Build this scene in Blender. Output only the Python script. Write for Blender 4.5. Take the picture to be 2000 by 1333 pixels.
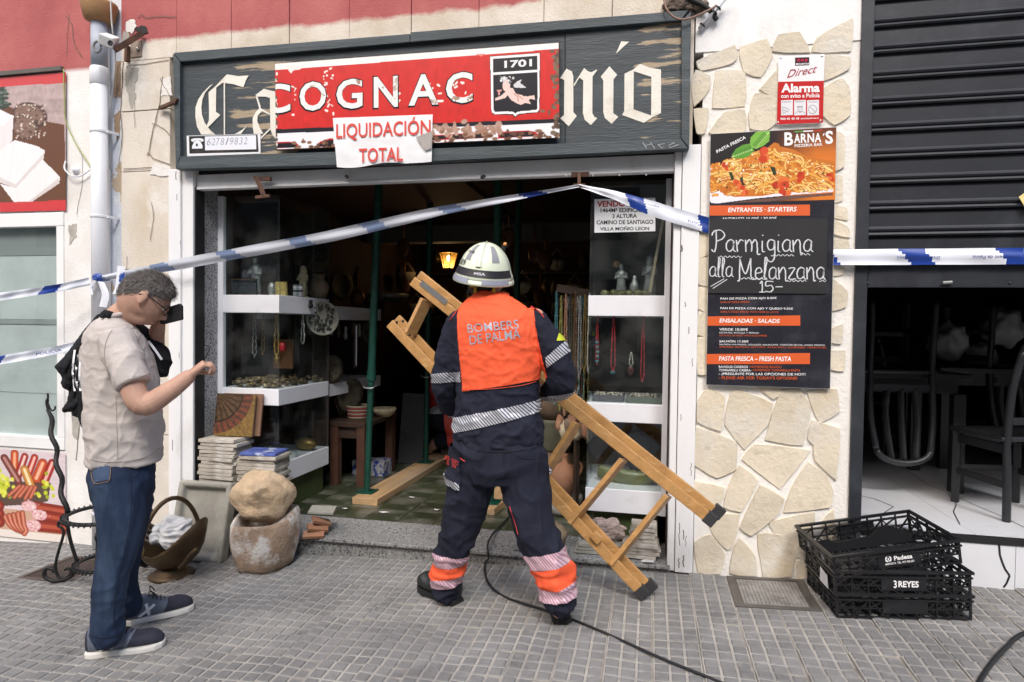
import bpy, bmesh, math, random
import numpy as np
from mathutils import Vector, Matrix, noise, Euler
random.seed(7); rng = np.random.default_rng(7)
S = bpy.context.scene
for o in list(bpy.data.objects): bpy.data.objects.remove(o)
# ---------------------------------------------------------------- camera
FPX = 1230.0; YAW = math.radians(12.4); PITCH = math.radians(1.42); ROLL = 0.013
CAM = Vector((-0.11, -3.68, 1.40)); SLOPE = 0.048
_F0 = Vector((-math.sin(YAW), math.cos(YAW), 0)); _R0 = Vector((math.cos(YAW), math.sin(YAW), 0)); _Z = Vector((0, 0, 1))
CF = _F0*math.cos(PITCH) - _Z*math.sin(PITCH); _U = _Z*math.cos(PITCH) + _F0*math.sin(PITCH)
CR = _R0*math.cos(ROLL) + _U*math.sin(ROLL); CU = _U*math.cos(ROLL) - _R0*math.sin(ROLL)
CR.normalize(); CU = (CU - CR*CU.dot(CR)).normalized(); CF = CU.cross(CR).normalized()
cd = bpy.data.cameras.new('camera'); cam = bpy.data.objects.new('camera', cd); S.collection.objects.link(cam)
cd.sensor_width = 36; cd.sensor_fit = 'HORIZONTAL'; cd.lens = 36*FPX/2000; cd.clip_start = 0.05; cd.clip_end = 500
cam.matrix_world = Matrix((( CR.x, CU.x, -CF.x, CAM.x), (CR.y, CU.y, -CF.y, CAM.y), (CR.z, CU.z, -CF.z, CAM.z), (0, 0, 0, 1)))
S.camera = cam
S.render.resolution_x = 1024; S.render.resolution_y = 682
# ---------------------------------------------------------------- sky, sun, exposure
W = bpy.data.worlds.new('World'); S.world = W; W.use_nodes = True
nt = W.node_tree; bg = nt.nodes['Background']; sk = nt.nodes.new('ShaderNodeTexSky'); sk.sky_type = 'NISHITA'
sk.sun_disc = False; sk.sun_elevation = math.radians(48); sk.sun_rotation = math.radians(200)
sk.air_density = 1.0; sk.dust_density = 4.0; sk.ozone_density = 1.0
nt.links.new(sk.outputs[0], bg.inputs[0]); bg.inputs[1].default_value = 0.15
sl = bpy.data.lights.new('sun', 'SUN'); sl.energy = 1.3; sl.angle = math.radians(14); sl.color = (1, 0.975, 0.94)
sun = bpy.data.objects.new('sun', sl); S.collection.objects.link(sun)
sun.rotation_euler = Vector((-0.25, 0.62, -0.74)).to_track_quat('-Z', 'Y').to_euler()
S.view_settings.view_transform = 'Standard'; S.view_settings.look = 'None'; S.view_settings.exposure = 0.68; S.view_settings.gamma = 1.0
S.view_settings.use_curve_mapping = False
# ---------------------------------------------------------------- pixels to places
def ray(x, y): return CF + CR*((x-1000)/FPX) - CU*((y-666.5)/FPX)
def fy(x, y, Y=0.0):                      # on a plane parallel to the facade
    d = ray(x, y); return CAM + d*((Y-CAM.y)/d.y)
def fx(x, y, X):
    d = ray(x, y); return CAM + d*((X-CAM.x)/d.x)
def fz(x, y, Z):
    d = ray(x, y); return CAM + d*((Z-CAM.z)/d.z)
def fg(x, y):                             # on the sloping pavement
    d = ray(x, y); return CAM + d*((SLOPE*CAM.x-CAM.z)/(d.z-SLOPE*d.x))
def gz(x): return SLOPE*x
# ---------------------------------------------------------------- helpers
def lin(c):
    if isinstance(c, str):
        c = [int(c[i:i+2], 16)/255 for i in (0, 2, 4)]
    return tuple((v/12.92 if v <= .04045 else ((v+.055)/1.055)**2.4) for v in c[:3])
_mats = {}
def mat(name, base, rough=.6, metal=0.0, var=.12, scale=6.0, layers=(), bump=0.0, bscale=80.0, stretch=(1, 1, 1), spec=.5, trans=0, alpha=1, emit=0, coat=0, vary=0, world=False):
    """procedural material: base colour with noise variation, then layers (colour, scale, lo, hi, stretch) mixed in by noise"""
    if name in _mats: return _mats[name]
    m = bpy.data.materials.new(name); m.use_nodes = True; n = m.node_tree.nodes; L = m.node_tree.links
    P = n['Principled BSDF']; P.inputs['Roughness'].default_value = rough; P.inputs['Metallic'].default_value = metal
    P.inputs['Specular IOR Level'].default_value = spec
    b = base if isinstance(base, tuple) else lin(base)
    tc = n.new('ShaderNodeTexCoord'); src_ = tc.outputs['Object']
    if world: src_ = n.new('ShaderNodeNewGeometry').outputs['Position']
    def noisetex(sc, st, det=6, ro=.6):
        mp = n.new('ShaderNodeMapping'); mp.inputs['Scale'].default_value = st; L.new(src_, mp.inputs[0])
        t = n.new('ShaderNodeTexNoise'); t.inputs['Scale'].default_value = sc; t.inputs['Detail'].default_value = det; t.inputs['Roughness'].default_value = ro
        L.new(mp.outputs[0], t.inputs['Vector']); return t
    t = noisetex(scale, stretch); r = n.new('ShaderNodeValToRGB')
    r.color_ramp.elements[0].position = .3; r.color_ramp.elements[1].position = .7
    r.color_ramp.elements[0].color = tuple(v*(1-var) for v in b)+(1,); r.color_ramp.elements[1].color = tuple(min(1, v*(1+var)) for v in b)+(1,)
    L.new(t.outputs[0], r.inputs[0]); col = r.outputs[0]
    if vary:
        oi = n.new('ShaderNodeObjectInfo'); mr = n.new('ShaderNodeMapRange'); mr.inputs['To Min'].default_value = 1-vary; mr.inputs['To Max'].default_value = 1+vary
        L.new(oi.outputs['Random'], mr.inputs[0]); mx = n.new('ShaderNodeMix'); mx.data_type = 'RGBA'; mx.blend_type = 'MULTIPLY'; mx.inputs[0].default_value = 1
        L.new(col, mx.inputs[6]); L.new(mr.outputs[0], mx.inputs[7]); col = mx.outputs[2]
    hgt = None
    for ly in layers:
        c, sc, lo, hi = ly[:4]; st = ly[4] if len(ly) > 4 else (1, 1, 1)
        t2 = noisetex(sc, st, 9, .65); mr = n.new('ShaderNodeMapRange'); mr.inputs['From Min'].default_value = lo; mr.inputs['From Max'].default_value = hi
        L.new(t2.outputs[0], mr.inputs[0]); fac = mr.outputs[0]
        for ax, c0, hw in (ly[5] if len(ly) > 5 else ()):            # keep the layer near one place on an axis
            sp = n.new('ShaderNodeSeparateXYZ'); L.new(tc.outputs['Object'], sp.inputs[0]); q1 = n.new('ShaderNodeMath'); q1.operation = 'SUBTRACT'; L.new(sp.outputs[ax], q1.inputs[0]); q1.inputs[1].default_value = c0
            q2 = n.new('ShaderNodeMath'); q2.operation = 'ABSOLUTE'; L.new(q1.outputs[0], q2.inputs[0]); q3 = n.new('ShaderNodeMapRange'); q3.inputs['From Min'].default_value = hw; q3.inputs['From Max'].default_value = hw*.3; L.new(q2.outputs[0], q3.inputs[0])
            q4 = n.new('ShaderNodeMath'); q4.operation = 'MULTIPLY'; L.new(t2.outputs[0], q4.inputs[0]); L.new(q3.outputs[0], q4.inputs[1]); mr = n.new('ShaderNodeMapRange'); mr.inputs['From Min'].default_value = lo; mr.inputs['From Max'].default_value = hi; L.new(q4.outputs[0], mr.inputs[0]); fac = mr.outputs[0]
        mx = n.new('ShaderNodeMix'); mx.data_type = 'RGBA'
        L.new(fac, mx.inputs[0]); L.new(col, mx.inputs[6]); mx.inputs[7].default_value = (c if isinstance(c, tuple) else lin(c))+(1,)
        col = mx.outputs[2]; hgt = mr.outputs[0]
    L.new(col, P.inputs['Base Color'])
    if bump:
        t3 = noisetex(bscale, stretch, 8, .6); bp = n.new('ShaderNodeBump'); bp.inputs['Strength'].default_value = bump; bp.inputs['Distance'].default_value = .01
        L.new(t3.outputs[0], bp.inputs['Height']); L.new(bp.outputs[0], P.inputs['Normal'])
    if trans: P.inputs['Transmission Weight'].default_value = trans
    if coat: P.inputs['Coat Weight'].default_value = coat
    if alpha < 1: P.inputs['Alpha'].default_value = alpha
    if emit: P.inputs['Emission Color'].default_value = b+(1,); P.inputs['Emission Strength'].default_value = emit
    _mats[name] = m; return m
def glassmat(name, tint=(.93, .96, .95), alpha=.09, rough=.02):
    """thin window glass: clear sheet with mirror reflections"""
    if name in _mats: return _mats[name]
    m = bpy.data.materials.new(name); m.use_nodes = True; n = m.node_tree.nodes; L = m.node_tree.links
    for x in list(n): n.remove(x)
    o = n.new('ShaderNodeOutputMaterial'); t = n.new('ShaderNodeBsdfTransparent'); t.inputs[0].default_value = tint+(1,)
    g = n.new('ShaderNodeBsdfGlossy'); g.inputs['Roughness'].default_value = rough; g.inputs[0].default_value = (.9, .95, 1, 1)
    lw = n.new('ShaderNodeLayerWeight'); lw.inputs[0].default_value = .5; pw = n.new('ShaderNodeMath'); pw.operation = 'POWER'; pw.inputs[1].default_value = 5; L.new(lw.outputs['Facing'], pw.inputs[0])
    mp = n.new('ShaderNodeMath'); mp.operation = 'MULTIPLY_ADD'; mp.inputs[1].default_value = .9; mp.inputs[2].default_value = .045; L.new(pw.outputs[0], mp.inputs[0])
    s = n.new('ShaderNodeMixShader'); L.new(mp.outputs[0], s.inputs[0]); L.new(t.outputs[0], s.inputs[1]); L.new(g.outputs[0], s.inputs[2])
    d = n.new('ShaderNodeBsdfDiffuse'); d.inputs[0].default_value = (.35, .35, .34, 1); tc = n.new('ShaderNodeTexCoord'); nz = n.new('ShaderNodeTexNoise'); nz.inputs['Scale'].default_value = 5; nz.inputs['Detail'].default_value = 10
    L.new(tc.outputs['Object'], nz.inputs['Vector']); mr = n.new('ShaderNodeMapRange'); mr.inputs['From Min'].default_value = .45; mr.inputs['From Max'].default_value = .85; mr.inputs['To Max'].default_value = alpha; L.new(nz.outputs[0], mr.inputs[0])
    s2 = n.new('ShaderNodeMixShader'); L.new(mr.outputs[0], s2.inputs[0]); L.new(s.outputs[0], s2.inputs[1]); L.new(d.outputs[0], s2.inputs[2]); L.new(s2.outputs[0], o.inputs[0])
    _mats[name] = m; return m
def colmat(name, rough=.5, spec=.4, bump=0.0):
    """printed sheet: colours come from the mesh's own colour attribute"""
    if name in _mats: return _mats[name]
    m = bpy.data.materials.new(name); m.use_nodes = True; n = m.node_tree.nodes; L = m.node_tree.links; P = n['Principled BSDF']
    a = n.new('ShaderNodeAttribute'); a.attribute_name = 'Col'; L.new(a.outputs['Color'], P.inputs['Base Color']); P.inputs['Roughness'].default_value = rough; P.inputs['Specular IOR Level'].default_value = spec
    if bump:
        tc = n.new('ShaderNodeTexCoord'); t3 = n.new('ShaderNodeTexNoise'); t3.inputs['Scale'].default_value = 120; t3.inputs['Detail'].default_value = 6; L.new(tc.outputs['Object'], t3.inputs['Vector'])
        bp = n.new('ShaderNodeBump'); bp.inputs['Strength'].default_value = bump; bp.inputs['Distance'].default_value = .01; L.new(t3.outputs[0], bp.inputs['Height']); L.new(bp.outputs[0], P.inputs['Normal'])
    _mats[name] = m; return m
def tag(o, label=None, cat=None, group=None, kind=None):
    if label: o['label'] = label
    if cat: o['category'] = cat
    if group: o['group'] = group
    if kind: o['kind'] = kind
    return o
def thing(name, label, cat, loc=(0, 0, 0), rot=(0, 0, 0), group=None):
    o = bpy.data.objects.new(name, None); S.collection.objects.link(o); o.location = loc; o.rotation_euler = rot; o.empty_display_size = .1
    return tag(o, label, cat, group)
def wmat(o):
    m = Matrix.Identity(4)
    while o is not None: m = o.matrix_basis @ m; o = o.parent
    return m
def put(me, name, material, parent=None, world=True, smooth=False, bevel=0, kind=None):
    """link a mesh as one object; its coordinates are world ones unless world=False (then local to the parent)"""
    o = bpy.data.objects.new(name, me); S.collection.objects.link(o)
    if parent is not None:
        o.parent = parent
        if world: me.transform(wmat(parent).inverted())
    if material is not None:
        for mm in (material if isinstance(material, (list, tuple)) else [material]): me.materials.append(mm)
    if smooth: me.shade_smooth()
    if bevel:
        b = o.modifiers.new('bevel', 'BEVEL'); b.width = bevel; b.segments = 2; b.limit_method = 'ANGLE'; b.angle_limit = math.radians(40)
    if kind: o['kind'] = kind
    return o
class MB:
    def __init__(s): s.v = []; s.f = []; s.mi = []; s.cur = 0
    def _a(s, vs, fs):
        k = len(s.v); s.v += [tuple(p) for p in vs]; s.f += [tuple(i+k for i in f) for f in fs]; s.mi += [s.cur]*len(fs); return s
    def box(s, x0, x1, y0, y1, z0, z1):
        return s._a([(x0, y0, z0), (x1, y0, z0), (x1, y1, z0), (x0, y1, z0), (x0, y0, z1), (x1, y0, z1), (x1, y1, z1), (x0, y1, z1)],
                    [(0, 3, 2, 1), (4, 5, 6, 7), (0, 1, 5, 4), (1, 2, 6, 5), (2, 3, 7, 6), (3, 0, 4, 7)])
    def obox(s, c, size, M=None):
        M = M or Matrix.Identity(3); c = Vector(c); h = [d/2 for d in size]
        vs = [c + M @ Vector((sx*h[0], sy*h[1], sz*h[2])) for sz in (-1, 1) for sx, sy in ((-1, -1), (1, -1), (1, 1), (-1, 1))]
        return s._a(vs, [(0, 3, 2, 1), (4, 5, 6, 7), (0, 1, 5, 4), (1, 2, 6, 5), (2, 3, 7, 6), (3, 0, 4, 7)])
    def bar(s, p, q, w, h, up=(0, 0, 1)):
        p = Vector(p); q = Vector(q); d = (q-p).normalized(); x = d.cross(Vector(up))
        x = x.normalized() if x.length > 1e-4 else d.orthogonal().normalized(); y = x.cross(d)
        vs = [e + x*(a*w/2) + y*(b*h/2) for e in (p, q) for a, b in ((-1, -1), (1, -1), (1, 1), (-1, 1))]
        return s._a(vs, [(0, 1, 2, 3), (7, 6, 5, 4), (0, 4, 5, 1), (1, 5, 6, 2), (2, 6, 7, 3), (3, 7, 4, 0)])
    def tube(s, pts, r, seg=8, cap=True, closed=False, flat=1.0):
        pts = [Vector(p) for p in pts]; n = len(pts); rs = r if isinstance(r, (list, tuple)) else [r]*n; k = len(s.v); ref = None; vs = []
        for i, p in enumerate(pts):
            if closed: d = pts[(i+1) % n]-pts[i-1]
            else: d = pts[min(i+1, n-1)]-pts[max(i-1, 0)]
            d = d.normalized() if d.length > 1e-9 else Vector((0, 0, 1))
            if ref is None: ref = d.orthogonal().normalized() if abs(d.z) > .9 else (Vector((0, 0, 1)) - d*d.z).normalized()
            else:
                ref = ref - d*ref.dot(d); ref = ref.normalized() if ref.length > 1e-5 else d.orthogonal().normalized()
            b = d.cross(ref)
            for j in range(seg):
                a = 2*math.pi*j/seg; vs.append(p + ref*(math.cos(a)*rs[i]) + b*(math.sin(a)*rs[i]*flat))
        fs = []
        for i in range(n if closed else n-1):
            for j in range(seg):
                a, b2 = i*seg+j, i*seg+(j+1) % seg; c, d2 = ((i+1) % n)*seg+(j+1) % seg, ((i+1) % n)*seg+j
                fs.append((a, b2, c, d2))
        if cap and not closed: fs += [tuple(range(seg-1, -1, -1)), tuple((n-1)*seg+j for j in range(seg))]
        return s._a(vs, fs)
    def lathe(s, prof, c=(0, 0, 0), seg=24, M=None, sx=1, sy=1):
        c = Vector(c); M = M or Matrix.Identity(3); vs = []; fs = []
        for r, z in prof:
            for j in range(seg):
                a = 2*math.pi*j/seg; vs.append(c + M @ Vector((r*math.cos(a)*sx, r*math.sin(a)*sy, z)))
        for i in range(len(prof)-1):
            for j in range(seg): fs.append((i*seg+j, i*seg+(j+1) % seg, (i+1)*seg+(j+1) % seg, (i+1)*seg+j))
        if prof[0][0] > 1e-5: fs.append(tuple(range(seg-1, -1, -1)))
        if prof[-1][0] > 1e-5: fs.append(tuple((len(prof)-1)*seg+j for j in range(seg)))
        return s._a(vs, fs)
    def prism(s, poly, d):
        """polygon of 3-D points pushed along the vector d"""
        n = len(poly); d = Vector(d); vs = [Vector(p) for p in poly] + [Vector(p)+d for p in poly]
        return s._a(vs, [tuple(range(n)), tuple(range(2*n-1, n-1, -1))] + [(i, i+n, (i+1) % n+n, (i+1) % n) for i in range(n)])
    def quad(s, a, b, c, d): return s._a([a, b, c, d], [(0, 1, 2, 3)])
    def blob(s, c, r, seg=12, rings=8, M=None, amp=0, fr=3, seed=0):
        c = Vector(c); M = M or Matrix.Identity(3); r = r if isinstance(r, (list, tuple)) else (r, r, r); vs = []; fs = []
        for i in range(rings+1):
            t = math.pi*i/rings
            for j in range(seg):
                a = 2*math.pi*j/seg; u = Vector((math.sin(t)*math.cos(a), math.sin(t)*math.sin(a), math.cos(t)))
                k = 1 + (amp*noise.noise(u*fr+Vector((seed*7.3, seed*3.1, 0))) if amp else 0)
                vs.append(c + M @ Vector((u.x*r[0]*k, u.y*r[1]*k, u.z*r[2]*k)))
        for i in range(rings):
            for j in range(seg): fs.append((i*seg+j, (i+1)*seg+j, (i+1)*seg+(j+1) % seg, i*seg+(j+1) % seg))
        return s._a(vs, fs)
    def mesh(s, name='m'):
        me = bpy.data.meshes.new(name); me.from_pydata(s.v, [], s.f); me.update()
        if any(s.mi): me.polygons.foreach_set('material_index', s.mi)
        bm = bmesh.new(); bm.from_mesh(me); bmesh.ops.recalc_face_normals(bm, faces=bm.faces); bm.to_mesh(me); bm.free(); return me
    def build(s, name, material, parent=None, **k): return put(s.mesh(name), name, material, parent, **k)
def rotm(rx=0, ry=0, rz=0): return Euler((rx, ry, rz)).to_matrix()
def copy_tree(o, parent=None):
    c = o.copy(); S.collection.objects.link(c); c.parent = parent
    for ch in o.children: copy_tree(ch, c)
    return c
# ---- lettering: text outlines fitted to a parallelogram
_tc = {}
def textgeo(s, bold=0.0, shear=0.0, space=1.0):
    key = (s, bold, shear, space)
    if key in _tc: return _tc[key]
    cu = bpy.data.curves.new('t', 'FONT'); cu.body = s; cu.offset = bold; cu.shear = shear; cu.space_character = space; cu.resolution_u = 3; cu.fill_mode = 'FRONT'
    ob = bpy.data.objects.new('t', cu); S.collection.objects.link(ob); dg = bpy.context.evaluated_depsgraph_get(); me = bpy.data.meshes.new_from_object(ob.evaluated_get(dg))
    v = np.array([p.co[:2] for p in me.vertices]); f = [tuple(p.vertices) for p in me.polygons]
    bpy.data.objects.remove(ob); bpy.data.curves.remove(cu); bpy.data.meshes.remove(me)
    v -= v.min(0); v /= np.maximum(v.max(0), 1e-6); _tc[key] = (v, f); return v, f
def letters(mb, s, bl, br, tl, lift=(0, -.001, 0), **k):
    v, f = textgeo(s, **k); bl = Vector(bl)+Vector(lift); U = Vector(br)-Vector(bl)+Vector(lift); V = Vector(tl)-Vector(bl)+Vector(lift)
    mb._a([bl + U*float(a) + V*float(b) for a, b in v], f); return mb
def ptext(mb, s, Y, bl, br, tl, lift=0.0, **k):
    """lettering on a plane y=Y, its box given by three pixels"""
    return letters(mb, s, fy(*bl, Y-lift), fy(*br, Y-lift), fy(*tl, Y-lift), lift=(0, 0, 0), **k)
def ppoly(mb, pts, Y, d=0.0):
    P = [fy(x, y, Y) for x, y in pts]
    if d: mb.prism(P, (0, d, 0))
    else: mb._a(P, [tuple(range(len(P)))])
    return mb
def pstroke(mb, pts, Y, w):
    """hand-drawn stroke through pixels on the plane y=Y, w in metres"""
    P = [fy(x, y, Y) for x, y in pts]; vs = []
    for i, p in enumerate(P):
        d = (P[min(i+1, len(P)-1)]-P[max(i-1, 0)]).normalized(); nrm = Vector((-d.z, 0, d.x)); vs += [p+nrm*w/2, p-nrm*w/2]
    return mb._a(vs, [(2*i, 2*i+1, 2*i+3, 2*i+2) for i in range(len(P)-1)])
# ---- painter for printed sheets
class Canvas:
    def __init__(s, w, h, col): s.w, s.h = w, h; s.a = np.zeros((h, w, 3)); s.a[:] = lin(col); s.X, s.Y = np.meshgrid((np.arange(w)+.5)/w, (np.arange(h)+.5)/h)
    def _put(s, m, col):
        if not isinstance(col, np.ndarray): col = np.array(lin(col) if not isinstance(col, tuple) else col)
        m = np.clip(m, 0, 1)[..., None]; s.a = s.a*(1-m) + col*m
    def poly(s, pts, col):
        x, y = s.X, s.Y; ins = np.zeros(x.shape, bool); n = len(pts)
        for i in range(n):
            x1, y1 = pts[i]; x2, y2 = pts[(i+1) % n]
            if y1 == y2: continue
            ins ^= ((y1 > y) != (y2 > y)) & (x < (x2-x1)*(y-y1)/(y2-y1)+x1)
        s._put(ins.astype(float), col); return ins
    def ell(s, cx, cy, rx, ry, col, rot=0, soft=.08):
        c, sn = math.cos(rot), math.sin(rot); k = s.w/s.h; dx = (s.X-cx)*k; dy = s.Y-cy; u = (dx*c+dy*sn)/(rx*k); v = (-dx*sn+dy*c)/ry
        s._put((1-np.sqrt(u*u+v*v))/soft+.5, col)
    def line(s, pts, wd, col, hi=None):
        k = s.w/s.h; best = np.full(s.X.shape, 9.)
        for (x1, y1), (x2, y2) in zip(pts[:-1], pts[1:]):
            ax, ay = (x2-x1)*k, y2-y1; t = np.clip((((s.X-x1)*k)*ax+(s.Y-y1)*ay)/(ax*ax+ay*ay+1e-12), 0, 1)
            best = np.minimum(best, np.hypot((s.X-x1)*k-t*ax, s.Y-y1-t*ay))
        s._put((wd/2-best)*s.h+.5, col)
        if hi is not None: s._put(((wd/5-best)*s.h+.5)*.7, hi)
    def noise(s, amp, sx, sy, seed=0):
        g = np.random.default_rng(seed).normal(size=(max(2, int(sy)+2), max(2, int(sx)+2))); yy = s.Y*(g.shape[0]-1.01); xx = s.X*(g.shape[1]-1.01)
        i = yy.astype(int); j = xx.astype(int); fy_ = yy-i; fx_ = xx-j
        v = (g[i, j]*(1-fy_)*(1-fx_)+g[i+1, j]*fy_*(1-fx_)+g[i, j+1]*(1-fy_)*fx_+g[i+1, j+1]*fy_*fx_)
        s.a = np.clip(s.a*(1+amp*v[..., None]), 0, 1); return v
    def sheet(s, name, tl, tr, bl, parent, material, **k):
        """lay the print out as a fine mesh between three corners"""
        tl, tr, bl = Vector(tl), Vector(tr), Vector(bl); n, m = s.w, s.h; u = np.linspace(0, 1, n+1); v = np.linspace(0, 1, m+1)
        P = (np.array(tl)[None, None] + u[None, :, None]*np.array(tr-tl) + v[:, None, None]*np.array(bl-tl)).reshape(-1, 3)
        idx = np.arange((n+1)*(m+1)).reshape(m+1, n+1); F = np.stack([idx[:-1, :-1], idx[1:, :-1], idx[1:, 1:], idx[:-1, 1:]], -1).reshape(-1, 4)
        me = bpy.data.meshes.new(name); me.from_pydata(P.tolist(), [], F.tolist()); me.update()
        at = me.color_attributes.new('Col', 'FLOAT_COLOR', 'CORNER'); c = np.ones((len(F), 4, 4), np.float32); c[:, :, :3] = s.a.reshape(-1, 1, 3); at.data.foreach_set('color', c.ravel())
        return put(me, name, material, parent, **k)
# ================================================================ materials
M = {}
M['pad'] = mat('paving concrete', (.215, .213, .211), .85, var=.16, scale=9, layers=[((.14, .14, .142), 1.3, .48, .72), ((.11, .11, .11), 5, .58, .74), ((.33, .325, .31), 11, .58, .8), ((.055, .055, .055), 17, .715, .73), ((.42, .41, .40), 33, .74, .76)], bump=.5, bscale=160, vary=.11, world=True)
M['groove'] = mat('sandy groove', (.38, .362, .33), .95, var=.2, scale=20, layers=[((.2, .195, .19), 2.5, .45, .75), ((.12, .12, .12), 9, .6, .75)], bump=.4, bscale=200, world=True)
M['sand'] = mat('sandy joint', (.27, .255, .23), .95, var=.3, scale=20)
M['asphalt'] = mat('asphalt', (.05, .05, .052), .9, var=.25, scale=40, bump=.5)
M['redwall'] = mat('red wall paint', 'b0605c', .85, var=.1, scale=2.5, layers=[('c2766c', 1.7, .5, .75), ('97504d', 5, .62, .8)], bump=.25, bscale=120)
M['plaster'] = mat('cream plaster', 'd8d0c4', .9, var=.07, scale=3, layers=[('c4b399', 1.6, .56, .8, (1, 1, .5)), ('ece9e4', 2.4, .52, .68), ('9d968a', 3.0, .63, .80, (1.5, 1, .35)), ('8a7f72', 30, .73, .76)], bump=.35, bscale=60)
M['white_wall'] = mat('white wall paint', 'eeedec', .8, var=.04, scale=4, layers=[('cfcac2', 2.2, .58, .8, (1, 1, .4)), ('9c958b', 9, .70, .78)], bump=.25, bscale=50)
M['bluegrey'] = mat('peeling grey paint', 'ccd0d8', .8, var=.06, scale=4, layers=[('b7a48e', 2.6, .56, .58), ('e8e6e2', 5, .6, .7)], bump=.4, bscale=40)
M['white_wood'] = mat('white painted wood', 'e9e9ea', .55, var=.05, scale=4, stretch=(1, 1, .15), layers=[('c4c2be', 3, .58, .8, (1, 1, .3)), ('4a4038', 16, .735, .75, (1.6, 1, .35)), ('8a7f74', 40, .76, .78)], bump=.2, bscale=60)
M['mortar'] = mat('white rough mortar', 'ece9e4', .95, var=.05, scale=7, layers=[('dcd3c4', 3.5, .58, .85), ('f4f2ee', 6, .6, .7), ('a89c8a', 22, .74, .78)], bump=.6, bscale=45)
M['stone'] = mat('cream flagstone', 'd8cdb8', .85, var=.10, scale=5, layers=[('d2bb90', 2.6, .56, .85), ('dad6cc', 3, .50, .72), ('b3a68f', 12, .60, .78), ('a08d70', 34, .70, .76)], bump=.6, bscale=40, vary=.09)
M['granite'] = mat('speckled granite', (.30, .30, .31), .45, var=.25, scale=60, layers=[((.06, .06, .065), 70, .52, .56), ((.62, .61, .6), 90, .6, .64)], bump=.1)
M['granite_worn'] = mat('worn granite step', (.27, .27, .265), .6, var=.2, scale=40, layers=[((.06, .06, .065), 75, .53, .57), ((.55, .53, .5), 90, .6, .64), ((.25, .23, .2), 4, .55, .8)], bump=.15)
M['darkpaint'] = mat('black steel paint', (.022, .025, .032), .5, var=.2, scale=6, layers=[((.35, .35, .35), 28, .76, .80, (1, 1, .5)), ((.05, .055, .065), 3, .5, .8)], bump=.1)
M['slat'] = mat('dark shutter slat', (.018, .020, .026), .45, var=.18, scale=3, layers=[((.04, .044, .056), 5, .55, .8, (1, 1, .4)), ((.3, .3, .3), 45, .80, .83, (3, 1, 1))], bump=.08, bscale=30)
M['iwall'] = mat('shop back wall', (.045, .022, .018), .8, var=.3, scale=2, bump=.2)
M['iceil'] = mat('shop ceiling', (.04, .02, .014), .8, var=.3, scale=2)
M['gtile'] = mat('green floor tile', (.045, .055, .03), .35, var=.3, scale=5, layers=[((.20, .19, .165), 2.3, .46, .74), ((.30, .29, .26), 9, .6, .8)], bump=.1, vary=.2)
M['grout'] = mat('dusty grout', (.2, .19, .17), .95, var=.2, scale=10)
M['rfloor'] = mat('white floor tile', 'd9dbe0', .25, var=.04, scale=3, layers=[('b9bcc4', 3, .6, .8)], bump=.03)
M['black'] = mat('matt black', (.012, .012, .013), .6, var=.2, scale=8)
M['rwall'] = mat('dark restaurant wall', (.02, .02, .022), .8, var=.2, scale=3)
M['glass'] = glassmat('window glass')
M['rust'] = mat('rusty iron', (.10, .05, .032), .8, .2, var=.3, scale=20, layers=[((.20, .09, .05), 14, .5, .75), ((.05, .04, .04), 30, .55, .7)], bump=.4, bscale=150)
# ================================================================ ground
pav = MB(); X0, X1, Y0, Y1 = -9.0, 6.0, -5.2, 0.35
pav._a([(X0, Y0, gz(X0)-.03), (X1, Y0, gz(X1)-.03), (X1, Y1, gz(X1)-.03), (X0, Y1, gz(X0)-.03), (X0, Y0, gz(X0)-.0045), (X1, Y0, gz(X1)-.0045), (X1, Y1, gz(X1)-.0045), (X0, Y1, gz(X0)-.0045)],
       [(0, 3, 2, 1), (4, 5, 6, 7), (0, 1, 5, 4), (1, 2, 6, 5), (2, 3, 7, 6), (3, 0, 4, 7)])
pavement = tag(pav.build('pavement', M['sand']), kind='structure')
PITCH_S = 0.2
def slab_mesh():
    b = MB(); s = .0985; c = .0056; t = 2*s/3
    b.cur = 1; b._a([(-s, -s, -.02), (s, -s, -.02), (s, s, -.02), (-s, s, -.02), (-s, -s, 0), (s, -s, 0), (s, s, 0), (-s, s, 0)], [(4, 5, 6, 7), (0, 1, 5, 4), (1, 2, 6, 5), (2, 3, 7, 6), (3, 0, 4, 7)])
    b.cur = 0
    for i in range(3):
        for j in range(3):
            x0 = -s+i*t+c; x1 = -s+(i+1)*t-c; y0 = -s+j*t+c; y1 = -s+(j+1)*t-c; k = .0035
            b._a([(x0, y0, .0), (x1, y0, .0), (x1, y1, .0), (x0, y1, .0), (x0+k, y0+k, .005), (x1-k, y0+k, .005), (x1-k, y1-k, .005), (x0+k, y1-k, .005)], [(4, 5, 6, 7), (0, 1, 5, 4), (1, 2, 6, 5), (2, 3, 7, 6), (3, 0, 4, 7)])
    me = b.mesh('paving_slab'); me.materials.append(M['pad']); me.materials.append(M['groove']); return me
sm = slab_mesh(); tilt = -math.atan(SLOPE)
HOLES = [(.325, .725, -.415, -.015), (-3.875, -3.475, -.615, -.215)]        # iron covers let into the pavement
def in_hole(x, y): return any(a < x < b and c < y < d for a, b, c, d in HOLES)
spots = []
for i in range(int((X1-X0)/PITCH_S)):
    for j in range(int((-.0-Y0)/PITCH_S)):
        x = X0+.1+i*PITCH_S+.125; y = -.115-j*PITCH_S
        if y < Y0+.1 or in_hole(x, y): continue
        d = Vector((x, y, gz(x)))-CAM; zc = d.dot(CF); vis = False
        if zc > .5:
            u = 1000+FPX*d.dot(CR)/zc; v = 666.5-FPX*d.dot(CU)/zc; vis = -60 < u < 2060 and v < 1420
        spots.append((0 if vis else 1, zc if vis else abs(x)+abs(y), x, y))
spots.sort(); rest = MB()
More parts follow.
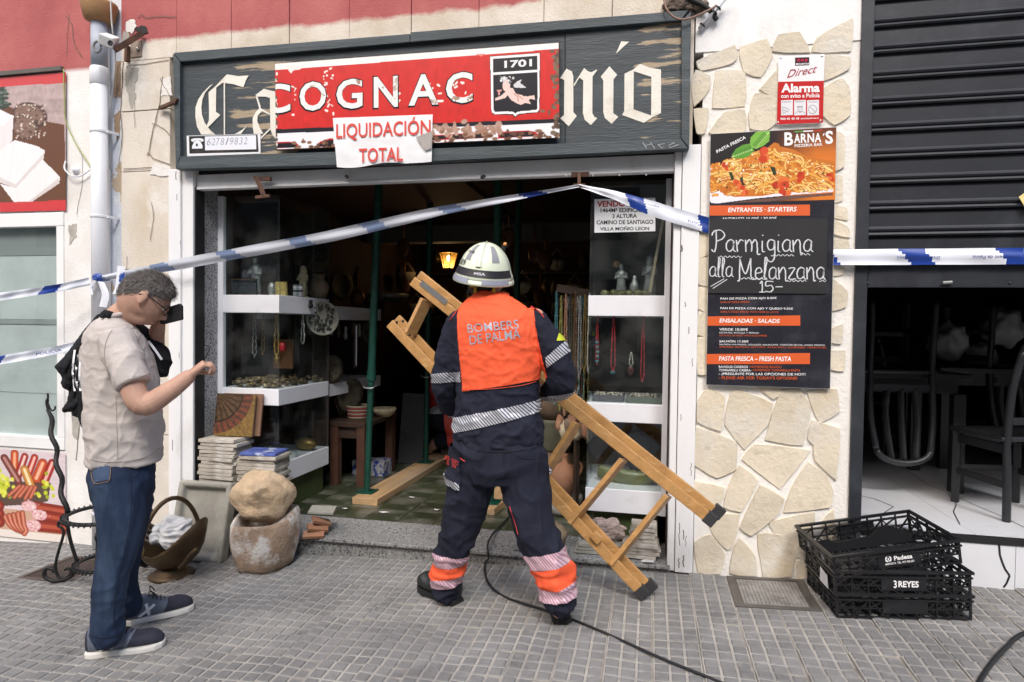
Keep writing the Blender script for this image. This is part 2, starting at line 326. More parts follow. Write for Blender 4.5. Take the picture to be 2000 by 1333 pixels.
for n_, (a, b_, x, y) in enumerate(spots):
    dz = random.uniform(-.0015, .0015)
    if n_ < 300 and a == 0:
        o = bpy.data.objects.new('paving_slab', sm); S.collection.objects.link(o); o.parent = pavement
        o.location = (x, y, gz(x)+dz); o.rotation_euler = (random.uniform(-.006, .006), tilt+random.uniform(-.006, .006), random.choice((0, math.pi/2, math.pi)))
    else:
        s = .0985; g = lambda X, Z: (X, Z)
        rest.cur = 0
        if a == 0:                       # still in view: same relief
            t = 2*s/3; c = .0056
            for i in range(3):
                for j in range(3):
                    x0 = x-s+i*t+c; x1 = x-s+(i+1)*t-c; y0 = y-s+j*t+c; y1 = y-s+(j+1)*t-c; k = .0035
                    rest._a([(x0, y0, gz(x0)), (x1, y0, gz(x1)), (x1, y1, gz(x1)), (x0, y1, gz(x0)), (x0+k, y0+k, gz(x0)+.005), (x1-k, y0+k, gz(x1)+.005), (x1-k, y1-k, gz(x1)+.005), (x0+k, y1-k, gz(x0)+.005)], [(4, 5, 6, 7), (0, 1, 5, 4), (1, 2, 6, 5), (2, 3, 7, 6), (3, 0, 4, 7)])
        else:
            rest._a([(x-s, y-s, gz(x-s)), (x+s, y-s, gz(x+s)), (x+s, y+s, gz(x+s)), (x-s, y+s, gz(x-s)), (x-s, y-s, gz(x-s)+.004), (x+s, y-s, gz(x+s)+.004), (x+s, y+s, gz(x+s)+.004), (x-s, y+s, gz(x-s)+.004)], [(4, 5, 6, 7), (0, 1, 5, 4), (1, 2, 6, 5), (2, 3, 7, 6), (3, 0, 4, 7)])
rest.build('far_paving_slabs', M['pad'], pavement, kind='stuff')
ke = MB(); ke._a([(X0, -5.35, gz(X0)-.2), (X1, -5.35, gz(X1)-.2), (X1, -5.2, gz(X1)-.2), (X0, -5.2, gz(X0)-.2), (X0, -5.35, gz(X0)), (X1, -5.35, gz(X1)), (X1, -5.2, gz(X1)), (X0, -5.2, gz(X0))], [(0, 3, 2, 1), (4, 5, 6, 7), (0, 1, 5, 4), (1, 2, 6, 5), (2, 3, 7, 6), (3, 0, 4, 7)])
tag(ke.build('kerb', M['granite']), kind='structure')
rd = MB(); rd.quad((-60, -60, gz(-60)*.2-.3), (60, -60, gz(60)*.2-.3), (60, -5.3, -.14), (-60, -5.3, -.44)); tag(rd.build('road', M['asphalt']), kind='structure')
# ================================================================ the building
B = thing('street_building', 'old street building with red upper wall, cream plaster and two shop fronts', 'building')
UP = 4.6
def zmask(name, lower, upper, z0, amp, xmax=None):
    """paint that stops at an uneven line on the wall: colour 'upper' above it"""
    m = bpy.data.materials.new(name); m.use_nodes = True; n = m.node_tree.nodes; L = m.node_tree.links; P = n['Principled BSDF']; P.inputs['Roughness'].default_value = .85
    tc = n.new('ShaderNodeTexCoord'); sp = n.new('ShaderNodeSeparateXYZ'); L.new(tc.outputs['Object'], sp.inputs[0])
    nz = n.new('ShaderNodeTexNoise'); nz.inputs['Scale'].default_value = 5; nz.inputs['Detail'].default_value = 9; nz.inputs['Roughness'].default_value = .65; L.new(tc.outputs['Object'], nz.inputs['Vector'])
    a = n.new('ShaderNodeMath'); a.operation = 'MULTIPLY_ADD'; a.inputs[1].default_value = amp*2; L.new(nz.outputs[0], a.inputs[0]); L.new(sp.outputs['Z'], a.inputs[2])
    r = n.new('ShaderNodeMapRange'); r.inputs['From Min'].default_value = z0+amp-.012; r.inputs['From Max'].default_value = z0+amp+.02; L.new(a.outputs[0], r.inputs[0]); fac = r.outputs[0]
    if xmax is not None:
        a2 = n.new('ShaderNodeMath'); a2.operation = 'MULTIPLY_ADD'; a2.inputs[1].default_value = .12; L.new(nz.outputs[0], a2.inputs[0]); L.new(sp.outputs['X'], a2.inputs[2])
        r2 = n.new('ShaderNodeMapRange'); r2.inputs['From Min'].default_value = xmax+.07; r2.inputs['From Max'].default_value = xmax+.05; L.new(a2.outputs[0], r2.inputs[0])
        mu = n.new('ShaderNodeMath'); mu.operation = 'MULTIPLY'; L.new(fac, mu.inputs[0]); L.new(r2.outputs[0], mu.inputs[1]); fac = mu.outputs[0]
    def src(mm):
        nn = mm.node_tree.nodes; base = [x for x in nn if x.type == 'VALTORGB'][0]
        return base
    cols = []
    for k, (c1, c2, sc) in enumerate((lower, upper)):
        t = n.new('ShaderNodeTexNoise'); t.inputs['Scale'].default_value = sc; t.inputs['Detail'].default_value = 8; t.inputs['Roughness'].default_value = .65; L.new(tc.outputs['Object'], t.inputs['Vector'])
        rp = n.new('ShaderNodeValToRGB'); rp.color_ramp.elements[0].position = .33; rp.color_ramp.elements[1].position = .68; rp.color_ramp.elements[0].color = lin(c1)+(1,); rp.color_ramp.elements[1].color = lin(c2)+(1,); L.new(t.outputs[0], rp.inputs[0]); cols.append(rp.outputs[0])
    mx = n.new('ShaderNodeMix'); mx.data_type = 'RGBA'; L.new(fac, mx.inputs[0]); L.new(cols[0], mx.inputs[6]); L.new(cols[1], mx.inputs[7]); L.new(mx.outputs[2], P.inputs['Base Color'])
    t3 = n.new('ShaderNodeTexNoise'); t3.inputs['Scale'].default_value = 70; t3.inputs['Detail'].default_value = 8; L.new(tc.outputs['Object'], t3.inputs['Vector']); bp = n.new('ShaderNodeBump'); bp.inputs['Strength'].default_value = .35; bp.inputs['Distance'].default_value = .01; L.new(t3.outputs[0], bp.inputs['Height']); L.new(bp.outputs[0], P.inputs['Normal'])
    return m
RED = ('a25053', 'bb6c68', 2.2); CREAM = ('c6b9a5', 'e4dbcf', 3.0); WHT = ('dcd8d2', 'f2f1f0', 2.5)
M['w_left'] = zmask('wall white below red', WHT, RED, 3.14, .01); M['w_mid'] = zmask('wall cream below red', CREAM, RED, 3.29, .05, -.78)
wx = lambda px, y=100: fy(px, y).x
XW = -4.165                                        # right edge of the left shop window
m = MB(); m.box(-7.5, XW, .0, .3, 2.16, UP); m.box(-7.5, -7.0, 0, .3, -.6, 2.16); m.box(-7.0, XW, 0, .3, -.6, .47); m.box(XW, -3.935, -.001, .3, -.6, UP)
m.build('left_wall', M['w_left'], B)
m = MB(); m.box(-3.935, -3.80, .022, .3, -.6, UP); m.build('pipe_recess', M['white_wall'], B)
m = MB(); m.box(-3.80, -3.69, .025, .3, -.6, UP); m.build('pipe_recess', M['bluegrey'], B)
# cream pier, blocks with open joints
zj = [-.6, .62, 1.75, 2.42, 2.83, 3.17]
for a, b_ in zip(zj[:-1], zj[1:]):
    m = MB(); m.box(-3.69, -3.30, random.uniform(-.002, .003), .3, a+.0025, b_-.0025); m.build('plaster_block', M['plaster'], B, bevel=.003)
# red wall panels above the sign
jx = [-3.69]+[wx(p, 60) for p in (345, 452, 565, 682, 803, 935, 1062, 1195)]+[.10]
for a, b_ in zip(jx[:-1], jx[1:]):
    for z0, z1 in ((2.42 if a > -3.35 else 3.17, 3.62), (3.62, UP)):
        m = MB(); m.box(a+.002, b_-.002, random.uniform(-.003, .003), .3, z0+.002, z1-.002); m.build('wall_panel', M['w_mid'], B, bevel=.003)
m = MB(); m.box(-3.3, .1, .1, .3, 2.36, 2.43); m.build('lintel_beam', M['plaster'], B)
# stone pier
pier = MB(); pier.box(.150, .945, .0, .3, -.1, 2.93); pier = pier.build('stone_pier', M['mortar'], B)
m = MB(); m.box(.105, .955, -.006, .3, 2.93, UP); m.build('upper_pier', M['white_wall'], B)
def z3(p): return [(1300+x/2.857, y/2.857) for x, y in p]
def z5(p): return [(1340+x/3.3333, 390+y/3.3333) for x, y in p]
def z6(p): return [(1300+x/2.2486, 740+y/2.2486) for x, y in p]
STONES = [z3(p) for p in ([(180, 345), (380, 260), (388, 330), (350, 360), (205, 395)], [(415, 270), (560, 230), (585, 320), (530, 430), (440, 400)], [(635, 205), (740, 190), (800, 295), (600, 285)],
  [(850, 215), (1040, 108), (1022, 285), (820, 290)], [(170, 400), (240, 430), (235, 500), (160, 590), (152, 470)], [(285, 405), (440, 405), (435, 590), (265, 600)], [(640, 385), (530, 500), (625, 545), (720, 470)],
  [(870, 320), (1020, 325), (1010, 390), (880, 450)], [(885, 500), (985, 450), (1020, 520), (1020, 640), (940, 695), (860, 620)], [(500, 530), (620, 560), (610, 680), (560, 720), (475, 715), (480, 600)],
  [(330, 635), (435, 625), (440, 700), (420, 760), (245, 745)], [(160, 620), (235, 615), (215, 735), (175, 735)], [(940, 740), (990, 770), (990, 930), (935, 950)], [(935, 1000), (980, 990), (980, 1115), (930, 1120)])] + \
 [z5(p) for p in ([(88, 245), (170, 240), (165, 330), (85, 380)], [(85, 400), (165, 385), (150, 560), (80, 540)], [(82, 585), (150, 575), (150, 730), (80, 700)], [(80, 760), (150, 750), (145, 880), (77, 870)], [(77, 910), (150, 900), (150, 1120), (74, 1130)],
  [(950, 140), (1035, 180), (1050, 240), (945, 220)], [(945, 430), (1010, 420), (1010, 480), (940, 485)], [(940, 520), (1040, 600), (1030, 690), (935, 720)], [(930, 860), (1010, 820), (1000, 930), (925, 920)], [(920, 1000), (1025, 990), (1015, 1110), (915, 1090)], [(945, 40), (1035, 60), (1040, 130), (945, 100)], [(935, 280), (1045, 270), (1040, 390), (935, 400)])] + \
 [z6(p) for p in ([(150, 95), (185, 50), (255, 80), (240, 225), (140, 185)], [(285, 70), (320, 55), (465, 110), (440, 200), (345, 305), (265, 200)], [(505, 55), (590, 55), (630, 135), (600, 290), (440, 265)], [(625, 60), (745, 50), (755, 140), (675, 190)],
  [(645, 190), (760, 220), (745, 440), (660, 355), (655, 290), (630, 265)], [(135, 215), (305, 280), (300, 395), (225, 430), (130, 375)], [(340, 355), (395, 290), (630, 315), (500, 480)], [(325, 385), (400, 450), (330, 578), (258, 560), (285, 470)],
  [(625, 370), (700, 430), (725, 500), (715, 560), (520, 585), (560, 480)], [(125, 450), (250, 480), (225, 575), (125, 560)], [(415, 470), (515, 530), (480, 600), (375, 685), (330, 650)], [(185, 600), (320, 600), (295, 720), (270, 745), (215, 680)],
  [(465, 630), (650, 590), (640, 650), (600, 790), (540, 745), (470, 660)], [(130, 720), (195, 685), (255, 770), (235, 850), (145, 845)], [(325, 705), (385, 780), (395, 860), (285, 850), (300, 770)], [(405, 685), (510, 690), (560, 780), (545, 862), (430, 865)], [(580, 805), (630, 800), (630, 870), (585, 872)], [(690, 630), (735, 580), (738, 700), (700, 720)], [(385, 20), (480, 10), (500, 60), (470, 85)], [(660, 760), (740, 740), (735, 880), (650, 880)])]
for k, poly in enumerate(STONES):
    P = [fy(x, y) for x, y in poly]; c = sum(P, Vector())/len(P); P = [c+(p-c)*(1+.015/max((p-c).length, .03)) for p in P]; pts = []
    for i in range(len(P)):                                   # rough the outline a little
        a, b_ = P[i], P[(i+1) % len(P)]
        for t in (0, .33, .66):
            q = a.lerp(b_, t); nz = .006*noise.noise(Vector((q.x*14, q.z*14, k))); q = q + (q-c).normalized()*(nz + (-.004 if t == 0 else .002)); pts.append(q)
    dpt = random.uniform(.007, .014); ring = [c+(p-c)*.965-Vector((0, dpt, 0)) for p in pts]; low = [p+Vector((0, .003, 0)) for p in pts]
    for p in ring: p.y += random.uniform(-.0015, .0015)
    n_ = len(pts); mb = MB(); mb._a(low+ring, [tuple(range(n_, 2*n_))]+[(i, (i+1) % n_, n_+(i+1) % n_, n_+i) for i in range(n_)]); mb.build('flagstone', M['stone'], pier)
# jambs of the old shop: boards with gaps
for x0, x1, y0, nm in ((.006, .045, -.004, 'jamb_board'), (.048, .146, -.018, 'jamb_board'), (-3.298, -3.205, -.016, 'jamb_board'), (-3.203, -3.118, -.002, 'jamb_board')):
    mb = MB(); zb = .012 if x0 > -1 else -.12; mb.box(x0, x1, y0, .10, zb, 2.42); mb.build(nm, M['white_wood'], B, bevel=.004)
# granite reveal and step
m = MB(); m.box(-3.3, -3.112, .10, .24, -.2, 2.36); m.build('granite_column', M['granite'], B)
m = MB(); m.box(-3.116, -3.108, .012, .099, 0.0, 2.3); m.build('shutter_channel', M['black'], B)
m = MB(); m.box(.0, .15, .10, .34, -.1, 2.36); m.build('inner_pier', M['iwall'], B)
st = MB(); st._a([(-3.12, .02, -.2), (.02, .02, -.2), (.02, .34, -.2), (-3.12, .34, -.2), (-3.12, .0, .0), (.02, .0, .036), (.02, .34, .045), (-3.12, .34, .03)], [(0, 3, 2, 1), (4, 5, 6, 7), (0, 1, 5, 4), (1, 2, 6, 5), (2, 3, 7, 6), (3, 0, 4, 7)])
st.build('step_riser', M['granite_worn'], B)
tr = MB(); tr._a([(-3.12, -.022, -.014), (.02, -.022, .022), (.02, .34, .032), (-3.12, .34, .017), (-3.12, -.022, .008), (.02, -.022, .044), (.02, .34, .052), (-3.12, .34, .038)], [(0, 3, 2, 1), (4, 5, 6, 7), (0, 1, 5, 4), (1, 2, 6, 5), (2, 3, 7, 6), (3, 0, 4, 7)])
tr.build('step_tread', M['granite_worn'], B, bevel=.004)
# shutter housing rail over the door
m = MB(); m.box(-3.115, .004, .03, .075, 2.285, 2.385); m.box(-3.115, .004, .018, .03, 2.285, 2.30); rail = m.build('shutter_rail', M['white_wood'], B, bevel=.003)
m = MB(); m.box(-3.115, .004, .05, .10, 2.386, 2.42); m.build('rail_gap', M['black'], B)
for px in (675, 940):
    m = MB(); p = fy(px, 345, .0); m.tube([(p.x, .02, p.z), (p.x+.03, -.05, p.z-.012)], .011, 10); m.build('peg', M['black'], rail)
for px in range(430, 1300, 52):
    m = MB(); p = fy(px, 352-(px-430)*.012, .018); m.lathe([(.0, .003), (.004, .002), (.005, 0)], (p.x, .0185, p.z), 8, rotm(math.pi/2)); m.build('rivet', M['white_wood'], rail)
# room behind: floor, walls, ceiling
fl = MB(); fl.box(-3.4, .4, .34, 5.2, -.05, .034); shop_floor = tag(fl.build('shop_floor', M['grout']), kind='structure')
T = .252; tm = MB(); tm.box(-T/2+.002, T/2-.002, -T/2+.002, T/2-.002, 0, .010); tme = tm.mesh('floor_tile'); tme.materials.append(M['gtile'])
for i in range(15):
    for j in range(15):
        x = -3.3+T*(i+.5); y = .345+T*(j+.5)
        o = bpy.data.objects.new('floor_tile', tme); S.collection.objects.link(o); o.parent = shop_floor; o.location = (x, y, .033+random.uniform(-.0008, .0008)); o.rotation_euler = (0, 0, random.choice((0, math.pi/2, math.pi)))
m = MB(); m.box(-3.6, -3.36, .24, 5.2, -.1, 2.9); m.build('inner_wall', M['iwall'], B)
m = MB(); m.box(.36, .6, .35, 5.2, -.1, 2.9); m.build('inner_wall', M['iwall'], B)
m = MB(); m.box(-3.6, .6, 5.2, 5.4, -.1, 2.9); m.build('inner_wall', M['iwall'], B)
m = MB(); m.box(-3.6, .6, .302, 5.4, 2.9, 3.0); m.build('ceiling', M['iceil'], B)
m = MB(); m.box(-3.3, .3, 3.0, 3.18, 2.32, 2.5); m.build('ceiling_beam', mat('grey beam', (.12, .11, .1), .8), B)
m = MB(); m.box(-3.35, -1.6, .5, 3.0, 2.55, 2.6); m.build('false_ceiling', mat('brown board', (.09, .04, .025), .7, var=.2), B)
# ================================================================ restaurant next door
SX0, SX1 = .955, 3.1
m = MB(); m.box(.945, 1.005, -.02, .05, .06, UP); m.build('shutter_guide', M['darkpaint'], B, bevel=.003)
m = MB(); m.box(SX1, 5.5, 0, .3, -.2, UP); m.build('right_wall', M['w_left'], B)
sh = thing('roller_shutter', 'black steel roller shutter pulled half down over the restaurant door', 'shutter', (1.0, .03, 1.62))
def profile(z0, h, extra):
    """section of one slat (y,z), bottom to top"""
    return [(.030, z0), (.012, z0+.004), (.006, z0+.012), (.012, z0+.022), (.020, z0+.026), (.012, z0+.032), (.008, z0+.040), (.016, z0+.05), (.020, z0+.056), (.020, z0+h-.006), (.012, z0+h-.003), (.030, z0+h)]
H = .1365
for k in range(14):
    pr = profile(1.755+k*H, H-.002, 0); mb = MB(); n_ = len(pr); a = 0; xs = np.linspace(1.007, SX1, 2)
    mb._a([(x, y-.02, z) for x in xs for y, z in pr], [(i, i+1, n_+i+1, n_+i) for i in range(n_-1)])
    mb.build('slat', M['slat'], sh)
mb = MB(); mb.box(1.007, SX1, -.02, .02, 1.625, 1.752); bb = mb.build('bottom_bar', M['slat'], sh, bevel=.003)
p = fy(1849, 553, -.03); mb = MB(); mb.tube([(p.x-.02, -.035, p.z), (p.x+.022, -.035, p.z+.003)], .008, 10); mb.build('bolt', mat('grey bolt', (.35, .36, .33), .5, .6), bb)
for px in (1695, 1972):
    p = fy(px, 553, -.02); mb = MB(); mb.lathe([(0, .006), (.005, .004), (.007, 0)], (p.x, -.0205, p.z), 10, rotm(math.pi/2)); mb.build('rivet', M['slat'], bb)
RZ = fy(1950, 1052).z
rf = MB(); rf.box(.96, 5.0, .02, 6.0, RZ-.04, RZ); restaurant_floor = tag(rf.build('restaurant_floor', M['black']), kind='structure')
for i in range(5):
    for j in range(8):
        mb = MB(); x0 = .965+i*.6; y0 = .03+j*.6; mb.box(x0+.0012, x0+.5988, y0+.0012, y0+.5988, RZ+.001, RZ+.006); mb.build('floor_tile', M['rfloor'], restaurant_floor)
mb = MB(); mb.box(1.005, 3.1, -.005, .02, RZ-.032, RZ+.004); mb.build('threshold_trim', M['black'], B)
for i in range(4):
    mb = MB(); x0 = 1.007+i*.62 if i else 1.007; x1 = 1.72+(i)*.62 if i == 0 else x0+.617
    x0, x1 = ((1.007, 1.735), (1.738, 2.36), (2.363, 2.98), (2.983, 3.1))[i]; mb.box(x0, x1, .0, .02, gz(x0)-.02, RZ-.033); mb.build('riser_tile', M['rfloor'], B)
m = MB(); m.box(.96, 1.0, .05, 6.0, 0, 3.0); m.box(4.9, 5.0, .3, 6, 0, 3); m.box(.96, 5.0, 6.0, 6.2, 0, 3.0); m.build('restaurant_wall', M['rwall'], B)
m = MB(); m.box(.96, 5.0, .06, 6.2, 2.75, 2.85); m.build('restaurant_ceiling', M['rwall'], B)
# left shop window
win = MB(); win.box(-7.0, XW, -.012, .06, 2.06, 2.158); win.box(-7.0, XW, -.012, .06, .472, .555); win.box(XW-.062, XW-.0005, -.010, .06, .556, 2.059); wf = win.build('window_frame', mat('white pvc', 'efefee', .35, var=.02), B, bevel=.004)
mb = MB(); mb.box(-7.0, XW-.062, .035, .041, .556, 2.059); mb.build('window_pane', M['glass'], wf)
def blindmat():
    m = mat('frosted film', (.44, .47, .47), .35, var=.05, scale=2, layers=[((.62, .65, .65), .9, .45, .6, (.2, 1, 2.2))]); return m
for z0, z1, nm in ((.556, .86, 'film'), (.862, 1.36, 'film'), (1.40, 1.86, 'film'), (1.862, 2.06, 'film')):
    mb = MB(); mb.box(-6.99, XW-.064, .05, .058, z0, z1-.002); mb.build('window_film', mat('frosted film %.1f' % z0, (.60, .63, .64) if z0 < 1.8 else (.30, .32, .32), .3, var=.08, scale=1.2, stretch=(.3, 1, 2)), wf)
mb = MB(); mb.box(-6.99, XW-.064, .045, .062, 1.362, 1.398); mb.build('window_film', mat('grey stripe', (.36, .38, .38), .4), wf)
mb = MB(); mb.box(-7, -4.2, .07, .1, .5, 2.1); mb.build('window_backing', mat('grey backing', (.2, .21, .21), .7), B)
# ================================================================ across the street (seen only as reflections)
OB = thing('opposite_building', 'pale apartment house on the far side of the street', 'building', (0, -15, -.3))
mb = MB(); mb.box(-24, 24, -15.6, -15, -.6, 11); mb.build('wall', mat('pale render', 'c9b9a0', .9, var=.1, scale=.6), OB)
for i in range(12):
    for j in range(3):
        x = -22+i*4; z = .6+j*3.4; mb = MB(); mb.box(x, x+1.5, -15.0, -14.96, z, z+2.2); mb.build('window', mat('dark shutter', (.05, .06, .05), .5), OB)

# cracks, loose render and stains on the left piers
wc_ = mat('wall crack', (.16, .12, .09), .95, var=.3, scale=30)
def crack(pts, w, Y=-.0045):
    q = []
    for (x0, y0), (x1, y1) in zip(pts[:-1], pts[1:]):
        for k in range(4): t = k/4; q.append((x0+(x1-x0)*t+random.uniform(-1.2, 1.2), y0+(y1-y0)*t+random.uniform(-1, 1)))
    q.append(pts[-1]); mb = MB(); pstroke(mb, q, Y, w); mb.build('wall_crack', wc_, B)
for pts, w in (([(240, 120), (236, 200), (238, 262), (232, 330)], .006), ([(318, 150), (312, 200), (302, 240), (292, 290), (288, 305)], .006), ([(296, 240), (318, 250), (335, 268)], .004), ([(288, 298), (300, 310), (332, 322)], .005), ([(240, 330), (285, 328), (330, 326)], .005), ([(250, 128), (280, 126), (330, 118)], .004), ([(312, 152), (330, 186), (336, 190)], .004), ([(262, 200), (263, 250)], .003), ([(128, 30), (140, 48), (143, 80), (155, 105), (160, 112)], .005), ([(135, 28), (131, 70), (130, 110)], .003), ([(345, 33), (300, 33), (285, 36), (276, 28), (268, 35)], .005), ([(160, 300), (162, 345), (150, 420)], .003), ([(248, 500), (246, 620), (250, 760)], .003), ([(296, 395), (300, 430), (293, 470)], .004), ([(150, 760), (155, 830), (148, 900)], .005), ([(1555, 0), (1557, 40), (1560, 60)], .006), ([(1470, 20), (1500, 30), (1540, 26)], .003), ([(1580, 40), (1600, 30), (1640, 22)], .003)): crack(pts, w)
def patchy(pts, mt_, Y=-.0042, nm='render_patch'):
    P_ = []
    for (x0, y0), (x1, y1) in zip(pts, pts[1:]+pts[:1]):
        for k in range(4): t = k/4; P_.append((x0+(x1-x0)*t+random.uniform(-1.6, 1.6), y0+(y1-y0)*t+random.uniform(-1.6, 1.6)))
    mb = MB(); ppoly(mb, P_, Y, .003); mb.build(nm, mt_, B)
greyst = mat('grey stained render', 'a9a59c', .9, var=.12, scale=9, layers=[('c8c0b4', 8, .5, .7)], bump=.4); whitest = mat('white loose render', 'e6e3de', .9, var=.05, scale=9, layers=[('cfc8bd', 8, .58, .75)], bump=.5); brownst = mat('bare brown render', 'a58c74', .95, var=.2, scale=14, bump=.7)
patchy([(247, 128), (270, 132), (268, 150), (262, 175), (266, 192), (255, 215), (250, 190), (245, 165)], greyst); patchy([(316, 155), (333, 150), (336, 186), (314, 188)], whitest); patchy([(300, 320), (332, 325), (331, 345), (292, 342)], whitest, -.0046); patchy([(226, 120), (238, 118), (237, 190), (222, 190)], brownst, .0215); patchy([(222, 225), (235, 215), (234, 262), (228, 276), (224, 250)], brownst, .0215)
patchy([(246, 42), (262, 36), (266, 52), (258, 66), (247, 62)], whitest); patchy([(240, 60), (252, 66), (248, 90), (238, 86)], greyst); patchy([(134, 440), (150, 438), (148, 462), (136, 480)], greyst); patchy([(138, 760), (165, 750), (160, 800), (150, 860), (140, 850)], greyst, -.005)

jd = mat('bare jamb wood', (.10, .075, .06), .9, var=.3, scale=40)
for x, y0, y1, w in ((1328, 1022, 1066, .004), (1335, 1036, 1054, .005), (1340, 1046, 1068, .003), (1345, 640, 652, .004), (1352, 700, 716, .003), (1331, 480, 492, .008), (1338, 590, 600, .004), (1330, 810, 822, .003), (1350, 905, 930, .003), (1336, 1085, 1108, .006), (1326, 1090, 1110, .005)): crack([(x, y0), (x+random.uniform(-1.5, 1.5), (y0+y1)/2), (x, y1)], w, -.0186)
for x, y0, y1, w in ((345, 380, 392, .004), (352, 470, 478, .003), (340, 560, 575, .003), (348, 760, 772, .004), (337, 860, 880, .004), (344, 335, 352, .005), (350, 690, 700, .003)): 
    mb = MB(); pstroke(mb, [(x, y0), (x+random.uniform(-1, 1), (y0+y1)/2), (x, y1)], -.0172, w); mb.build('jamb_chip', jd, B)
# ================================================================ fascia sign
M['slate'] = mat('weathered slate paint', (.040, .052, .060), .55, var=.25, scale=5, stretch=(.3, 1, 3), layers=[((.075, .09, .10), 4, .5, .75, (.3, 1, 3)), ((.38, .30, .20), 8, .51, .54, (.22, 1, 2.6), (('Z', -.12, .34), ('X', -1.15, .60))), ((.38, .30, .20), 8, .52, .55, (.22, 1, 2.6), (('Z', -.10, .30), ('X', 1.40, .50))), ((.5, .46, .4), 16, .70, .73, (.3, 1, 2))], bump=.35, bscale=50)
M['slate_frame'] = mat('weathered frame paint', (.05, .066, .074), .55, var=.25, scale=6, stretch=(.3, 1, 3), layers=[((.10, .12, .13), 6, .5, .75, (.2, 1, 3)), ((.35, .3, .24), 20, .72, .75, (.2, 1, 2))], bump=.4, bscale=60)
M['cream_paint'] = mat('worn cream paint', 'e6e3d8', .6, var=.05, scale=6, layers=[('cdc4b4', 5, .52, .75), ('4a4f52', 26, .70, .73, (.5, 1, 2))], bump=.2)
FS = thing('fascia_sign', 'long weathered slate-grey wooden shop sign with cream gothic letters above the door', 'sign', fy(845, 200, -.06))
YB = -.045
def quadbox(mb, tl, tr, br, bl, Y, d):
    return mb.prism([fy(*p, Y) for p in (tl, tr, br, bl)], (0, d, 0))
mb = MB(); quadbox(mb, (344, 112), (1103, 47), (1103, 303), (349, 325), YB, .03); mb.build('board', M['slate'], FS)
mb = MB(); quadbox(mb, (1104.5, 47), (1344, 28), (1340, 288), (1104.5, 303), YB-.002, .03); mb.build('board', M['slate'], FS)
for nm, q in (('frame_plank', ((338, 103), (800, 66), (800, 83), (352, 121))), ('frame_plank', ((801, 63), (1345, 20), (1330, 40), (801, 83))), ('frame_plank', ((352, 306), (800, 292), (800, 319), (343, 331))), ('frame_plank', ((801, 292), (1330, 272), (1345, 291), (801, 318))),
              ('frame_plank', ((337, 104), (351, 121.5), (351.5, 305.5), (343, 330))), ('frame_plank', ((1331, 40.5), (1350, 21), (1346, 290), (1331, 271.5)))):
    mb = MB(); mb.prism([fy(x, y, YB-.028) for x, y in q], (0, .06, 0)); mb.build(nm, M['slate_frame'], FS, bevel=.004)
def q1(p): return [(360+x/6.667, 120+y/6.667) for x, y in p]
def q4(p): return [(1080+x/5.332, 60+y/5.332) for x, y in p]
GOTH = [[q1(p) for p in ([(378, 292), (330, 320), (240, 410), (180, 500), (145, 600), (143, 720), (165, 850), (220, 955), (405, 958), (330, 890), (265, 800), (230, 700), (222, 600), (235, 500), (270, 410), (320, 350)],
  [(315, 405), (410, 320), (555, 170), (700, 195), (838, 185), (800, 250), (770, 340), (640, 300), (500, 280), (415, 345), (412, 660), (470, 700), (300, 870), (290, 840), (320, 770), (322, 640)], [(512, 285), (530, 285), (530, 955), (514, 955)], [(820, 830), (740, 945), (655, 950), (760, 890)])],
 [q1(p) for p in ([(925, 440), (1035, 360), (1190, 398), (1190, 1012), (1150, 960), (1120, 890), (1115, 480), (1060, 462), (950, 460)], [(928, 452), (952, 462), (998, 600), (975, 612)], [(985, 605), (1115, 680), (1112, 700), (1010, 650), (955, 710), (950, 780), (985, 870), (1030, 945), (905, 945), (890, 850), (890, 740), (930, 660)], [(1115, 868), (1120, 890), (1000, 1012), (994, 990)])],
 [q4(p) for p in ([(72, 500), (140, 398), (195, 425), (212, 475), (212, 850), (248, 890), (165, 998), (75, 915), (115, 880), (118, 520), (90, 500)], [(214, 565), (325, 390), (365, 425), (400, 435), (455, 405), (460, 415), (412, 480), (410, 860), (430, 900), (462, 912), (395, 985), (330, 930), (312, 860), (315, 520), (275, 490), (222, 580)])],
 [q4([(497, 480), (588, 373), (668, 462), (630, 510), (628, 860), (680, 900), (612, 972), (540, 910), (524, 850), (524, 520)])],
 [q4(p) for p in ([(712, 112), (792, 118), (655, 242)], [(745, 450), (842, 425), (838, 820), (742, 840)], [(745, 449), (830, 410), (908, 347), (1000, 385), (1125, 407), (1025, 484), (842, 424)], [(1125, 408), (1125, 860), (1022, 884), (1025, 485)], [(838, 821), (1022, 885), (1125, 861), (1040, 900), (945, 962), (720, 880), (742, 841)])]]
for g in GOTH:
    mb = MB()
    for k, p in enumerate(g): ppoly(mb, p, YB-.0042-.0003*k)
    mb.build('letter', M['cream_paint'], FS)
mb = MB(); W_ = .006
for s_ in ([(1255, 278), (1263, 290)], [(1258, 285), (1272, 282)], [(1270, 278), (1279, 291)], [(1284, 282), (1294, 290), (1298, 281), (1284, 283)], [(1318, 279), (1306, 284), (1308, 289), (1325, 283)]): pstroke(mb, s_, YB-.03, W_*.5)
mb.build('scribble', mat('chalk line', 'b9bcc0', .9), FS)
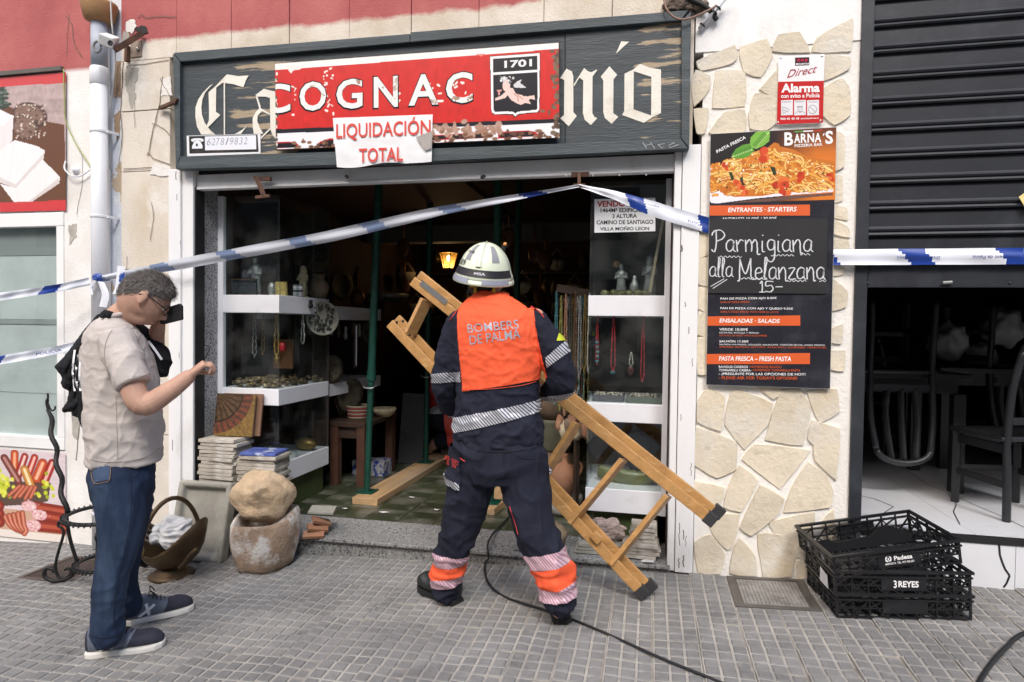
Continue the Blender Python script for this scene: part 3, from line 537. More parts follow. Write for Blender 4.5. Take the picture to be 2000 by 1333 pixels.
# ---- enamel sign
M['enamel_w'] = mat('white enamel', 'eeeeec', .25, var=.03, scale=9, layers=[('a98a78', 11, .585, .60), ('e4e2de', 5, .5, .7)], coat=.3)
M['enamel_k'] = mat('black enamel', (.016, .016, .02), .25, var=.1)
ES = thing('enamel_sign', 'chipped red enamel sign with white capitals and a black shield, screwed on the fascia', 'sign', fy(815, 280, -.08))
YE = -.088; e_tl, e_tr, e_bl, e_br = (537, 125), (1091, 84), (540, 292), (1089, 267)
mb = MB(); quadbox(mb, (536.5, 124), (1092, 83), (1090, 268.5), (539.5, 293.5), YE+.001, .018); mb.build('rusty_plate', M['rust'], ES)
cv = Canvas(640, 190, 'cf2f2c')
def uv(x, y):
    u = (x-538)/552; t = 125-41*u; b = 292-25*u; return (u, (y-t)/(b-t))
def zc(p, ox, oy, sc): return [uv(ox+x/sc, oy+y/sc) for x, y in p]
za = lambda p: zc(p, 520, 80, 6.667); zb = lambda p: zc(p, 800, 80, 6.667); zd = lambda p: zc(p, 360, 120, 6.667)
cv.noise(.05, 60, 14, 1); cv.noise(.03, 200, 8, 9)
cv.poly([(0, 0), (1, 0), (1, .065), (.5, .07), (0, .075)], 'f0eeea')
cv.poly([(0, .765), (1, .80), (1, .845), (0, .815)], '22222b'); cv.poly([(0, .815), (1, .845), (1, 1), (0, 1)], 'eeedf0')
cv.poly(za([(270, 325), (540, 320), (480, 370), (380, 385), (345, 425), (320, 395)]), 'f3e6df'); cv.poly(zb([(930, 165), (1000, 200), (1060, 165)]), 'e08a80')
# curved black panels with red rims along the foot
for pts in ([(1185, 1055), (1420, 1045), (1480, 1065), (1530, 1115), (1185, 1135)], [(1740, 1110), (1800, 1045), (1935, 1000), (1990, 1000), (1990, 1120)]): cv.poly(zd(pts), 'b5262a')
for pts in ([(1190, 1070), (1410, 1060), (1460, 1080), (1500, 1120), (1190, 1130)], [(1765, 1108), (1815, 1062), (1935, 1020), (1990, 1020), (1990, 1110)]): cv.poly(zd(pts), '1d1b20')
for pts in ([(300, 1220), (1060, 1180), (1090, 1250), (300, 1290)], [(1195, 1175), (1560, 1155), (1640, 1170), (1720, 1230), (1195, 1260)]): cv.poly(zb(pts), 'b5262a')
for pts in ([(320, 1235), (540, 1222), (560, 1260), (320, 1290)], [(600, 1215), (1040, 1195), (1070, 1245), (600, 1270)], [(1220, 1190), (1560, 1170), (1680, 1225), (1220, 1245)]): cv.poly(zb(pts), '232025')
r_ = np.random.default_rng(3)
for k in range(70):                                  # bare metal where the enamel flaked along the foot and right edge
    x, y = r_.uniform(320, 1240), r_.uniform(1120, 1190)-.02*r_.uniform(0, 900); u, v = uv(800+x/6.667, 80+y/6.667); cv.ell(u, v+.03*r_.normal(), .008*r_.uniform(.5, 1.6), .03*r_.uniform(.5, 1.4), r_.choice(['b08d7b', 'a37f6c', 'bb9a8a']), r_.uniform(0, 3), .3)
for k in range(60):
    v = r_.uniform(.08, 1); cv.ell(1-.012*abs(r_.normal())*(2 if .6 < v < .8 else 1), v, .006*r_.uniform(.6, 1.6), .025*r_.uniform(.5, 1.3), r_.choice(['6e5648', '7d6a58', '5a4a40']), 0, .3)
for k in range(26):
    v = r_.uniform(.1, 1); cv.ell(.004*abs(r_.normal()), v, .004, .02, r_.choice(['6e5648', 'efe8e0']), 0, .3)
for k in range(90): cv.ell(r_.uniform(.0, 1), .97+.03*r_.normal(), .006*r_.uniform(.5, 2), .018, r_.choice(['7d5a45', '8e6a52', '6b4a3a']), 0, .4)
def chips(x0, x1, y0, y1, n, sz=.004, cols=('f3efe8', 'efe7df')):
    for k in range(n):
        u, v = uv(r_.uniform(x0, x1), r_.uniform(y0, y1)); cv.line([(u, v), (u+sz*r_.normal()*2, v+sz*5*r_.normal())], .02*r_.uniform(.5, 1.3), r_.choice(cols))
chips(570, 582, 165, 225, 8, .002); chips(640, 660, 160, 222, 9, .003); chips(780, 796, 160, 200, 8, .003); chips(850, 870, 160, 200, 9, .003); chips(895, 922, 160, 190, 9, .004); chips(640, 660, 122, 165, 14, .001)
# shield
cv.poly(zb([(1105, 195), (1718, 153), (1705, 880), (1690, 925), (1500, 945), (1440, 960), (1410, 990), (1375, 960), (1300, 952), (1150, 955), (1115, 915)]), '2b1d20')
cv.poly(zb([(1112, 202), (1710, 160), (1698, 885), (1675, 918), (1490, 935), (1440, 945), (1410, 975), (1380, 945), (1300, 940), (1155, 945), (1120, 910)]), 'f2f2f2')
cv.poly(zb([(1145, 230), (1682, 193), (1680, 370), (1145, 405)]), '25252c'); cv.poly(zb([(1145, 438), (1682, 405), (1676, 870), (1660, 890), (1490, 905), (1435, 915), (1410, 935), (1385, 915), (1300, 908), (1165, 915), (1148, 890)]), '25252c')
sk_ = 'efcfc6'
for p, c_ in (([(1390, 565), (1440, 520), (1495, 495), (1470, 540), (1545, 600), (1480, 605), (1400, 600)], 'd8d8da'), ([(1285, 630), (1330, 600), (1385, 610), (1420, 680), (1500, 700), (1560, 760), (1530, 800), (1480, 825), (1420, 800), (1360, 760), (1320, 700)], sk_), ([(1330, 620), (1380, 625), (1290, 735), (1170, 770), (1165, 740), (1240, 705)], sk_), ([(1500, 710), (1560, 715), (1640, 700), (1650, 760), (1590, 745), (1560, 780)], sk_), ([(1500, 790), (1580, 770), (1600, 815), (1540, 800)], sk_), ([(1180, 630), (1255, 630), (1225, 660), (1225, 700), (1200, 700), (1205, 660)], 'd99a94')): cv.poly(zb(p), c_)
u, v = uv(800+1305/6.667, 80+575/6.667); cv.ell(u, v, .0125, .065, sk_)
for k in range(26):
    u, v = uv(800+r_.uniform(1225, 1390)/6.667, 80+r_.uniform(470, 545)/6.667); cv.ell(u, v, .004, .014, r_.choice(['f4f4f4', '25252c', 'd0d0d0']), 0, .4)
cv.line(zb([(1400, 680), (1440, 720), (1450, 780)]), .012, 'c98f88'); cv.line(zb([(1440, 690), (1500, 750)]), .01, 'c98f88')
cv.sheet('enamel_face', fy(*e_tl, YE), fy(*e_tr, YE), fy(*e_bl, YE), ES, colmat('enamel print', .28, .5))
def cut_left(o, x):
    bm = bmesh.new(); bm.from_mesh(o.data); bmesh.ops.bisect_plane(bm, geom=bm.verts[:]+bm.edges[:]+bm.faces[:], plane_co=(x, 0, 0), plane_no=(1, 0, 0), clear_inner=True); bm.to_mesh(o.data); bm.free()
for ch, x0, x1, yt, yb in (('C', 506, 567, 166, 223), ('O', 585, 637, 161, 218), ('G', 657, 708, 156, 214), ('N', 730, 777, 151, 211), ('A', 798, 856, 147, 207), ('C', 871, 923, 143, 203)):
    sl_ = -.045*(x1-x0)
    mb = MB(); ptext(mb, ch, YE-.0006, (x0-2.5, yb+3.5), (x1+2, yb+3.5+sl_), (x0-2.5, yt-2), bold=.035); ob = mb.build('letter_shadow', M['enamel_k'], ES)
    mb = MB(); ptext(mb, ch, YE-.0012, (x0, yb), (x1, yb+sl_), (x0, yt), bold=.02); ow = mb.build('letter', M['enamel_w'], ES)
    if x0 < 537:
        for o in (ob, ow): cut_left(o, fy(538, 200, YE).x - wmat(ES).translation.x)
mb = MB(); ptext(mb, '1701', YE-.001, (985, 133.5), (1039, 130), (985, 119), bold=.03); mb.build('numerals', M['enamel_w'], ES)
# ---- liquidation banner
LB = thing('banner', 'torn white plastic banner with red lettering pinned below the enamel sign', 'banner', fy(748, 300, -.1))
YL = -.096
n1, n2 = 30, 18; g = []
for j in range(n2+1):
    for i in range(n1+1):
        u = i/n1; v = j/n2; x = 650+195*u+(8*(1-u)-2*u)*v; y = (231-7*u)*(1-v)+(327-11*u+3*math.sin(u*9)*(1 if u < .75 else .3))*v
        if u > .8: y -= 0
        yy = YL+.02*max(0, v-.6)-.004*noise.noise(Vector((u*5, v*4, 1)))-.002*noise.noise(Vector((u*14, v*9, 3))); g.append(fy(x, y, yy))
mb = MB(); mb._a(g, [(j*(n1+1)+i, j*(n1+1)+i+1, (j+1)*(n1+1)+i+1, (j+1)*(n1+1)+i) for j in range(n2) for i in range(n1) if not (i > 26 and 6 < j < 10 and i+j > 34)])
mb.build('sheet', mat('white pvc sheet', 'f0f1f3', .4, var=.02, scale=6, layers=[('dedfe2', 5, .55, .8)], bump=.1, bscale=15), LB, smooth=True)
LBR = mat('red print', 'd6453a', .5, var=.06, layers=[('e3867c', 8, .64, .75)])
mb = MB(); ptext(mb, 'LIQUIDACIÓN', YL-.006, (656.5, 276), (841, 268.5), (656.5, 243.5-8), bold=.012); mb.build('lettering', LBR, LB)
v_ = YL-.006
mb = MB(); ptext(mb, 'TOTAL', YL-.003, (701, 318), (787, 315), (701, 290.5), bold=.014); mb.build('lettering', LBR, LB)
mb = MB(); ppoly(mb, [(812, 268), (845, 256), (843, 290), (830, 294)], YL-.008); mb.build('folded_corner', mat('grey banner back', 'a39c98', .6, var=.1), LB)
for x, y in ((668, 317), (738, 315), (836, 306)):
    p = fy(x, y, YL+.012); mb = MB(); mb.lathe([(0, .004), (.005, .003), (.007, 0)], p, 10, rotm(math.pi/2)); mb.build('screw', mat('zinc', (.5, .5, .5), .4, .8), LB)
# ---- phone plaque
PP = thing('phone_plaque', 'small white and black plaque with a telephone symbol and handwritten number', 'plaque', fy(437, 285, -.05)); YP = YB-.0055
mb = MB(); quadbox(mb, (364.5, 265.5), (508.5, 262), (508.5, 300.5), (365.5, 305.5), YP, .004); mb.build('plate', mat('white plate', 'e9eaee', .4, var=.02), PP)
mb = MB(); ppoly(mb, [(369, 266.5), (503, 263), (505, 297), (370, 300.5)], YP-.0006); mb.build('black_field', mat('black print', (.02, .018, .016), .35, var=.2, layers=[((.12, .10, .085), 3, .5, .8)]), PP)
mb = MB(); ppoly(mb, [(400, 267), (500, 264.5), (500.5, 292), (400.5, 294)], YP-.0012); mb.build('number_field', mat('white paper', 'e6e8f0', .5, var=.02), PP)
mb = MB(); ppoly(mb, [(373, 275.5), (374, 272), (380, 270.5), (391, 270.3), (397, 272), (398, 276), (393, 277.5), (391, 274.5), (380, 275), (378, 278)], YP-.0012); ppoly(mb, [(380, 276), (383, 276), (383, 274), (389, 274), (389, 276), (391, 276), (395.5, 285), (395.5, 290.5), (375, 291), (375, 286)], YP-.0014); mb.build('telephone_symbol', mat('white paper', 'e6e8f0'), PP)
mb = MB(); p = fy(384.5, 283.5, YP-.002); mb._a([p+Vector((.008*math.cos(t), 0, .011*math.sin(t))) for t in np.linspace(0, 6.283, 13)[:-1]], [tuple(range(12))]); mb.build('telephone_dial', M['black'], PP)
mb = MB()
for dgt, x in zip('627819832', range(404, 490, 9)): ptext(mb, dgt, YP-.0018, (x, 284.5-(x-404)*.03), (x+7, 284.3-(x-404)*.03), (x, 271-(x-404)*.03), bold=-.012, shear=.2)
mb.build('handwritten_number', mat('pencil', '8c93a3', .7), PP)
# ---- alarm plate
AP = thing('alarm_plate', 'red and white alarm company plate screwed to the stone pier', 'sign', fy(1562, 240, -.02)); YA = -.020
mb = MB(); quadbox(mb, (1521, 111), (1611, 105.5), (1607, 240.5), (1516.5, 244), YA, .004); mb.build('plate', mat('glossy white plate', 'f2f1f2', .15, var=.02, coat=.5), AP, bevel=.002)
mb = MB(); ppoly(mb, [(1519.3, 160.3), (1609.2, 158), (1607.2, 240), (1517, 243.5)], YA-.0006); mb.build('red_field', mat('glossy red', 'c33030', .15, var=.03, coat=.5), AP)
mb = MB(); ppoly(mb, [(1552.7, 113), (1580.5, 112), (1580.7, 127.8), (1553, 129)], YA-.0006); mb.build('logo_box', mat('dark logo', '3b2a33', .2), AP)
mb = MB()
for cx in (1559.5, 1567, 1574.5): p = fy(cx, 118, YA-.0012); mb._a([p+Vector((.0085*math.cos(t), 0, .0085*math.sin(t))) for t in np.linspace(0, 6.283, 13)[:-1]], [tuple(range(12))])
mb.build('logo_dots', mat('logo red', 'a83245', .2), AP)
WP = mat('white print', 'f4f4f4', .3, var=.01)
for t_, a_, b_, c_, bo in (('SECURITAS', (1554.5, 127.5), (1580, 126.5), (1554.5, 124), .03), ('Alarma', (1526, 181.5), (1601, 180.5), (1526, 164), .035), ('con aviso a Policía', (1525.5, 192), (1601, 190.5), (1525.5, 184), .02), ('900 45 45 45', (1524, 235), (1561, 234), (1524, 230.5), .02), ('securitasdirect.es', (1564, 233.5), (1599, 232.5), (1564, 230), .01)):
    mb = MB(); ptext(mb, t_, YA-.0012, a_, b_, c_, bold=bo); mb.build('lettering', WP, AP)
mb = MB(); ptext(mb, 'Direct', YA-.0012, (1537, 153), (1594, 142), (1540, 137.5), shear=.25, bold=.005); mb.build('script_lettering', mat('logo red', 'a83245', .2), AP)
mb = MB()
for x in (1525.5, 1551, 1576.5): ppoly(mb, [(x, 196.5), (x+23, 195.5), (x+23, 225), (x, 226)], YA-.0009)
mb.build('pictogram_box', mat('pale box', 'e6e4e8', .25), AP)
mb = MB()
for t in ('Grabación', 'Vigilante', 'Acceso'):
    x = {'G': 1527, 'V': 1553, 'A': 1579}[t[0]]; ptext(mb, t, YA-.0014, (x, 201), (x+18, 200.2), (x, 198))
for s_ in ([(1529, 209), (1541, 214), (1539, 219), (1528, 214), (1529, 209)], [(1529, 216), (1529, 222), (1535, 219)], [(1557, 208), (1568, 208), (1567, 211), (1558, 211), (1557, 208)], [(1553, 222), (1558, 218), (1563, 220), (1568, 218), (1572, 222)], [(1558, 213), (1563, 219), (1567, 213)], [(1581, 208), (1593, 220)]): pstroke(mb, s_, YA-.0014, .0022)
pstroke(mb, [(1587+8*math.cos(t), 214+8.5*math.sin(t)) for t in np.linspace(0, 6.3, 16)], YA-.0014, .002); mb.build('pictograms', mat('grey print', '6a6a72', .3), AP)
for x, y in ((1525, 113.5), (1605.5, 110), (1519.5, 239.5), (1602.5, 236)):
    p = fy(x, y, YA); mb = MB(); mb.lathe([(0, .004), (.004, .003), (.006, 0)], p, 10, rotm(math.pi/2)); mb.build('screw', mat('zinc', (.5, .5, .5), .4, .8), AP)
# ---- menu board
MP = thing('menu_board', 'tall dark pizzeria menu board with a pasta photo and orange headings', 'menu board', fy(1505, 750, -.04)); YM = -.036
m_tl, m_tr, m_br, m_bl = (1388, 262), (1634, 248.5), (1621.5, 760), (1379, 752)
mb = MB(); quadbox(mb, m_tl, m_tr, m_br, m_bl, YM+.0005, .014); mb.build('panel', mat('white pvc edge', 'dcdcdc', .5), MP)
mb = MB(); ppoly(mb, [(1388.2, 262.3), (1633.6, 249), (1621, 759.5), (1379.4, 751.5)], YM-.0004); mb.build('print_ground', mat('dark speckled print', (.018, .018, .026), .35, var=.3, scale=7, layers=[((.06, .06, .075), 5, .5, .75), ((.16, .16, .18), 60, .70, .74)]), MP)
cv = Canvas(300, 170, '221f20'); r_ = np.random.default_rng(11)
cv._put(np.clip((cv.X-.52)*3, 0, 1)*np.clip((cv.Y+.05)*2.6, 0, 1), 'd97a2c'); cv._put(np.clip((cv.X-.45)*3, 0, 1)*np.clip(.45-cv.Y, 0, 1)*1.2, '6a3524')
mc = lambda p: [((1380+x/7.692-1388)/246., (245+y/7.692-262+13.5*((1380+x/7.692-1388)/246.))/136.) for x, y in p]
cv.poly(mc([(50, 640), (200, 620), (1930, 560), (1930, 960), (1400, 1010), (800, 1080), (200, 1170), (90, 1170), (45, 1120)]), 'eceaf0')
cv.poly(mc([(200, 1185), (800, 1095), (1400, 1025), (1925, 975), (1925, 1010), (1400, 1070), (800, 1150), (330, 1200)]), '6b5148')
cv.poly(mc([(60, 760), (200, 640), (260, 530), (420, 480), (800, 430), (940, 330), (1040, 250), (1110, 270), (1130, 310), (1330, 350), (1480, 430), (1680, 480), (1940, 520), (1930, 910), (1500, 960), (1100, 1000), (850, 1050), (450, 1070), (250, 1010), (60, 940)]), 'c9742c')
inside = lambda x, y: (y > 330+abs(x-1000)*.28) and (y < 1050-(x-200)*.06) and 60 < x < 1930
for k in range(420):                                  # strands of spaghetti
    x, y = r_.uniform(60, 1930), r_.uniform(300, 1050)
    if not inside(x, y): continue
    a = r_.normal()*.5+(.5 if x > 1000 else -.35); L_ = r_.uniform(90, 330); cu_ = r_.normal()*.9; pts = []
    for t in np.linspace(-.5, .5, 6): pts.append((x+L_*t*math.cos(a+cu_*t), y+L_*t*math.sin(a+cu_*t)*.8))
    pts = [p for p in pts if inside(*p)]
    if len(pts) > 1:
        c_ = ['e9a94a', 'f0bb5e', 'e2953a', 'd9822e', 'f4cc7a', 'c46a24'][r_.integers(6)]; cv.line(mc(pts), .040, 'a85a1e'); cv.line(mc(pts), .032, c_, 'f8dc96' if r_.random() < .6 else None)
for x, y, s_ in ((890, 430, 95), (1150, 860, 95), (290, 600, 50), (1430, 740, 60), (500, 860, 60), (1890, 760, 50), (600, 960, 60), (1200, 940, 70)):
    for k in range(7):
        u, v = mc([(x+s_*.5*r_.normal(), y+s_*.5*r_.normal())])[0]; cv.ell(u, v, .022*s_/70, .04*s_/70, ['b8371f', 'd4502a', 'c7431f', 'e0703a'][r_.integers(4)], r_.uniform(0, 3), .3)
for k in range(60):
    x, y = r_.uniform(100, 1900), r_.uniform(380, 1000)
    if inside(x, y): u, v = mc([(x, y)])[0]; cv.ell(u, v, .006*r_.uniform(.5, 1.6), .012, ['2f3d22', '3a4a2a', 'f6ead2', 'fbf2df'][r_.integers(4)], r_.uniform(0, 3), .4)
for p in ([(350, 700), (400, 700), (440, 800), (400, 830)], [(520, 790), (570, 760), (580, 860), (630, 885), (560, 890)], [(980, 600), (1060, 620), (1080, 720), (1040, 740)]): cv.poly(mc(p), '2c3a24')
cv.poly(mc([(395, 440), (460, 350), (560, 290), (670, 270), (740, 370), (660, 460), (560, 495), (440, 495)]), '5f9a3a'); cv.poly(mc([(670, 270), (680, 180), (760, 100), (860, 75), (970, 75), (965, 230), (880, 300), (780, 345), (700, 330)]), '7cb548')
for pts in ([(400, 470), (700, 360)], [(760, 335), (950, 110)]): cv.line(mc(pts), .02, 'b9dc8a')
for k in range(9): t = k/9; cv.line(mc([(450+250*t, 455-90*t), (440+260*t, 400-100*t)]), .012, '3f7a2a'); cv.line(mc([(770+170*t, 325-200*t), (720+170*t, 280-190*t)]), .014, '447f2c')
cv.sheet('pasta_photo', fy(1388.2, 262.3, YM-.0008), fy(1633.6, 249, YM-.0008), fy(1386.2, 398, YM-.0008), MP, colmat('poster print', .4, .4))
for x0, x1, y0, y1 in ((1386, 1582, 401, 421.5), (1382, 1563, 617.5, 636.5), (1380, 1582, 691, 711.5)):
    mb = MB(); ppoly(mb, [(x0, y0+1), (x1, y0-1), (x1, y1), (x0, y1)], YM-.0009); mb.build('orange_bar', mat('orange print', 'd9602f', .4, var=.03), MP)
mb = MB()
def mt(s, x0, x1, yb, h, **k):
    mb = MB(); ptext(mb, s, YM-.0014, (x0, yb), (x1, yb-.012*(x1-x0)+(.02*(x1-x0) if yb > 600 else 0)), (x0, yb-h), **k); mb.build('lettering', MTC[0], MP)
MTC = [WP]
mt('ENTRANTES · STARTERS', 1422, 1556, 415, 9, bold=.02, shear=.15); mt('ANTIPASTI 15.00€ / 30.00€', 1410, 1517, 431, 6, bold=.01)
mt('PAN DE PIZZA CON AJO 8.00€', 1407, 1517, 587, 5.5, bold=.01); mt('PAN DE PIZZA CON AJO Y QUESO 9.50€', 1407, 1549, 605.5, 5.5, bold=.01); mt('ENSALADAS · SALADS', 1405, 1523, 630.5, 8, bold=.02, shear=.15)
mt('VERDE 10.00€', 1405, 1461, 646, 5, bold=.01); mt('LECHUGA, RÚCULA Y PEPINO', 1405, 1482, 652, 4); mt('SALMÓN 17.50€', 1405, 1462, 669, 5, bold=.01); mt('SALMÓN AHUMADO, LECHUGA, AGUACATE, TOMATES SECOS, LIMÓN FRESCO', 1405, 1611, 675, 4)
mt('PASTA FRESCA – FRESH PASTA', 1404, 1545, 705, 9, bold=.02, shear=.15); mt('RAVIOLIS CASEROS ·', 1404, 1464, 719, 4.5, bold=.01); mt('TONNARELLI CASERA ·', 1404, 1469, 725.5, 4.5, bold=.01); mt('- ¡PREGUNTE POR LAS OPCIONES DE HOY!', 1404, 1573, 734, 6, bold=.01)
MTC[0] = mat('orange print', 'd9602f')
mt('GARLIC PIZZA BREAD', 1407, 1464, 592.5, 3.6); mt('GARLIC PIZZA BREAD WITH FIOR DI LATTE', 1407, 1520, 611, 3.6); mt('LETTUCE, ROCKET AND CUCUMBER', 1405, 1498, 657.5, 3.6); mt('SMOKED SALMON, LETTUCE, AVOCADO, SUNDRIED TOMATOES', 1405, 1614, 680, 3.6); mt('HOMEMADE RAVIOLI', 1466, 1526, 719, 4.5); mt('HOMEMADE TONNARELLI PASTA', 1471, 1563, 725.5, 4.5); mt("- PLEASE ASK FOR TODAY'S OPTIONS!", 1404, 1557, 741, 6, bold=.008)
mb = MB(); ptext(mb, 'PASTA FRESCA', YM-.0014, (1400.5, 300), (1457, 271), (1398.5, 294), bold=.02); mb.build('lettering', WP, MP); mb = MB()
for ch, x0, x1, yb, h in (('B', 1532, 1549, 285, 26), ('A', 1551, 1563, 280, 18), ('R', 1564, 1576, 279.5, 18), ('N', 1577, 1590, 279, 18), ('A', 1591, 1604, 278.5, 18), ('´', 1607, 1611, 266, 5), ('S', 1612, 1627, 282, 26)): \
    ptext(mb, ch, YM-.0016, (x0, yb), (x1, yb-.5), (x0, yb-h), bold=.03)
mb.build('shop_name', WP, MP, kind='stuff'); mb = MB(); ptext(mb, 'PIZZERIA BAR', YM-.0016, (1552, 288), (1606, 285), (1552, 282.5), bold=.02); mb.build('lettering', WP, MP)
for x0, x1, c_ in ((1552, 1569, '4f9d50'), (1569, 1588, 'f0f0f0'), (1588, 1606, 'c2402f')):
    mb = MB(); ppoly(mb, [(x0, 259-(x0-1552)*.05), (x1, 259-(x1-1552)*.05), (x1, 256.5-(x1-1552)*.05), (x0, 256.5-(x0-1552)*.05)], YM-.0015); mb.build('flag_stripe', mat('flag '+c_, c_, .4), MP)
# chalkboard in front of the menu
CB = thing('chalkboard', 'black chalkboard with a handwritten dish of the day fixed over the menu', 'chalkboard', fy(1499, 573, -.05)); YC = YM-.008
mb = MB(); quadbox(mb, (1385.5, 428), (1617, 427), (1613, 574), (1383, 573), YC, .006); mb.build('slate_panel', mat('chalkboard black', (.014, .014, .015), .6, var=.25, scale=4, layers=[((.05, .05, .05), 3, .55, .85)]), CB)
GL = {'P': (.62, [[(.15, 0), (.22, .5), (.2, .98)], [(.0, .75), (.1, .95), (.4, 1.0), (.6, .82), (.5, .6), (.22, .5)], [(.15, 0), (.05, .03), (.0, .12)]]), 'a': (.5, [[(.4, .5), (.25, .56), (.08, .4), (.08, .12), (.22, .02), (.38, .15), (.42, .5)], [(.42, .5), (.4, .12), (.5, .0)]]),
  'r': (.42, [[(.05, .55), (.1, 0)], [(.1, .35), (.22, .55), (.38, .5)]]), 'm': (.75, [[(.05, .55), (.08, 0)], [(.08, .35), (.22, .56), (.34, .4), (.34, 0)], [(.34, .35), (.5, .56), (.6, .4), (.62, -.1), (.74, -.1)]]), 'i': (.25, [[(.1, .5), (.1, .05), (.2, 0)], [(.1, .75), (.13, .78)]]),
  'g': (.5, [[(.42, .5), (.22, .56), (.08, .35), (.18, .1), (.38, .15), (.43, .5)], [(.43, .5), (.42, -.25), (.25, -.48), (.08, -.35)]]), 'n': (.5, [[(.05, .55), (.08, 0)], [(.08, .3), (.25, .56), (.38, .42), (.4, -.05), (.5, -.05)]]), 'l': (.25, [[(.05, .1), (.2, .9), (.1, .95), (.08, .1), (.2, 0)]]),
  'M': (.85, [[(.0, -.05), (.1, .0), (.12, .95)], [(.12, .95), (.4, .25), (.68, .98)], [(.68, .98), (.7, .1), (.85, .0)]]), 'e': (.45, [[(.08, .28), (.38, .34), (.3, .54), (.1, .45), (.08, .12), (.24, .0), (.42, .1)]]), 'z': (.42, [[(.05, .5), (.36, .52), (.06, .05), (.4, .02)]]), '1': (.3, [[(.05, .75), (.17, .95), (.17, 0)], [(.02, 0), (.32, 0)]]), '5': (.5, [[(.45, .95), (.1, .95), (.08, .55), (.35, .6), (.45, .3), (.3, .02), (.05, .08)]]), '-': (.5, [[(.08, .45), (.45, .47)]]), ' ': (.3, [])}
def smooth(p, n=5):
    if len(p) < 3: return p
    q = [p[0]]+list(p)+[p[-1]]; out = []
    for i in range(1, len(q)-2):
        for k in range(n):
            t = k/n; out.append(tuple(.5*((2*q[i][d])+(-q[i-1][d]+q[i+1][d])*t+(2*q[i-1][d]-5*q[i][d]+4*q[i+1][d]-q[i+2][d])*t*t+(-q[i-1][d]+3*q[i][d]-3*q[i+1][d]+q[i+2][d])*t**3) for d in range(len(p[0]))))
    return out+[tuple(p[-1])]
def chalk(mb, s, x0, x1, yb, h, w=.0055):
    tot = sum(GL[c][0] for c in s); k = (x1-x0)/tot; x = x0
    for c in s:
        for st_ in GL[c][1]:
            P_ = [(x+u*k+random.uniform(-.4, .4), yb-v*h+random.uniform(-.4, .4)) for u, v in smooth(st_)]; pstroke(mb, P_, YC-.0012, w); pstroke(mb, [(a+1.1, b+.4) for a, b in P_], YC-.0014, w*.45)
        x += GL[c][0]*k
mb = MB(); chalk(mb, 'Parmigiana', 1390, 1588, 492, 42); chalk(mb, 'alla', 1384, 1432, 541, 36, .0045); chalk(mb, 'Melanzana', 1440, 1612, 546, 42); chalk(mb, '15-', 1482, 1530, 571, 22, .005)
for x0, x1, y in ((1402, 1450, 502), (1506, 1552, 499), (1563, 1584, 497), (1447, 1480, 544), (1473, 1500, 545), (1540, 1576, 549), (1600, 1614, 549)): pstroke(mb, [(x, y+1.6*math.sin((x-x0)*.75)) for x in np.arange(x0, x1, 1.5)], YC-.0012, .0035)
pstroke(mb, [(1388, 560), (1414, 545)], YC-.0012, .004); pstroke(mb, [(1392, 564), (1420, 546)], YC-.0012, .004)
mb.build('chalk_lettering', mat('white chalk', 'd2d5d8', .9, var=.15, scale=90), CB)
# ---- left shop posters
CP = thing('cheese_poster', 'large poster of white cheese blocks and dark bread over the left shop window', 'poster', (-4.6, -.02, 2.2)); YQ = -.014
c_tl, c_tr, c_bl = fy(0, 152, YQ), fy(129, 141.5, YQ), fy(0, 414.5, YQ)
xl = -6.2; f_ = (xl-c_tr.x)/(c_tl.x-c_tr.x); tl_ = c_tr+(c_tl-c_tr)*f_; bl_ = tl_+(c_bl-c_tl)
cv = Canvas(330, 170, 'b9a3a0'); cv.noise(.10, 14, 60, 2); cv.noise(.08, 120, 40, 5)
pc = lambda p: [(1-(1-(x/4.757)/129.)/f_*1.0, (y/4.757+140-152+10.5*(x/4.757)/129.)/262.) for x, y in p]
cv.poly(pc([(-900, 330), (60, 310), (350, 440), (600, 480), (620, 1300), (-900, 1300)]), '6b4631'); v_ = cv.noise(.0, 8, 90, 6)
mk = (cv.a.sum(2) < .3); cv.a[mk] *= (1+.30*cv.noise(0, 10, 80, 8)[mk])[:, None]; cv.a = np.clip(cv.a, 0, 1)
for (x, y, rx, ry) in ((285, 400, 165, 115), (245, 510, 120, 110)):
    u, v = pc([(x, y)])[0]; cv.ell(u, v, rx/4.757/129/f_, ry/4.757/262, '4f3b34', .3, .1); cv.ell(u-.005, v, rx*.85/4.757/129/f_, ry*.85/4.757/262, '86695c', .3, .1)
for k in range(160):
    u, v = pc([(r_.uniform(150, 430), r_.uniform(300, 620))])[0]; cv.ell(u, v, .004, .006, r_.choice(['e0d2c4', '5a4238', '9a7f70']), 0, .5)
for k in range(60):
    u, v = pc([(r_.normal()*40+20, r_.normal()*60+240)])[0]; cv.ell(u, v, .010, .012, r_.choice(['3b4a3c', '56675a', '2f3d30']), 0, .4)
for p, c_ in (([(-300, 380), (0, 350), (130, 410), (115, 640), (0, 760), (-300, 700)], 'e9e4e4'), ([(-300, 380), (0, 350), (130, 410), (40, 500), (-300, 520)], 'f5f2f2'), ([(-200, 860), (140, 630), (350, 680), (418, 715), (415, 780), (150, 1070), (-200, 960)], 'f1eeee'), ([(-200, 900), (150, 1040), (415, 735), (415, 790), (150, 1080), (-200, 960)], 'dcd4d2'), ([(400, 800), (560, 950), (555, 1010), (260, 1220), (150, 1225), (0, 1040), (150, 1075)], 'f0edec'), ([(555, 960), (557, 1010), (260, 1222), (150, 1225), (170, 1190), (270, 1190)], 'd9d0cd')): cv.poly(pc(p), c_)
cv.poly([(0, 0), (1, 0), (1, .075), (0, .06)], 'cf4a4c'); cv.poly([(0, .945), (1, .925), (1, 1), (0, 1)], 'cf3f42'); cv.noise(.02, 300, 8, 4)
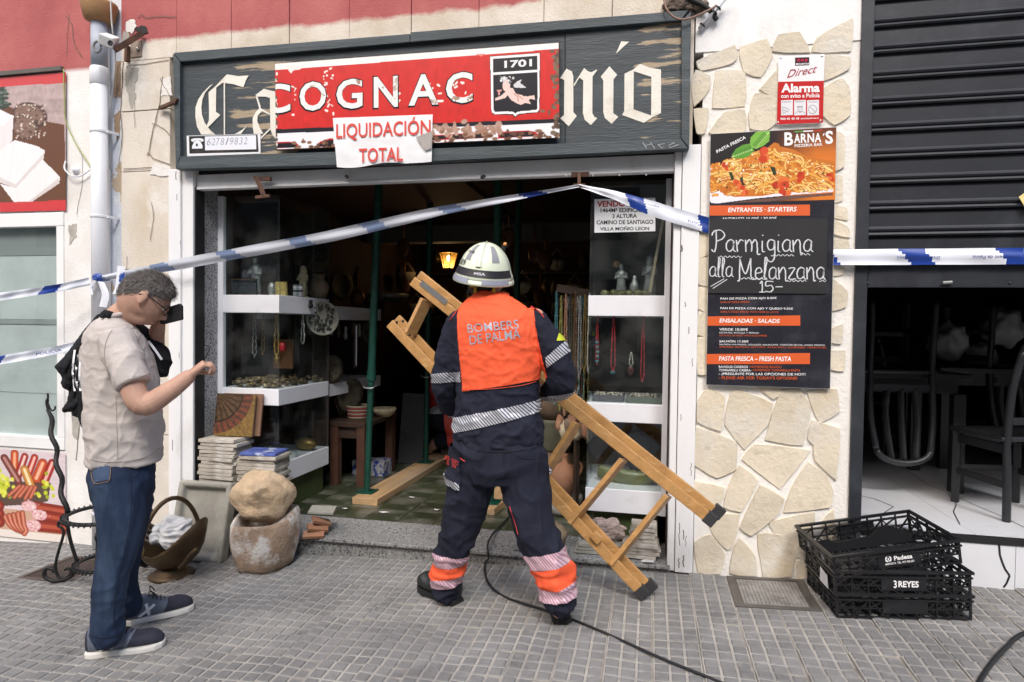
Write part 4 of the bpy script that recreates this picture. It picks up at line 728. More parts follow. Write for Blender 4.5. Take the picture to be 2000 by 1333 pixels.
cv.sheet('poster_sheet', tl_, c_tr, bl_, CP, colmat('poster print', .4, .4))
mb = MB(); mb.box(xl, -4.16, -.03, .0, c_tr.z+.012, c_tr.z+.04); mb.build('top_batten', mat('grey wood', (.12, .11, .1), .8), CP)
SP = thing('sausage_poster', 'poster of sausages and salami in a basket under the left shop window', 'poster', (-4.6, -.01, -.2))
s_tr, s_br, s_l = fy(128, 886, YQ+.004), fy(127, 1061, YQ+.004), fy(0, 882, YQ+.004)
xl = -6.2; f2 = (xl-s_tr.x)/(s_l.x-s_tr.x); stl = Vector((xl, YQ+.004, s_tr.z)); sbl = Vector((xl, YQ+.004, s_br.z))
cv = Canvas(330, 130, 'd9c9cd'); ps = lambda p: [(1-(1-(x/7.014)/128.)/f2, (y/7.014+880-884)/174.) for x, y in p]
cv.noise(.05, 20, 60, 3); cv.poly(ps([(-3000, 860), (900, 850), (900, 1160), (-3000, 1160)]), 'caa58c'); cv.poly(ps([(-3000, 1130), (900, 1150), (900, 1300), (-3000, 1300)]), 'e6dcd4')
def sausage(x0, y0, x1, y1, w, c_, hi):
    cv.line(ps([(x0, y0), (x1, y1)]), w/7.014/174*1.0, '5a2018'); cv.line(ps([(x0, y0), (x1, y1)]), w*.9/7.014/174, c_, hi)
for dx in (0, -900, -1800):
    cv.poly(ps([(dx-100, 480), (dx+700, 440), (dx+660, 700), (dx+450, 760), (dx+50, 820), (dx-100, 800)]), '5b4a40')
    for x0, y0, x1, y1, w, c_, hi in ((205, 80, 195, 400, 110, 'c8552a', 'f0b08a'), (345, 110, 240, 420, 100, 'a52a2a', 'eecfc4'), (480, 115, 400, 330, 100, 'b32d24', 'f2c0b0'), (590, 185, 500, 400, 130, 'c5502c', 'f2b898'), (720, 170, 610, 440, 110, 'a82622', 'efb9ae'), (340, 290, 430, 520, 120, 'c98a3e', 'f0dcae'), (60, 150, 250, 450, 110, '7d4038', 'b98880')): sausage(dx+x0, y0, dx+x1, y1, w, c_, hi)
    for k in range(60):
        u, v = ps([(dx+r_.choice([90, 620, 30])+r_.normal()*55, r_.choice([440, 510, 620])+r_.normal()*40)])[0]; cv.ell(u, v, .008, .022, r_.choice(['c9cf3a', 'e0e25a', '9fae2c']), 0, .5)
    for k in range(5): sausage(dx+120+k*75, 670+(k % 2)*20, dx+270+k*55, 520, 52, 'b0573f', 'd98a70')
    for x, y, w in ((400, 790, 150), (540, 900, 150), (450, 1050, 160)):
        sausage(dx+x+60, y, dx+880, y+(30 if y < 1000 else 0), w, '8e3226', 'b5543e'); u, v = ps([(dx+x, y)])[0]; cv.ell(u, v, .7*w/7.014/128/f2, .5*w/7.014/174, 'd9a3a8'); cv.ell(u, v, .6*w/7.014/128/f2, .42*w/7.014/174, 'e3b9ba')
        for k in range(16): cv.ell(u+.02*r_.normal(), v+.03*r_.normal(), .004, .008, r_.choice(['f2dcd8', 'c98488']), 0, .5)
    for k in range(5):
        t0 = [(dx+60+k*62, 960-k*30+(k*12)), (dx+110+k*55, 1060), (dx+200+k*40, 1130), (dx+330, 1165+k*4)]; cv.line(ps(smooth(t0)), .055, '6e2c20'); cv.line(ps(smooth(t0)), .047, 'b45a42', 'dd9a80')
cv.sheet('poster_sheet', stl, s_tr, sbl, SP, colmat('poster print', .4, .4))
# ---- for sale sheet on the right showcase is added with that showcase
# ================================================================ showcases
M['shelf_white'] = mat('white shelf paint', 'e4e5ea', .5, var=.04, scale=4, layers=[('c9c8c6', 5, .6, .8), ('6b5a4c', 20, .755, .77)], bump=.1)
M['green_base'] = mat('mossy green board', (.05, .07, .022), .6, var=.3, scale=5)
BANDS = ((1.465, 1.59), (.818, .932), (.262, .405))
def showcase(name, label, x0, x1, y0, y1, frame_left, open_side):
    t = thing(name, label, 'showcase', ((x0+x1)/2, (y0+y1)/2, .04))
    for z0, z1 in BANDS:
        mb = MB(); mb.box(x0, x1, y0, y1, z0, z1); mb.build('shelf', M['shelf_white'], t, bevel=.003)
    mb = MB(); mb.box(x0+.05, x1-.04, y0+.06, y1-.02, .04, .261); mb.build('plinth', M['green_base'], t)
    fxx = (x0-.005, x0+.035) if frame_left else (x1-.028, x1+.004)
    mb = MB(); mb.box(fxx[0], fxx[1], y0-.008, y0+.03, .262, 2.285); mb.build('frame_post', M['shelf_white'], t, bevel=.002)
    mb = MB(); mb.box(x0, x1, y1-.012, y1, .405, 2.285); mb.build('back_panel', mat('dark back panel', (.03, .02, .016), .7), t)
    for z0, z1 in ((1.592, 2.284), (.934, 1.463), (.407, .816)):
        mb = MB(); mb.box(x0+.035 if frame_left else x0+.004, x1-.004 if frame_left else x1-.03, y0+.006, y0+.012, z0, z1); mb.build('glass_pane', M['glass'], t)
        xs = x1-.012 if frame_left else x0+.006; n_ = 3
        for k in range(n_):
            ya = y0+.016+(y1-y0-.03)*k/n_; yb = y0+.016+(y1-y0-.03)*(k+1)/n_-.004+(.03 if k < 2 else 0); dx = .008*(k % 2)*(-1 if frame_left else 1)
            mb = MB(); mb.box(xs+dx, xs+dx+.006, ya, yb, z0, z1); mb.build('glass_pane', M['glass'], t)
    return t
showcase('showcase', 'glass showcase with white shelves beside the grey granite column', -3.108, -2.632, .246, .95, True, 1)
showcase('showcase', 'glass showcase with white shelves beside the white right-hand jamb', -.487, -.006, .20, .90, False, 0)
t2 = thing('wall_shelf', 'deep wall unit with two white shelf edges behind the left showcase', 'shelf', (-2.95, 1.6, .04))
for z0, z1 in ((1.43, 1.54), (.80, .90)):
    mb = MB(); mb.box(-3.34, -2.66, 1.02, 2.0, z0, z1); mb.build('shelf', M['shelf_white'], t2)
mb = MB(); mb.box(-3.34, -2.7, 1.98, 2.0, .1, 1.43); mb.build('end_panel', M['iwall'], t2)
# ---------------------------------------------------------------- small goods
M['brass'] = mat('old brass', (.28, .19, .07), .4, .7, var=.3, scale=30, bump=.2)
M['ivory'] = mat('old ivory', (.45, .38, .26), .6, var=.25, scale=30, bump=.2)
M['clay'] = mat('terracotta', (.33, .16, .09), .75, var=.2, scale=8, layers=[((.42, .26, .18), 5, .5, .75), ((.22, .12, .08), 14, .62, .75)], bump=.3)
M['urn'] = mat('dusty brown urn', (.16, .11, .075), .6, var=.3, scale=7, layers=[((.26, .23, .18), 3, .5, .8)], bump=.3)
M['wood_dark'] = mat('dark table wood', (.05, .03, .02), .5, var=.3, scale=4, stretch=(1, 1, .2), bump=.2)
M['pewter'] = mat('pewter', (.33, .34, .34), .45, .6, var=.2, scale=20)
def single(name, mb, mt_, label, cat, group=None, smooth=True, base=None):
    o = mb.build(name, mt_, None, smooth=smooth); return tag(o, label, cat, group)
def figure(name, label, p, h, mt_, veil=True, group=None):
    """robed statuette: robe, head, arms on a foot"""
    t = thing(name, label, 'statuette', p, group=group); x, y, z = p
    mb = MB(); mb.lathe([(.17*h, 0), (.18*h, .03*h), (.14*h, .05*h)], p, 14); mb.build('foot', mt_, t, smooth=False)
    mb = MB(); mb.lathe([(.13*h, .05*h), (.15*h, .2*h), (.12*h, .42*h), (.14*h, .6*h), (.13*h, .72*h), (.06*h, .8*h)], p, 16, sy=.75)
    for s in (-1, 1): mb.tube([(x+s*.12*h, y, z+.7*h), (x+s*.16*h, y-.05*h, z+.55*h), (x+s*.04*h, y-.13*h, z+.58*h)], [.045*h, .04*h, .03*h], 7)
    mb.build('robe', mt_, t, smooth=True)
    mb = MB(); mb.blob((x, y-.01*h, z+.88*h), (.065*h, .07*h, .09*h), 10, 7)
    if veil: mb.lathe([(.12*h, .68*h), (.1*h, .85*h), (.085*h, .95*h), (.03*h, 1.0*h)], (x, y+.02*h, z), 12)
    mb.build('head', mt_, t, smooth=True); return t
def strand(name, label, top, L, w, mt_, group=None, bead=.005, pend=None, color2=None):
    """necklace hanging as a long loop of beads"""
    top = Vector(top); t = thing(name, label, 'necklace', top, group=group); mb = MB(); n = int(L*2/(bead*2.1))
    for k in range(n):
        u = k/n; a = u*2*math.pi; s_ = math.sin(a/2); x = w*math.sin(a)*(.4+.6*s_); z = -L*s_**1.0 if False else -L*(1-abs(1-2*u))
        x = (1 if u < .5 else -1)*w*math.sqrt(max(0, min(1, (1-abs(1-2*u)))))*(1 if abs(1-2*u) > .12 else abs(1-2*u)/.12)
        mb.blob(top+Vector((x, .004*math.sin(k), z)), bead*(1.4 if k % 7 == 0 else 1), 6, 4)
    mb.build('bead_string', mt_, t, smooth=True)
    if pend: pm = MB(); pend(pm, top+Vector((0, 0, -L))); pm.build('pendant', color2 or mt_, t, smooth=True)
    return t
def cross(pm, p): pm.box(p.x-.004, p.x+.004, p.y-.003, p.y+.003, p.z-.055, p.z); pm.box(p.x-.016, p.x+.016, p.y-.003, p.y+.003, p.z-.024, p.z-.016)
def drop(pm, p): pm.blob(p+Vector((0, 0, -.03)), (.02, .008, .03), 10, 8)
zt, zm, zl = 1.591, .933, .406
figure('statuette', 'pale robed statuette with a cane standing in the left showcase', fy(323, 573, .4) if False else (-2.99, .5, zt), .30, M['pewter'], False)
figure('statuette', 'ivory veiled madonna statuette at the corner of the left showcase', (-2.73, .72, zt), .25, M['ivory'])
t = thing('relief_plaque', 'dark framed relief plaque standing on the top shelf of the left showcase', 'plaque', (-2.98, .36, zt)); mb = MB(); mb.obox((-2.985, .36, zt+.06), (.2, .02, .115), rotm(.12)); mb.build('panel', mat('dark relief', (.05, .055, .065), .5, .3, var=.5, scale=60, bump=1.0, bscale=60), t)
for a, b_, c_, d_ in ((-3.095, -2.875, zt, zt+.012), (-3.095, -2.875, zt+.108, zt+.12)): mb = MB(); mb.box(a, b_, .335, .36, c_, d_); mb.build('frame_bar', M['wood_dark'], t)
mb = MB(); mb.blob((-2.80, .42, zt+.05), (.032, .03, .05), 10, 8, amp=.2); mb.lathe([(.03, 0), (.02, .02)], (-2.80, .42, zt), 10); single('bust', mb, M['pewter'], 'tiny grey bust on the top shelf of the left showcase', 'bust')
mb = MB(); mb.obox((-2.70, .38, zt+.05), (.09, .012, .1), rotm(.1)); single('picture_tile', mb, mat('yellow print', (.4, .3, .1), .5, var=.6, scale=70), 'yellow patterned tile standing in the left showcase', 'tile', smooth=False)
mb = MB(); mb.lathe([(.036, 0), (.036, .085), (.033, .09), (.033, .005)], (-2.67, .55, zt), 18); mb.cur = 1; single('mug', mb, mat('white mug', (.6, .6, .62), .3, layers=[((.03, .04, .08), 3, .5, .52, (0, 0, 14))]), 'white mug with a dark band in the left showcase', 'mug')
mb = MB(); mb.lathe([(.05, 0), (.075, .05), (.08, .1), (.05, .15), (.045, .18), (.06, .19)], (-2.68, .86, zt), 18); single('vase', mb, M['urn'], 'round brown vase in the rear corner of the left showcase', 'vase')
gold = mat('yellow beads', (.45, .32, .06), .35, .3); red = mat('red beads', (.45, .02, .03), .3); pearl = mat('pearl beads', (.5, .5, .46), .3); turq = mat('turquoise beads', (.05, .18, .21), .35)
strand('necklace', 'yellow rosary with a cross hanging in the left showcase', (-2.75, .40, 1.46), .30, .018, gold, pend=cross)
strand('necklace', 'single pearl string hanging in the left showcase', (-2.66, .60, 1.46), .22, .014, pearl)
strand('necklace', 'thin dark bead string hanging nearest the frame of the left showcase', (-2.93, .40, 1.46), .32, .016, M['pewter'], bead=.004)
strand('necklace', 'fine golden chain hanging between other strings in the left showcase', (-2.86, .40, 1.46), .30, .012, M['brass'], bead=.003)
mb = MB(); mb.blob((-2.715, .42, 1.22), (.026, .02, .035), 10, 8, amp=.3); single('heart_charm', mb, red, 'bright red charm hanging in the left showcase', 'charm')
mb = MB(); mb.box(-2.92, -2.76, .62, .64, 1.05, 1.27); single('orange_picture', mb, mat('orange wood', (.25, .10, .03), .5), 'orange wooden picture at the back of the left showcase', 'picture', smooth=False)
r_ = random.Random(5); mb = MB()
for k in range(150):
    x, y = r_.uniform(-3.06, -2.66), r_.uniform(.29, .85); s = r_.uniform(.012, .04); mb.blob((x, y, zm+s*.4+r_.random()*.05*(1-abs(x+2.86)*2.5)), (s, s*r_.uniform(.5, 1), s*.45), 7, 5, rotm(r_.uniform(-.6, .6), r_.uniform(-.6, .6), r_.uniform(0, 3)), amp=.3, seed=k)
tag(mb.build('trinket_heap', mat('mixed trinkets', (.16, .12, .07), .4, .3, var=.8, scale=25), None), kind='stuff')
mb = MB()
for k in range(14): mb.blob((r_.uniform(-2.95, -2.7), r_.uniform(.3, .4), zm+.03), (.022, .02, .008), 8, 5, rotm(r_.uniform(-.8, .8), r_.uniform(-.8, .8), 0))
tag(mb.build('brass_trinkets', M['brass'], None), kind='stuff')
mb = MB(); mb.blob((-2.72, .75, zl+.05), (.09, .05, .05), 14, 8, amp=.15); single('brass_dish', mb, M['brass'], 'dull brass dish at the bottom of the left showcase', 'dish')
# carved round plaque hung on the rear corner of the left case
dp = fx(630, 622, -2.6); t = thing('carved_disc', 'round carved disc with a rim hanging on the corner of the left showcase', 'plaque', dp); Rm = rotm(math.pi/2, 0, math.radians(55)); 
mb = MB(); mb.lathe([(0, .0), (.118, .0), (.122, .008), (.132, .014), (.136, .004), (.132, -.012), (0, -.012)], dp, 40, Rm); mb.build('rim', mat('stone rim', (.3, .29, .24), .8, var=.3, scale=20, bump=.4), t, smooth=True)
mb = MB()
for k in range(70):
    a = r_.uniform(0, 6.28); rr = .11*math.sqrt(r_.random()); q = dp+Rm @ Vector((rr*math.cos(a), rr*math.sin(a), .006)); mb.blob(q, (.016*r_.uniform(.4, 1.3), .008*r_.uniform(.5, 2), .007), 7, 5, Rm @ rotm(0, 0, r_.uniform(0, 3)))
mb.build('carving', mat('dark carving', (.045, .05, .04), .7, var=.7, scale=40, bump=.5), t, smooth=True)
mb = MB(); q = fx(607, 590, -2.62); mb.lathe([(0, .005), (.016, .004), (.017, -.004), (0, -.005)], q, 14, Rm); mb.lathe([(0, .005), (.02, .004), (.021, -.004), (0, -.005)], q+Vector((0, 0, -.03)), 14, Rm); single('medal', mb, M['black'], 'small dark medal hanging beside the carved disc', 'medal')
# right showcase goods
figure('statuette', 'grey metal statuette of a robed pair in the right showcase', (-.30, .42, zt), .22, M['pewter'], False); figure('statuette', 'slim grey angel statuette leaning in the right showcase', (-.12, .45, zt), .27, M['pewter'])
mb = MB(); mb.lathe([(.022, 0), (.012, .015), (.03, .05), (.026, .08), (.01, .11), (.013, .125), (.003, .135)], (-.215, .36, zt), 14); single('pitcher', mb, M['pewter'], 'small covered pewter pitcher in the right showcase', 'pitcher')
for k in range(6):
    mb = MB(); mb.blob((-.40+.05*k+.01*r_.random(), .30+.06*r_.random(), zt+.02), (.03, .03, .022), 9, 6, amp=.5, fr=5, seed=k); single('ornament', mb, mat('mossy brass', (.16, .15, .07), .5, .4, var=.5, scale=40, bump=.5), 'small tarnished ornament lying on the top shelf of the right showcase', 'ornament', 'ornaments in the right showcase')
mb = MB(); mb.obox((-.07, .33, 1.93), (.016, .012, .68), rotm(0, .16, 0)); single('stick', mb, M['ivory'], 'pale stick leaning against the right showcase frame', 'stick', smooth=False)
mb = MB(); mb.lathe([(0, .006), (.022, .004), (.024, -.002), (0, -.004)], (-.345, .7, 1.83), 16, rotm(math.pi/2)); single('coin_disc', mb, mat('amber disc', (.5, .28, .08), .4), 'amber disc hanging inside the right showcase', 'disc')
strand('necklace', 'red necklace with turquoise beads nearest the bead strings', (-.435, .28, 1.46), .30, .008, red, bead=.004, pend=lambda pm, p: [pm.blob(p+Vector((.004*math.sin(k), 0, .02+.03*k)), .011, 8, 6) for k in range(5)], color2=turq)
strand('necklace', 'red necklace ending in a turquoise block', (-.335, .28, 1.46), .34, .013, red, bead=.0045, pend=lambda pm, p: pm.box(p.x-.014, p.x+.014, p.y-.006, p.y+.006, p.z-.012, p.z+.006), color2=turq)
strand('necklace', 'silver pendant with a dark stone on a short cord', (-.225, .28, 1.24), .08, .012, pearl, bead=.004, pend=drop, color2=mat('dark stone', (.08, .03, .025), .3))
strand('necklace', 'long red and white bead necklace beside the silver pendant', (-.155, .28, 1.46), .40, .011, red, bead=.004)
for x0, x1, y_, lb in ((-.455, -.27, .27, 'grey tray of rings in the right showcase'), (-.245, -.045, .25, 'green-edged tray of rings in the right showcase')):
    t = thing('ring_tray', lb, 'tray', ((x0+x1)/2, y_+.09, zm)); mb = MB(); mb.box(x0, x1, y_, y_+.18, zm, zm+.012); mb.build('base', M['black'], t)
    tm_ = mat('tray rim '+lb[:4], (.12, .14, .12) if 'green' in lb else (.10, .10, .12), .6)
    for a in ((x0, x1, y_-.004, y_+.004), (x0, x1, y_+.176, y_+.184), (x0-.004, x0+.004, y_, y_+.18), (x1-.004, x1+.004, y_, y_+.18)): mb = MB(); mb.box(a[0], a[1], a[2], a[3], zm+.001, zm+.04); mb.build('rim', tm_, t)
    mb = MB()
    for k in range(70): mb.blob((r_.uniform(x0+.01, x1-.01), r_.uniform(y_+.01, y_+.17), zm+.035+.01*r_.random()), r_.uniform(.004, .009), 6, 4)
    mb.build('rings', mat('silver rings', (.4, .37, .33), .3, .7, var=.6, scale=60), t, kind='stuff')
mb = MB(); mb.tube(smooth([(-.42, .40, zl+.06), (-.33, .38, zl+.05), (-.22, .36, zl+.035), (-.10, .36, zl+.05), (-.05, .37, zl+.09)]), [.045]*6+[.055]*6+[.045]*5+[.02]*4, 12, flat=.6); single('ceramic_shoe', mb, mat('green glaze', (.13, .14, .06), .3, var=.4, scale=9), 'green glazed ceramic shoe at the bottom of the right showcase', 'ornament')
mb = MB(); mb.blob((-.15, .6, zl+.15), (.12, .08, .14), 14, 10, amp=.3); single('dark_rock', mb, mat('dark mineral', (.03, .03, .032), .5, var=.5, scale=20), 'dark mineral lump behind the ceramic shoe', 'rock')
# for-sale sheet taped on the right showcase pane
VS = thing('for_sale_sheet', 'white for-sale sheet with red and black capitals taped on the right showcase glass', 'notice', fy(1220, 454, .195)); YV = .2015
mb = MB(); quadbox(mb, (1161, 389.5), (1280, 386.5), (1280, 452), (1161, 455), YV, .002); mb.build('paper', mat('white notice', 'eceff2', .5, var=.02), VS)
mb = MB(); ptext(mb, 'VENDO SOLAR', YV-.0008, (1166, 405), (1276, 402.5), (1166, 393), bold=.03); mb.build('lettering', mat('notice red', 'b3262b', .5), VS)
for s_, x0, x1, yb in (('1464M² EDIFICABLE', 1173, 1268, 415.5), ('3 ALTURA', 1196, 1244, 427), ('CAMINO DE SANTIAGO', 1165, 1276, 439), ('VILLA MOÑIO LEON', 1172, 1268, 451)):
    mb = MB(); ptext(mb, s_, YV-.0008, (x0, yb), (x1, yb-1), (x0, yb-8.2), bold=.025); mb.build('lettering', M['black'], VS)
# ================================================================ inside the shop
M['prop'] = mat('green prop paint', (.008, .06, .042), .4, .1, var=.3, scale=10, layers=[((.15, .14, .12), 9, .68, .75)])
M['galv'] = mat('galvanised', (.45, .45, .45), .35, .8, var=.2)
M['plank'] = mat('new sawn timber', (.45, .29, .15), .7, var=.2, scale=5, stretch=(4, .3, 4), layers=[((.30, .28, .25), 3, .48, .75, (1, .3, 1))], bump=.2)
def prop(base, top, label):
    base = Vector(base); top = Vector(top); d = top-base; t = thing('steel_prop', label, 'prop', base, group='green steel props in the shop')
    mb = MB(); mb.box(base.x-.07, base.x+.07, base.y-.07, base.y+.07, base.z, base.z+.006); mb.build('base_plate', M['prop'], t)
    mid = base+d*.36
    mb = MB(); mb.tube([base+Vector((0, 0, .006)), mid], .024, 14); mb.build('outer_tube', M['prop'], t, smooth=False)
    mb = MB(); mb.tube([mid, top], .030, 14); mb.build('inner_tube', M['prop'], t)
    mb = MB(); mb.tube([mid-d*.012, mid+d*.02], .036, 14); mb.build('collar', M['prop'], t)
    mb = MB(); a = mid-d*.03; mb.tube(smooth([a+Vector((-.05, -.03, .0)), a+Vector((-.02, -.045, -.012)), a+Vector((.03, -.04, -.01)), a+Vector((.05, -.0, .01))]), .005, 8); mb.build('pin', M['galv'], t, smooth=True)
    for k in range(6):
        q = base+d*(.06+.045*k); mb = MB(); mb.lathe([(0, .0015), (.006, .001), (.006, 0)], q+Vector((0, -.0245, 0)), 8, rotm(math.pi/2)); mb.build('hole', M['black'], t)
plA = thing('timber_plank', 'pale sawn plank on the shop floor carrying two steel props', 'plank', (-2.17, .68, .044)); mb = MB(); mb.bar((-2.175, .655, .068), (-2.12, 3.9, .068), .205, .05); mb.build('board', M['plank'], plA, bevel=.003)
prop((-2.24, .83, .094), (-2.19, .90, 2.58), 'green steel prop standing on the front end of the sawn plank'); prop((-2.17, 1.95, .094), (-2.17, 2.0, 2.58), 'green steel prop further along the sawn plank')
plB = thing('timber_plank', 'short pale plank end showing behind the firefighter legs', 'plank', (-1.2, .75, .044)); mb = MB(); mb.bar((-1.27, .66, .068), (-1.02, 3.0, .068), .19, .05); mb.build('board', M['plank'], plB, bevel=.003)
prop((-1.24, .80, .094), (-1.22, .85, 2.9), 'green steel prop standing on the plank behind the firefighter'); prop((-1.31, 1.9, .044), (-1.30, 1.95, 2.9), 'green steel prop right behind the firefighter helmet')
tb = thing('low_table', 'dark wooden low table inside the doorway', 'table', (-2.6, 1.45, .044))
mb = MB(); mb.box(-3.3, -2.40, 1.12, 1.80, .535, .575); mb.build('table_top', M['wood_dark'], tb, bevel=.004)
for x, y in ((-2.68, 1.16), (-2.44, 1.16), (-2.44, 1.74), (-3.2, 1.16)): mb = MB(); mb.box(x-.035, x+.035, y-.035, y+.035, .044, .534); mb.build('leg', mat('reddish leg wood', (.09, .04, .025), .5, var=.3), tb)
mb = MB(); mb.box(-3.2, -2.45, 1.15, 1.18, .44, .53); mb.build('apron', M['wood_dark'], tb)
def basket(p):
    t = thing('striped_basket', 'small woven basket with red and cream stripes on the low table', 'basket', p)
    for k in range(7): mb = MB(); mb.lathe([(.085+.004*k, .016*k), (.089+.004*k, .016*k+.008), (.087+.004*k, .016*k+.015), (.078+.004*k, .016*k+.015), (.076+.004*k, .016*k)], p, 24); mb.build('woven_ring', mat('red weave', (.3, .05, .06), .8, bump=.6) if k % 2 else mat('cream weave', (.4, .33, .22), .8, bump=.6), t, smooth=True)
    mb = MB(); mb.lathe([(.084, .0), (.083, .012), (0, .012)], p, 20); mb.build('floor', M['ivory'], t)
basket((-2.60, 1.40, .576))
mb = MB(); mb.lathe([(.06, 0), (.1, .04), (.11, .07), (.1, .075), (.06, .01)], (-2.42+.0, 1.55, .576), 20); single('wicker_bowl', mb, M['ivory'], 'yellowish bowl beside the striped basket', 'bowl')
for k in range(5): mb = MB(); mb.obox((-2.80+.03*k, 1.42+.01*k, .66), (.008, .09, .16), rotm(.1, .15*(k-2), .3)); single('leaflet', mb, M['ivory'], 'upright leaflet beside the striped basket', 'leaflet', 'leaflets on the low table', smooth=False)
mb = MB(); mb.box(-2.70, -2.40, 1.50, 1.68, .045, .175); bx_ = single('tile_box', mb, mat('blue and white tile', (.5, .5, .5), .3, var=.05, layers=[((.03, .06, .3), 22, .5, .54)]), 'box covered in blue and white patterned tiles under the table', 'box', smooth=False)
mb = MB(); mb.obox((-2.37, 2.12, .38), (.24, .02, .68), rotm(-.12, .04, .15)); single('grey_board', mb, mat('grey board', (.055, .055, .058), .7), 'grey board leaning behind the steel prop', 'board', smooth=False)
mb = MB(); mb.obox((-2.10, 2.35, .25), (.1, .02, .42), rotm(-.12, 0, .2)); single('brown_board', mb, M['wood_dark'], 'narrow brown board leaning beside the grey board', 'board', smooth=False)
# plates, vases and clutter on the walls
for k, (x, y, z, r0) in enumerate(((-3.30, 1.3, 1.9, .14), (-2.68, 1.06, 1.02, .12), (-2.66, 1.35, .78, .15), (-3.3, 2.4, 1.8, .16), (-2.64, 1.7, 1.32, .10))):
    mb = MB(); mb.lathe([(0, .004), (r0*.6, .006), (r0*.65, .014), (r0, .022), (r0, .014), (r0*.6, -.002), (0, -.004)], (x, y, z), 28, rotm(math.pi/2, 0, math.radians(70))); single('wall_plate', mb, mat('dark carved plate', (.07, .06, .04), .6, var=.6, scale=30, bump=.5), ['large dark plate hung high behind the left showcase', 'brown oval plate hung under the inner shelf edge', 'dark plate hung low beside the low table', 'dark plate on the far left wall of the shop', 'small dark plate on the inner shelf edge'][k], 'plate')
for k in range(7):
    mb = MB(); x = -2.69; y = 1.08+k*.13; mb.lathe([(.012, 0), (.02, .03), (.012, .07), (.018, .1), (.0, .12)], (x, y, 1.30-.02*(k % 3)), 8); single('hanging_charm', mb, M['wood_dark'] if k % 2 else M['pewter'], 'little %s charm hanging from the inner white shelf edge' % ('wooden' if k % 2 else 'pewter'), 'charm', 'charms on the inner shelf')
bc = thing('back_shelves', 'dark shelf unit along the rear wall of the shop', 'shelf', (-1.8, 4.95, .044))
for z in (.8, 1.25, 1.7, 2.1): mb = MB(); mb.box(-3.3, -.2, 4.75, 5.15, z, z+.03); mb.build('shelf', M['wood_dark'], bc)
for k in range(26):
    z = (.83, 1.28, 1.73)[k % 3]; x = -3.2+k*.115+r_.uniform(-.02, .02); h = r_.uniform(.12, .3); w = r_.uniform(.04, .09); mb = MB(); mb.lathe([(w*.6, 0), (w, h*.35), (w*.8, h*.6), (w*.35, h*.8), (w*.5, h)], (x, 4.9, z), 14)
    single('vase', mb, (M['pewter'], M['brass'], M['urn'], M['clay'])[k % 4], '%s vase standing on the %s dark shelf at the back of the shop' % (('pewter', 'brass', 'dusty brown', 'terracotta')[k % 4], ('lowest', 'middle', 'upper')[k % 3]), 'vase', 'pots on the back shelves')
mb = MB(); mb.lathe([(.10, 0), (.2, .03), (.24, .09), (.22, .10), (.1, .02)], fy(760, 590, 3.4), 24); single('metal_bowl', mb, M['pewter'], 'wide pewter bowl catching light deep in the shop', 'bowl')
mr = thing('wall_mirror', 'narrow mirror leaning behind the left showcase', 'mirror', (-2.64, 1.9, 1.0)); q = fx(697, 675, -2.60)
mb = MB(); mb.obox(q, (.012, .11, .34), rotm(0, 0, .35)); mb.build('mirror_glass', mat('mirror', (.85, .87, .88), .03, 1.0, var=0), mr); mb = MB(); mb.obox(q+Vector((-.012, 0, 0)), (.015, .15, .38), rotm(0, 0, .35)); mb.build('mirror_frame', M['wood_dark'], mr)
# lantern, lit
lp = fy(876, 508, 3.6); ln = thing('ceiling_lantern', 'lit glass lantern hanging from the ceiling at the back of the shop', 'lantern', lp)
mb = MB(); mb.tube([lp+Vector((0, 0, .12)), (lp.x, lp.y, 2.9)], .006, 6); mb.build('chain', M['black'], ln)
mb = MB(); mb.lathe([(.03, .12), (.12, .085), (.125, .078)], lp, 6); mb.build('cap', M['brass'], ln)
mb = MB(); mb.lathe([(.05, -.12), (.065, -.10), (.05, -.105)], lp, 6); mb.lathe([(.012, -.15), (.05, -.12)], lp, 6); mb.build('finial', M['brass'], ln)
for k in range(6): a = k*math.pi/3; mb = MB(); mb.tube([lp+Vector((.115*math.cos(a), .115*math.sin(a), .078)), lp+Vector((.06*math.cos(a), .06*math.sin(a), -.105))], .005, 6); mb.build('rib', M['brass'], ln)
for k in range(6):
    a, b_ = k*math.pi/3, (k+1)*math.pi/3; e = .97; mb = MB(); mb.quad(*[lp+Vector((rr*e*math.cos(c), rr*e*math.sin(c), z)) for rr, z, c in ((.112, .076, a), (.112, .076, b_), (.059, -.103, b_), (.059, -.103, a))]); mb.build('pane', mat('amber glass', (.8, .55, .2), .4, alpha=.35), ln)
mb = MB(); mb.blob(lp+Vector((0, 0, .02)), (.025, .025, .04), 12, 8); mb.build('bulb', mat('bulb', (1.0, .62, .22), .5, emit=6, var=0), ln, smooth=True)
ll = bpy.data.lights.new('lantern_light', 'POINT'); ll.energy = 2.5; ll.color = (1, .66, .3); ll.shadow_soft_size = .04; lo = bpy.data.objects.new('lantern_light', ll); S.collection.objects.link(lo); lo.parent = ln; lo.location = (0, -.0, -.05)
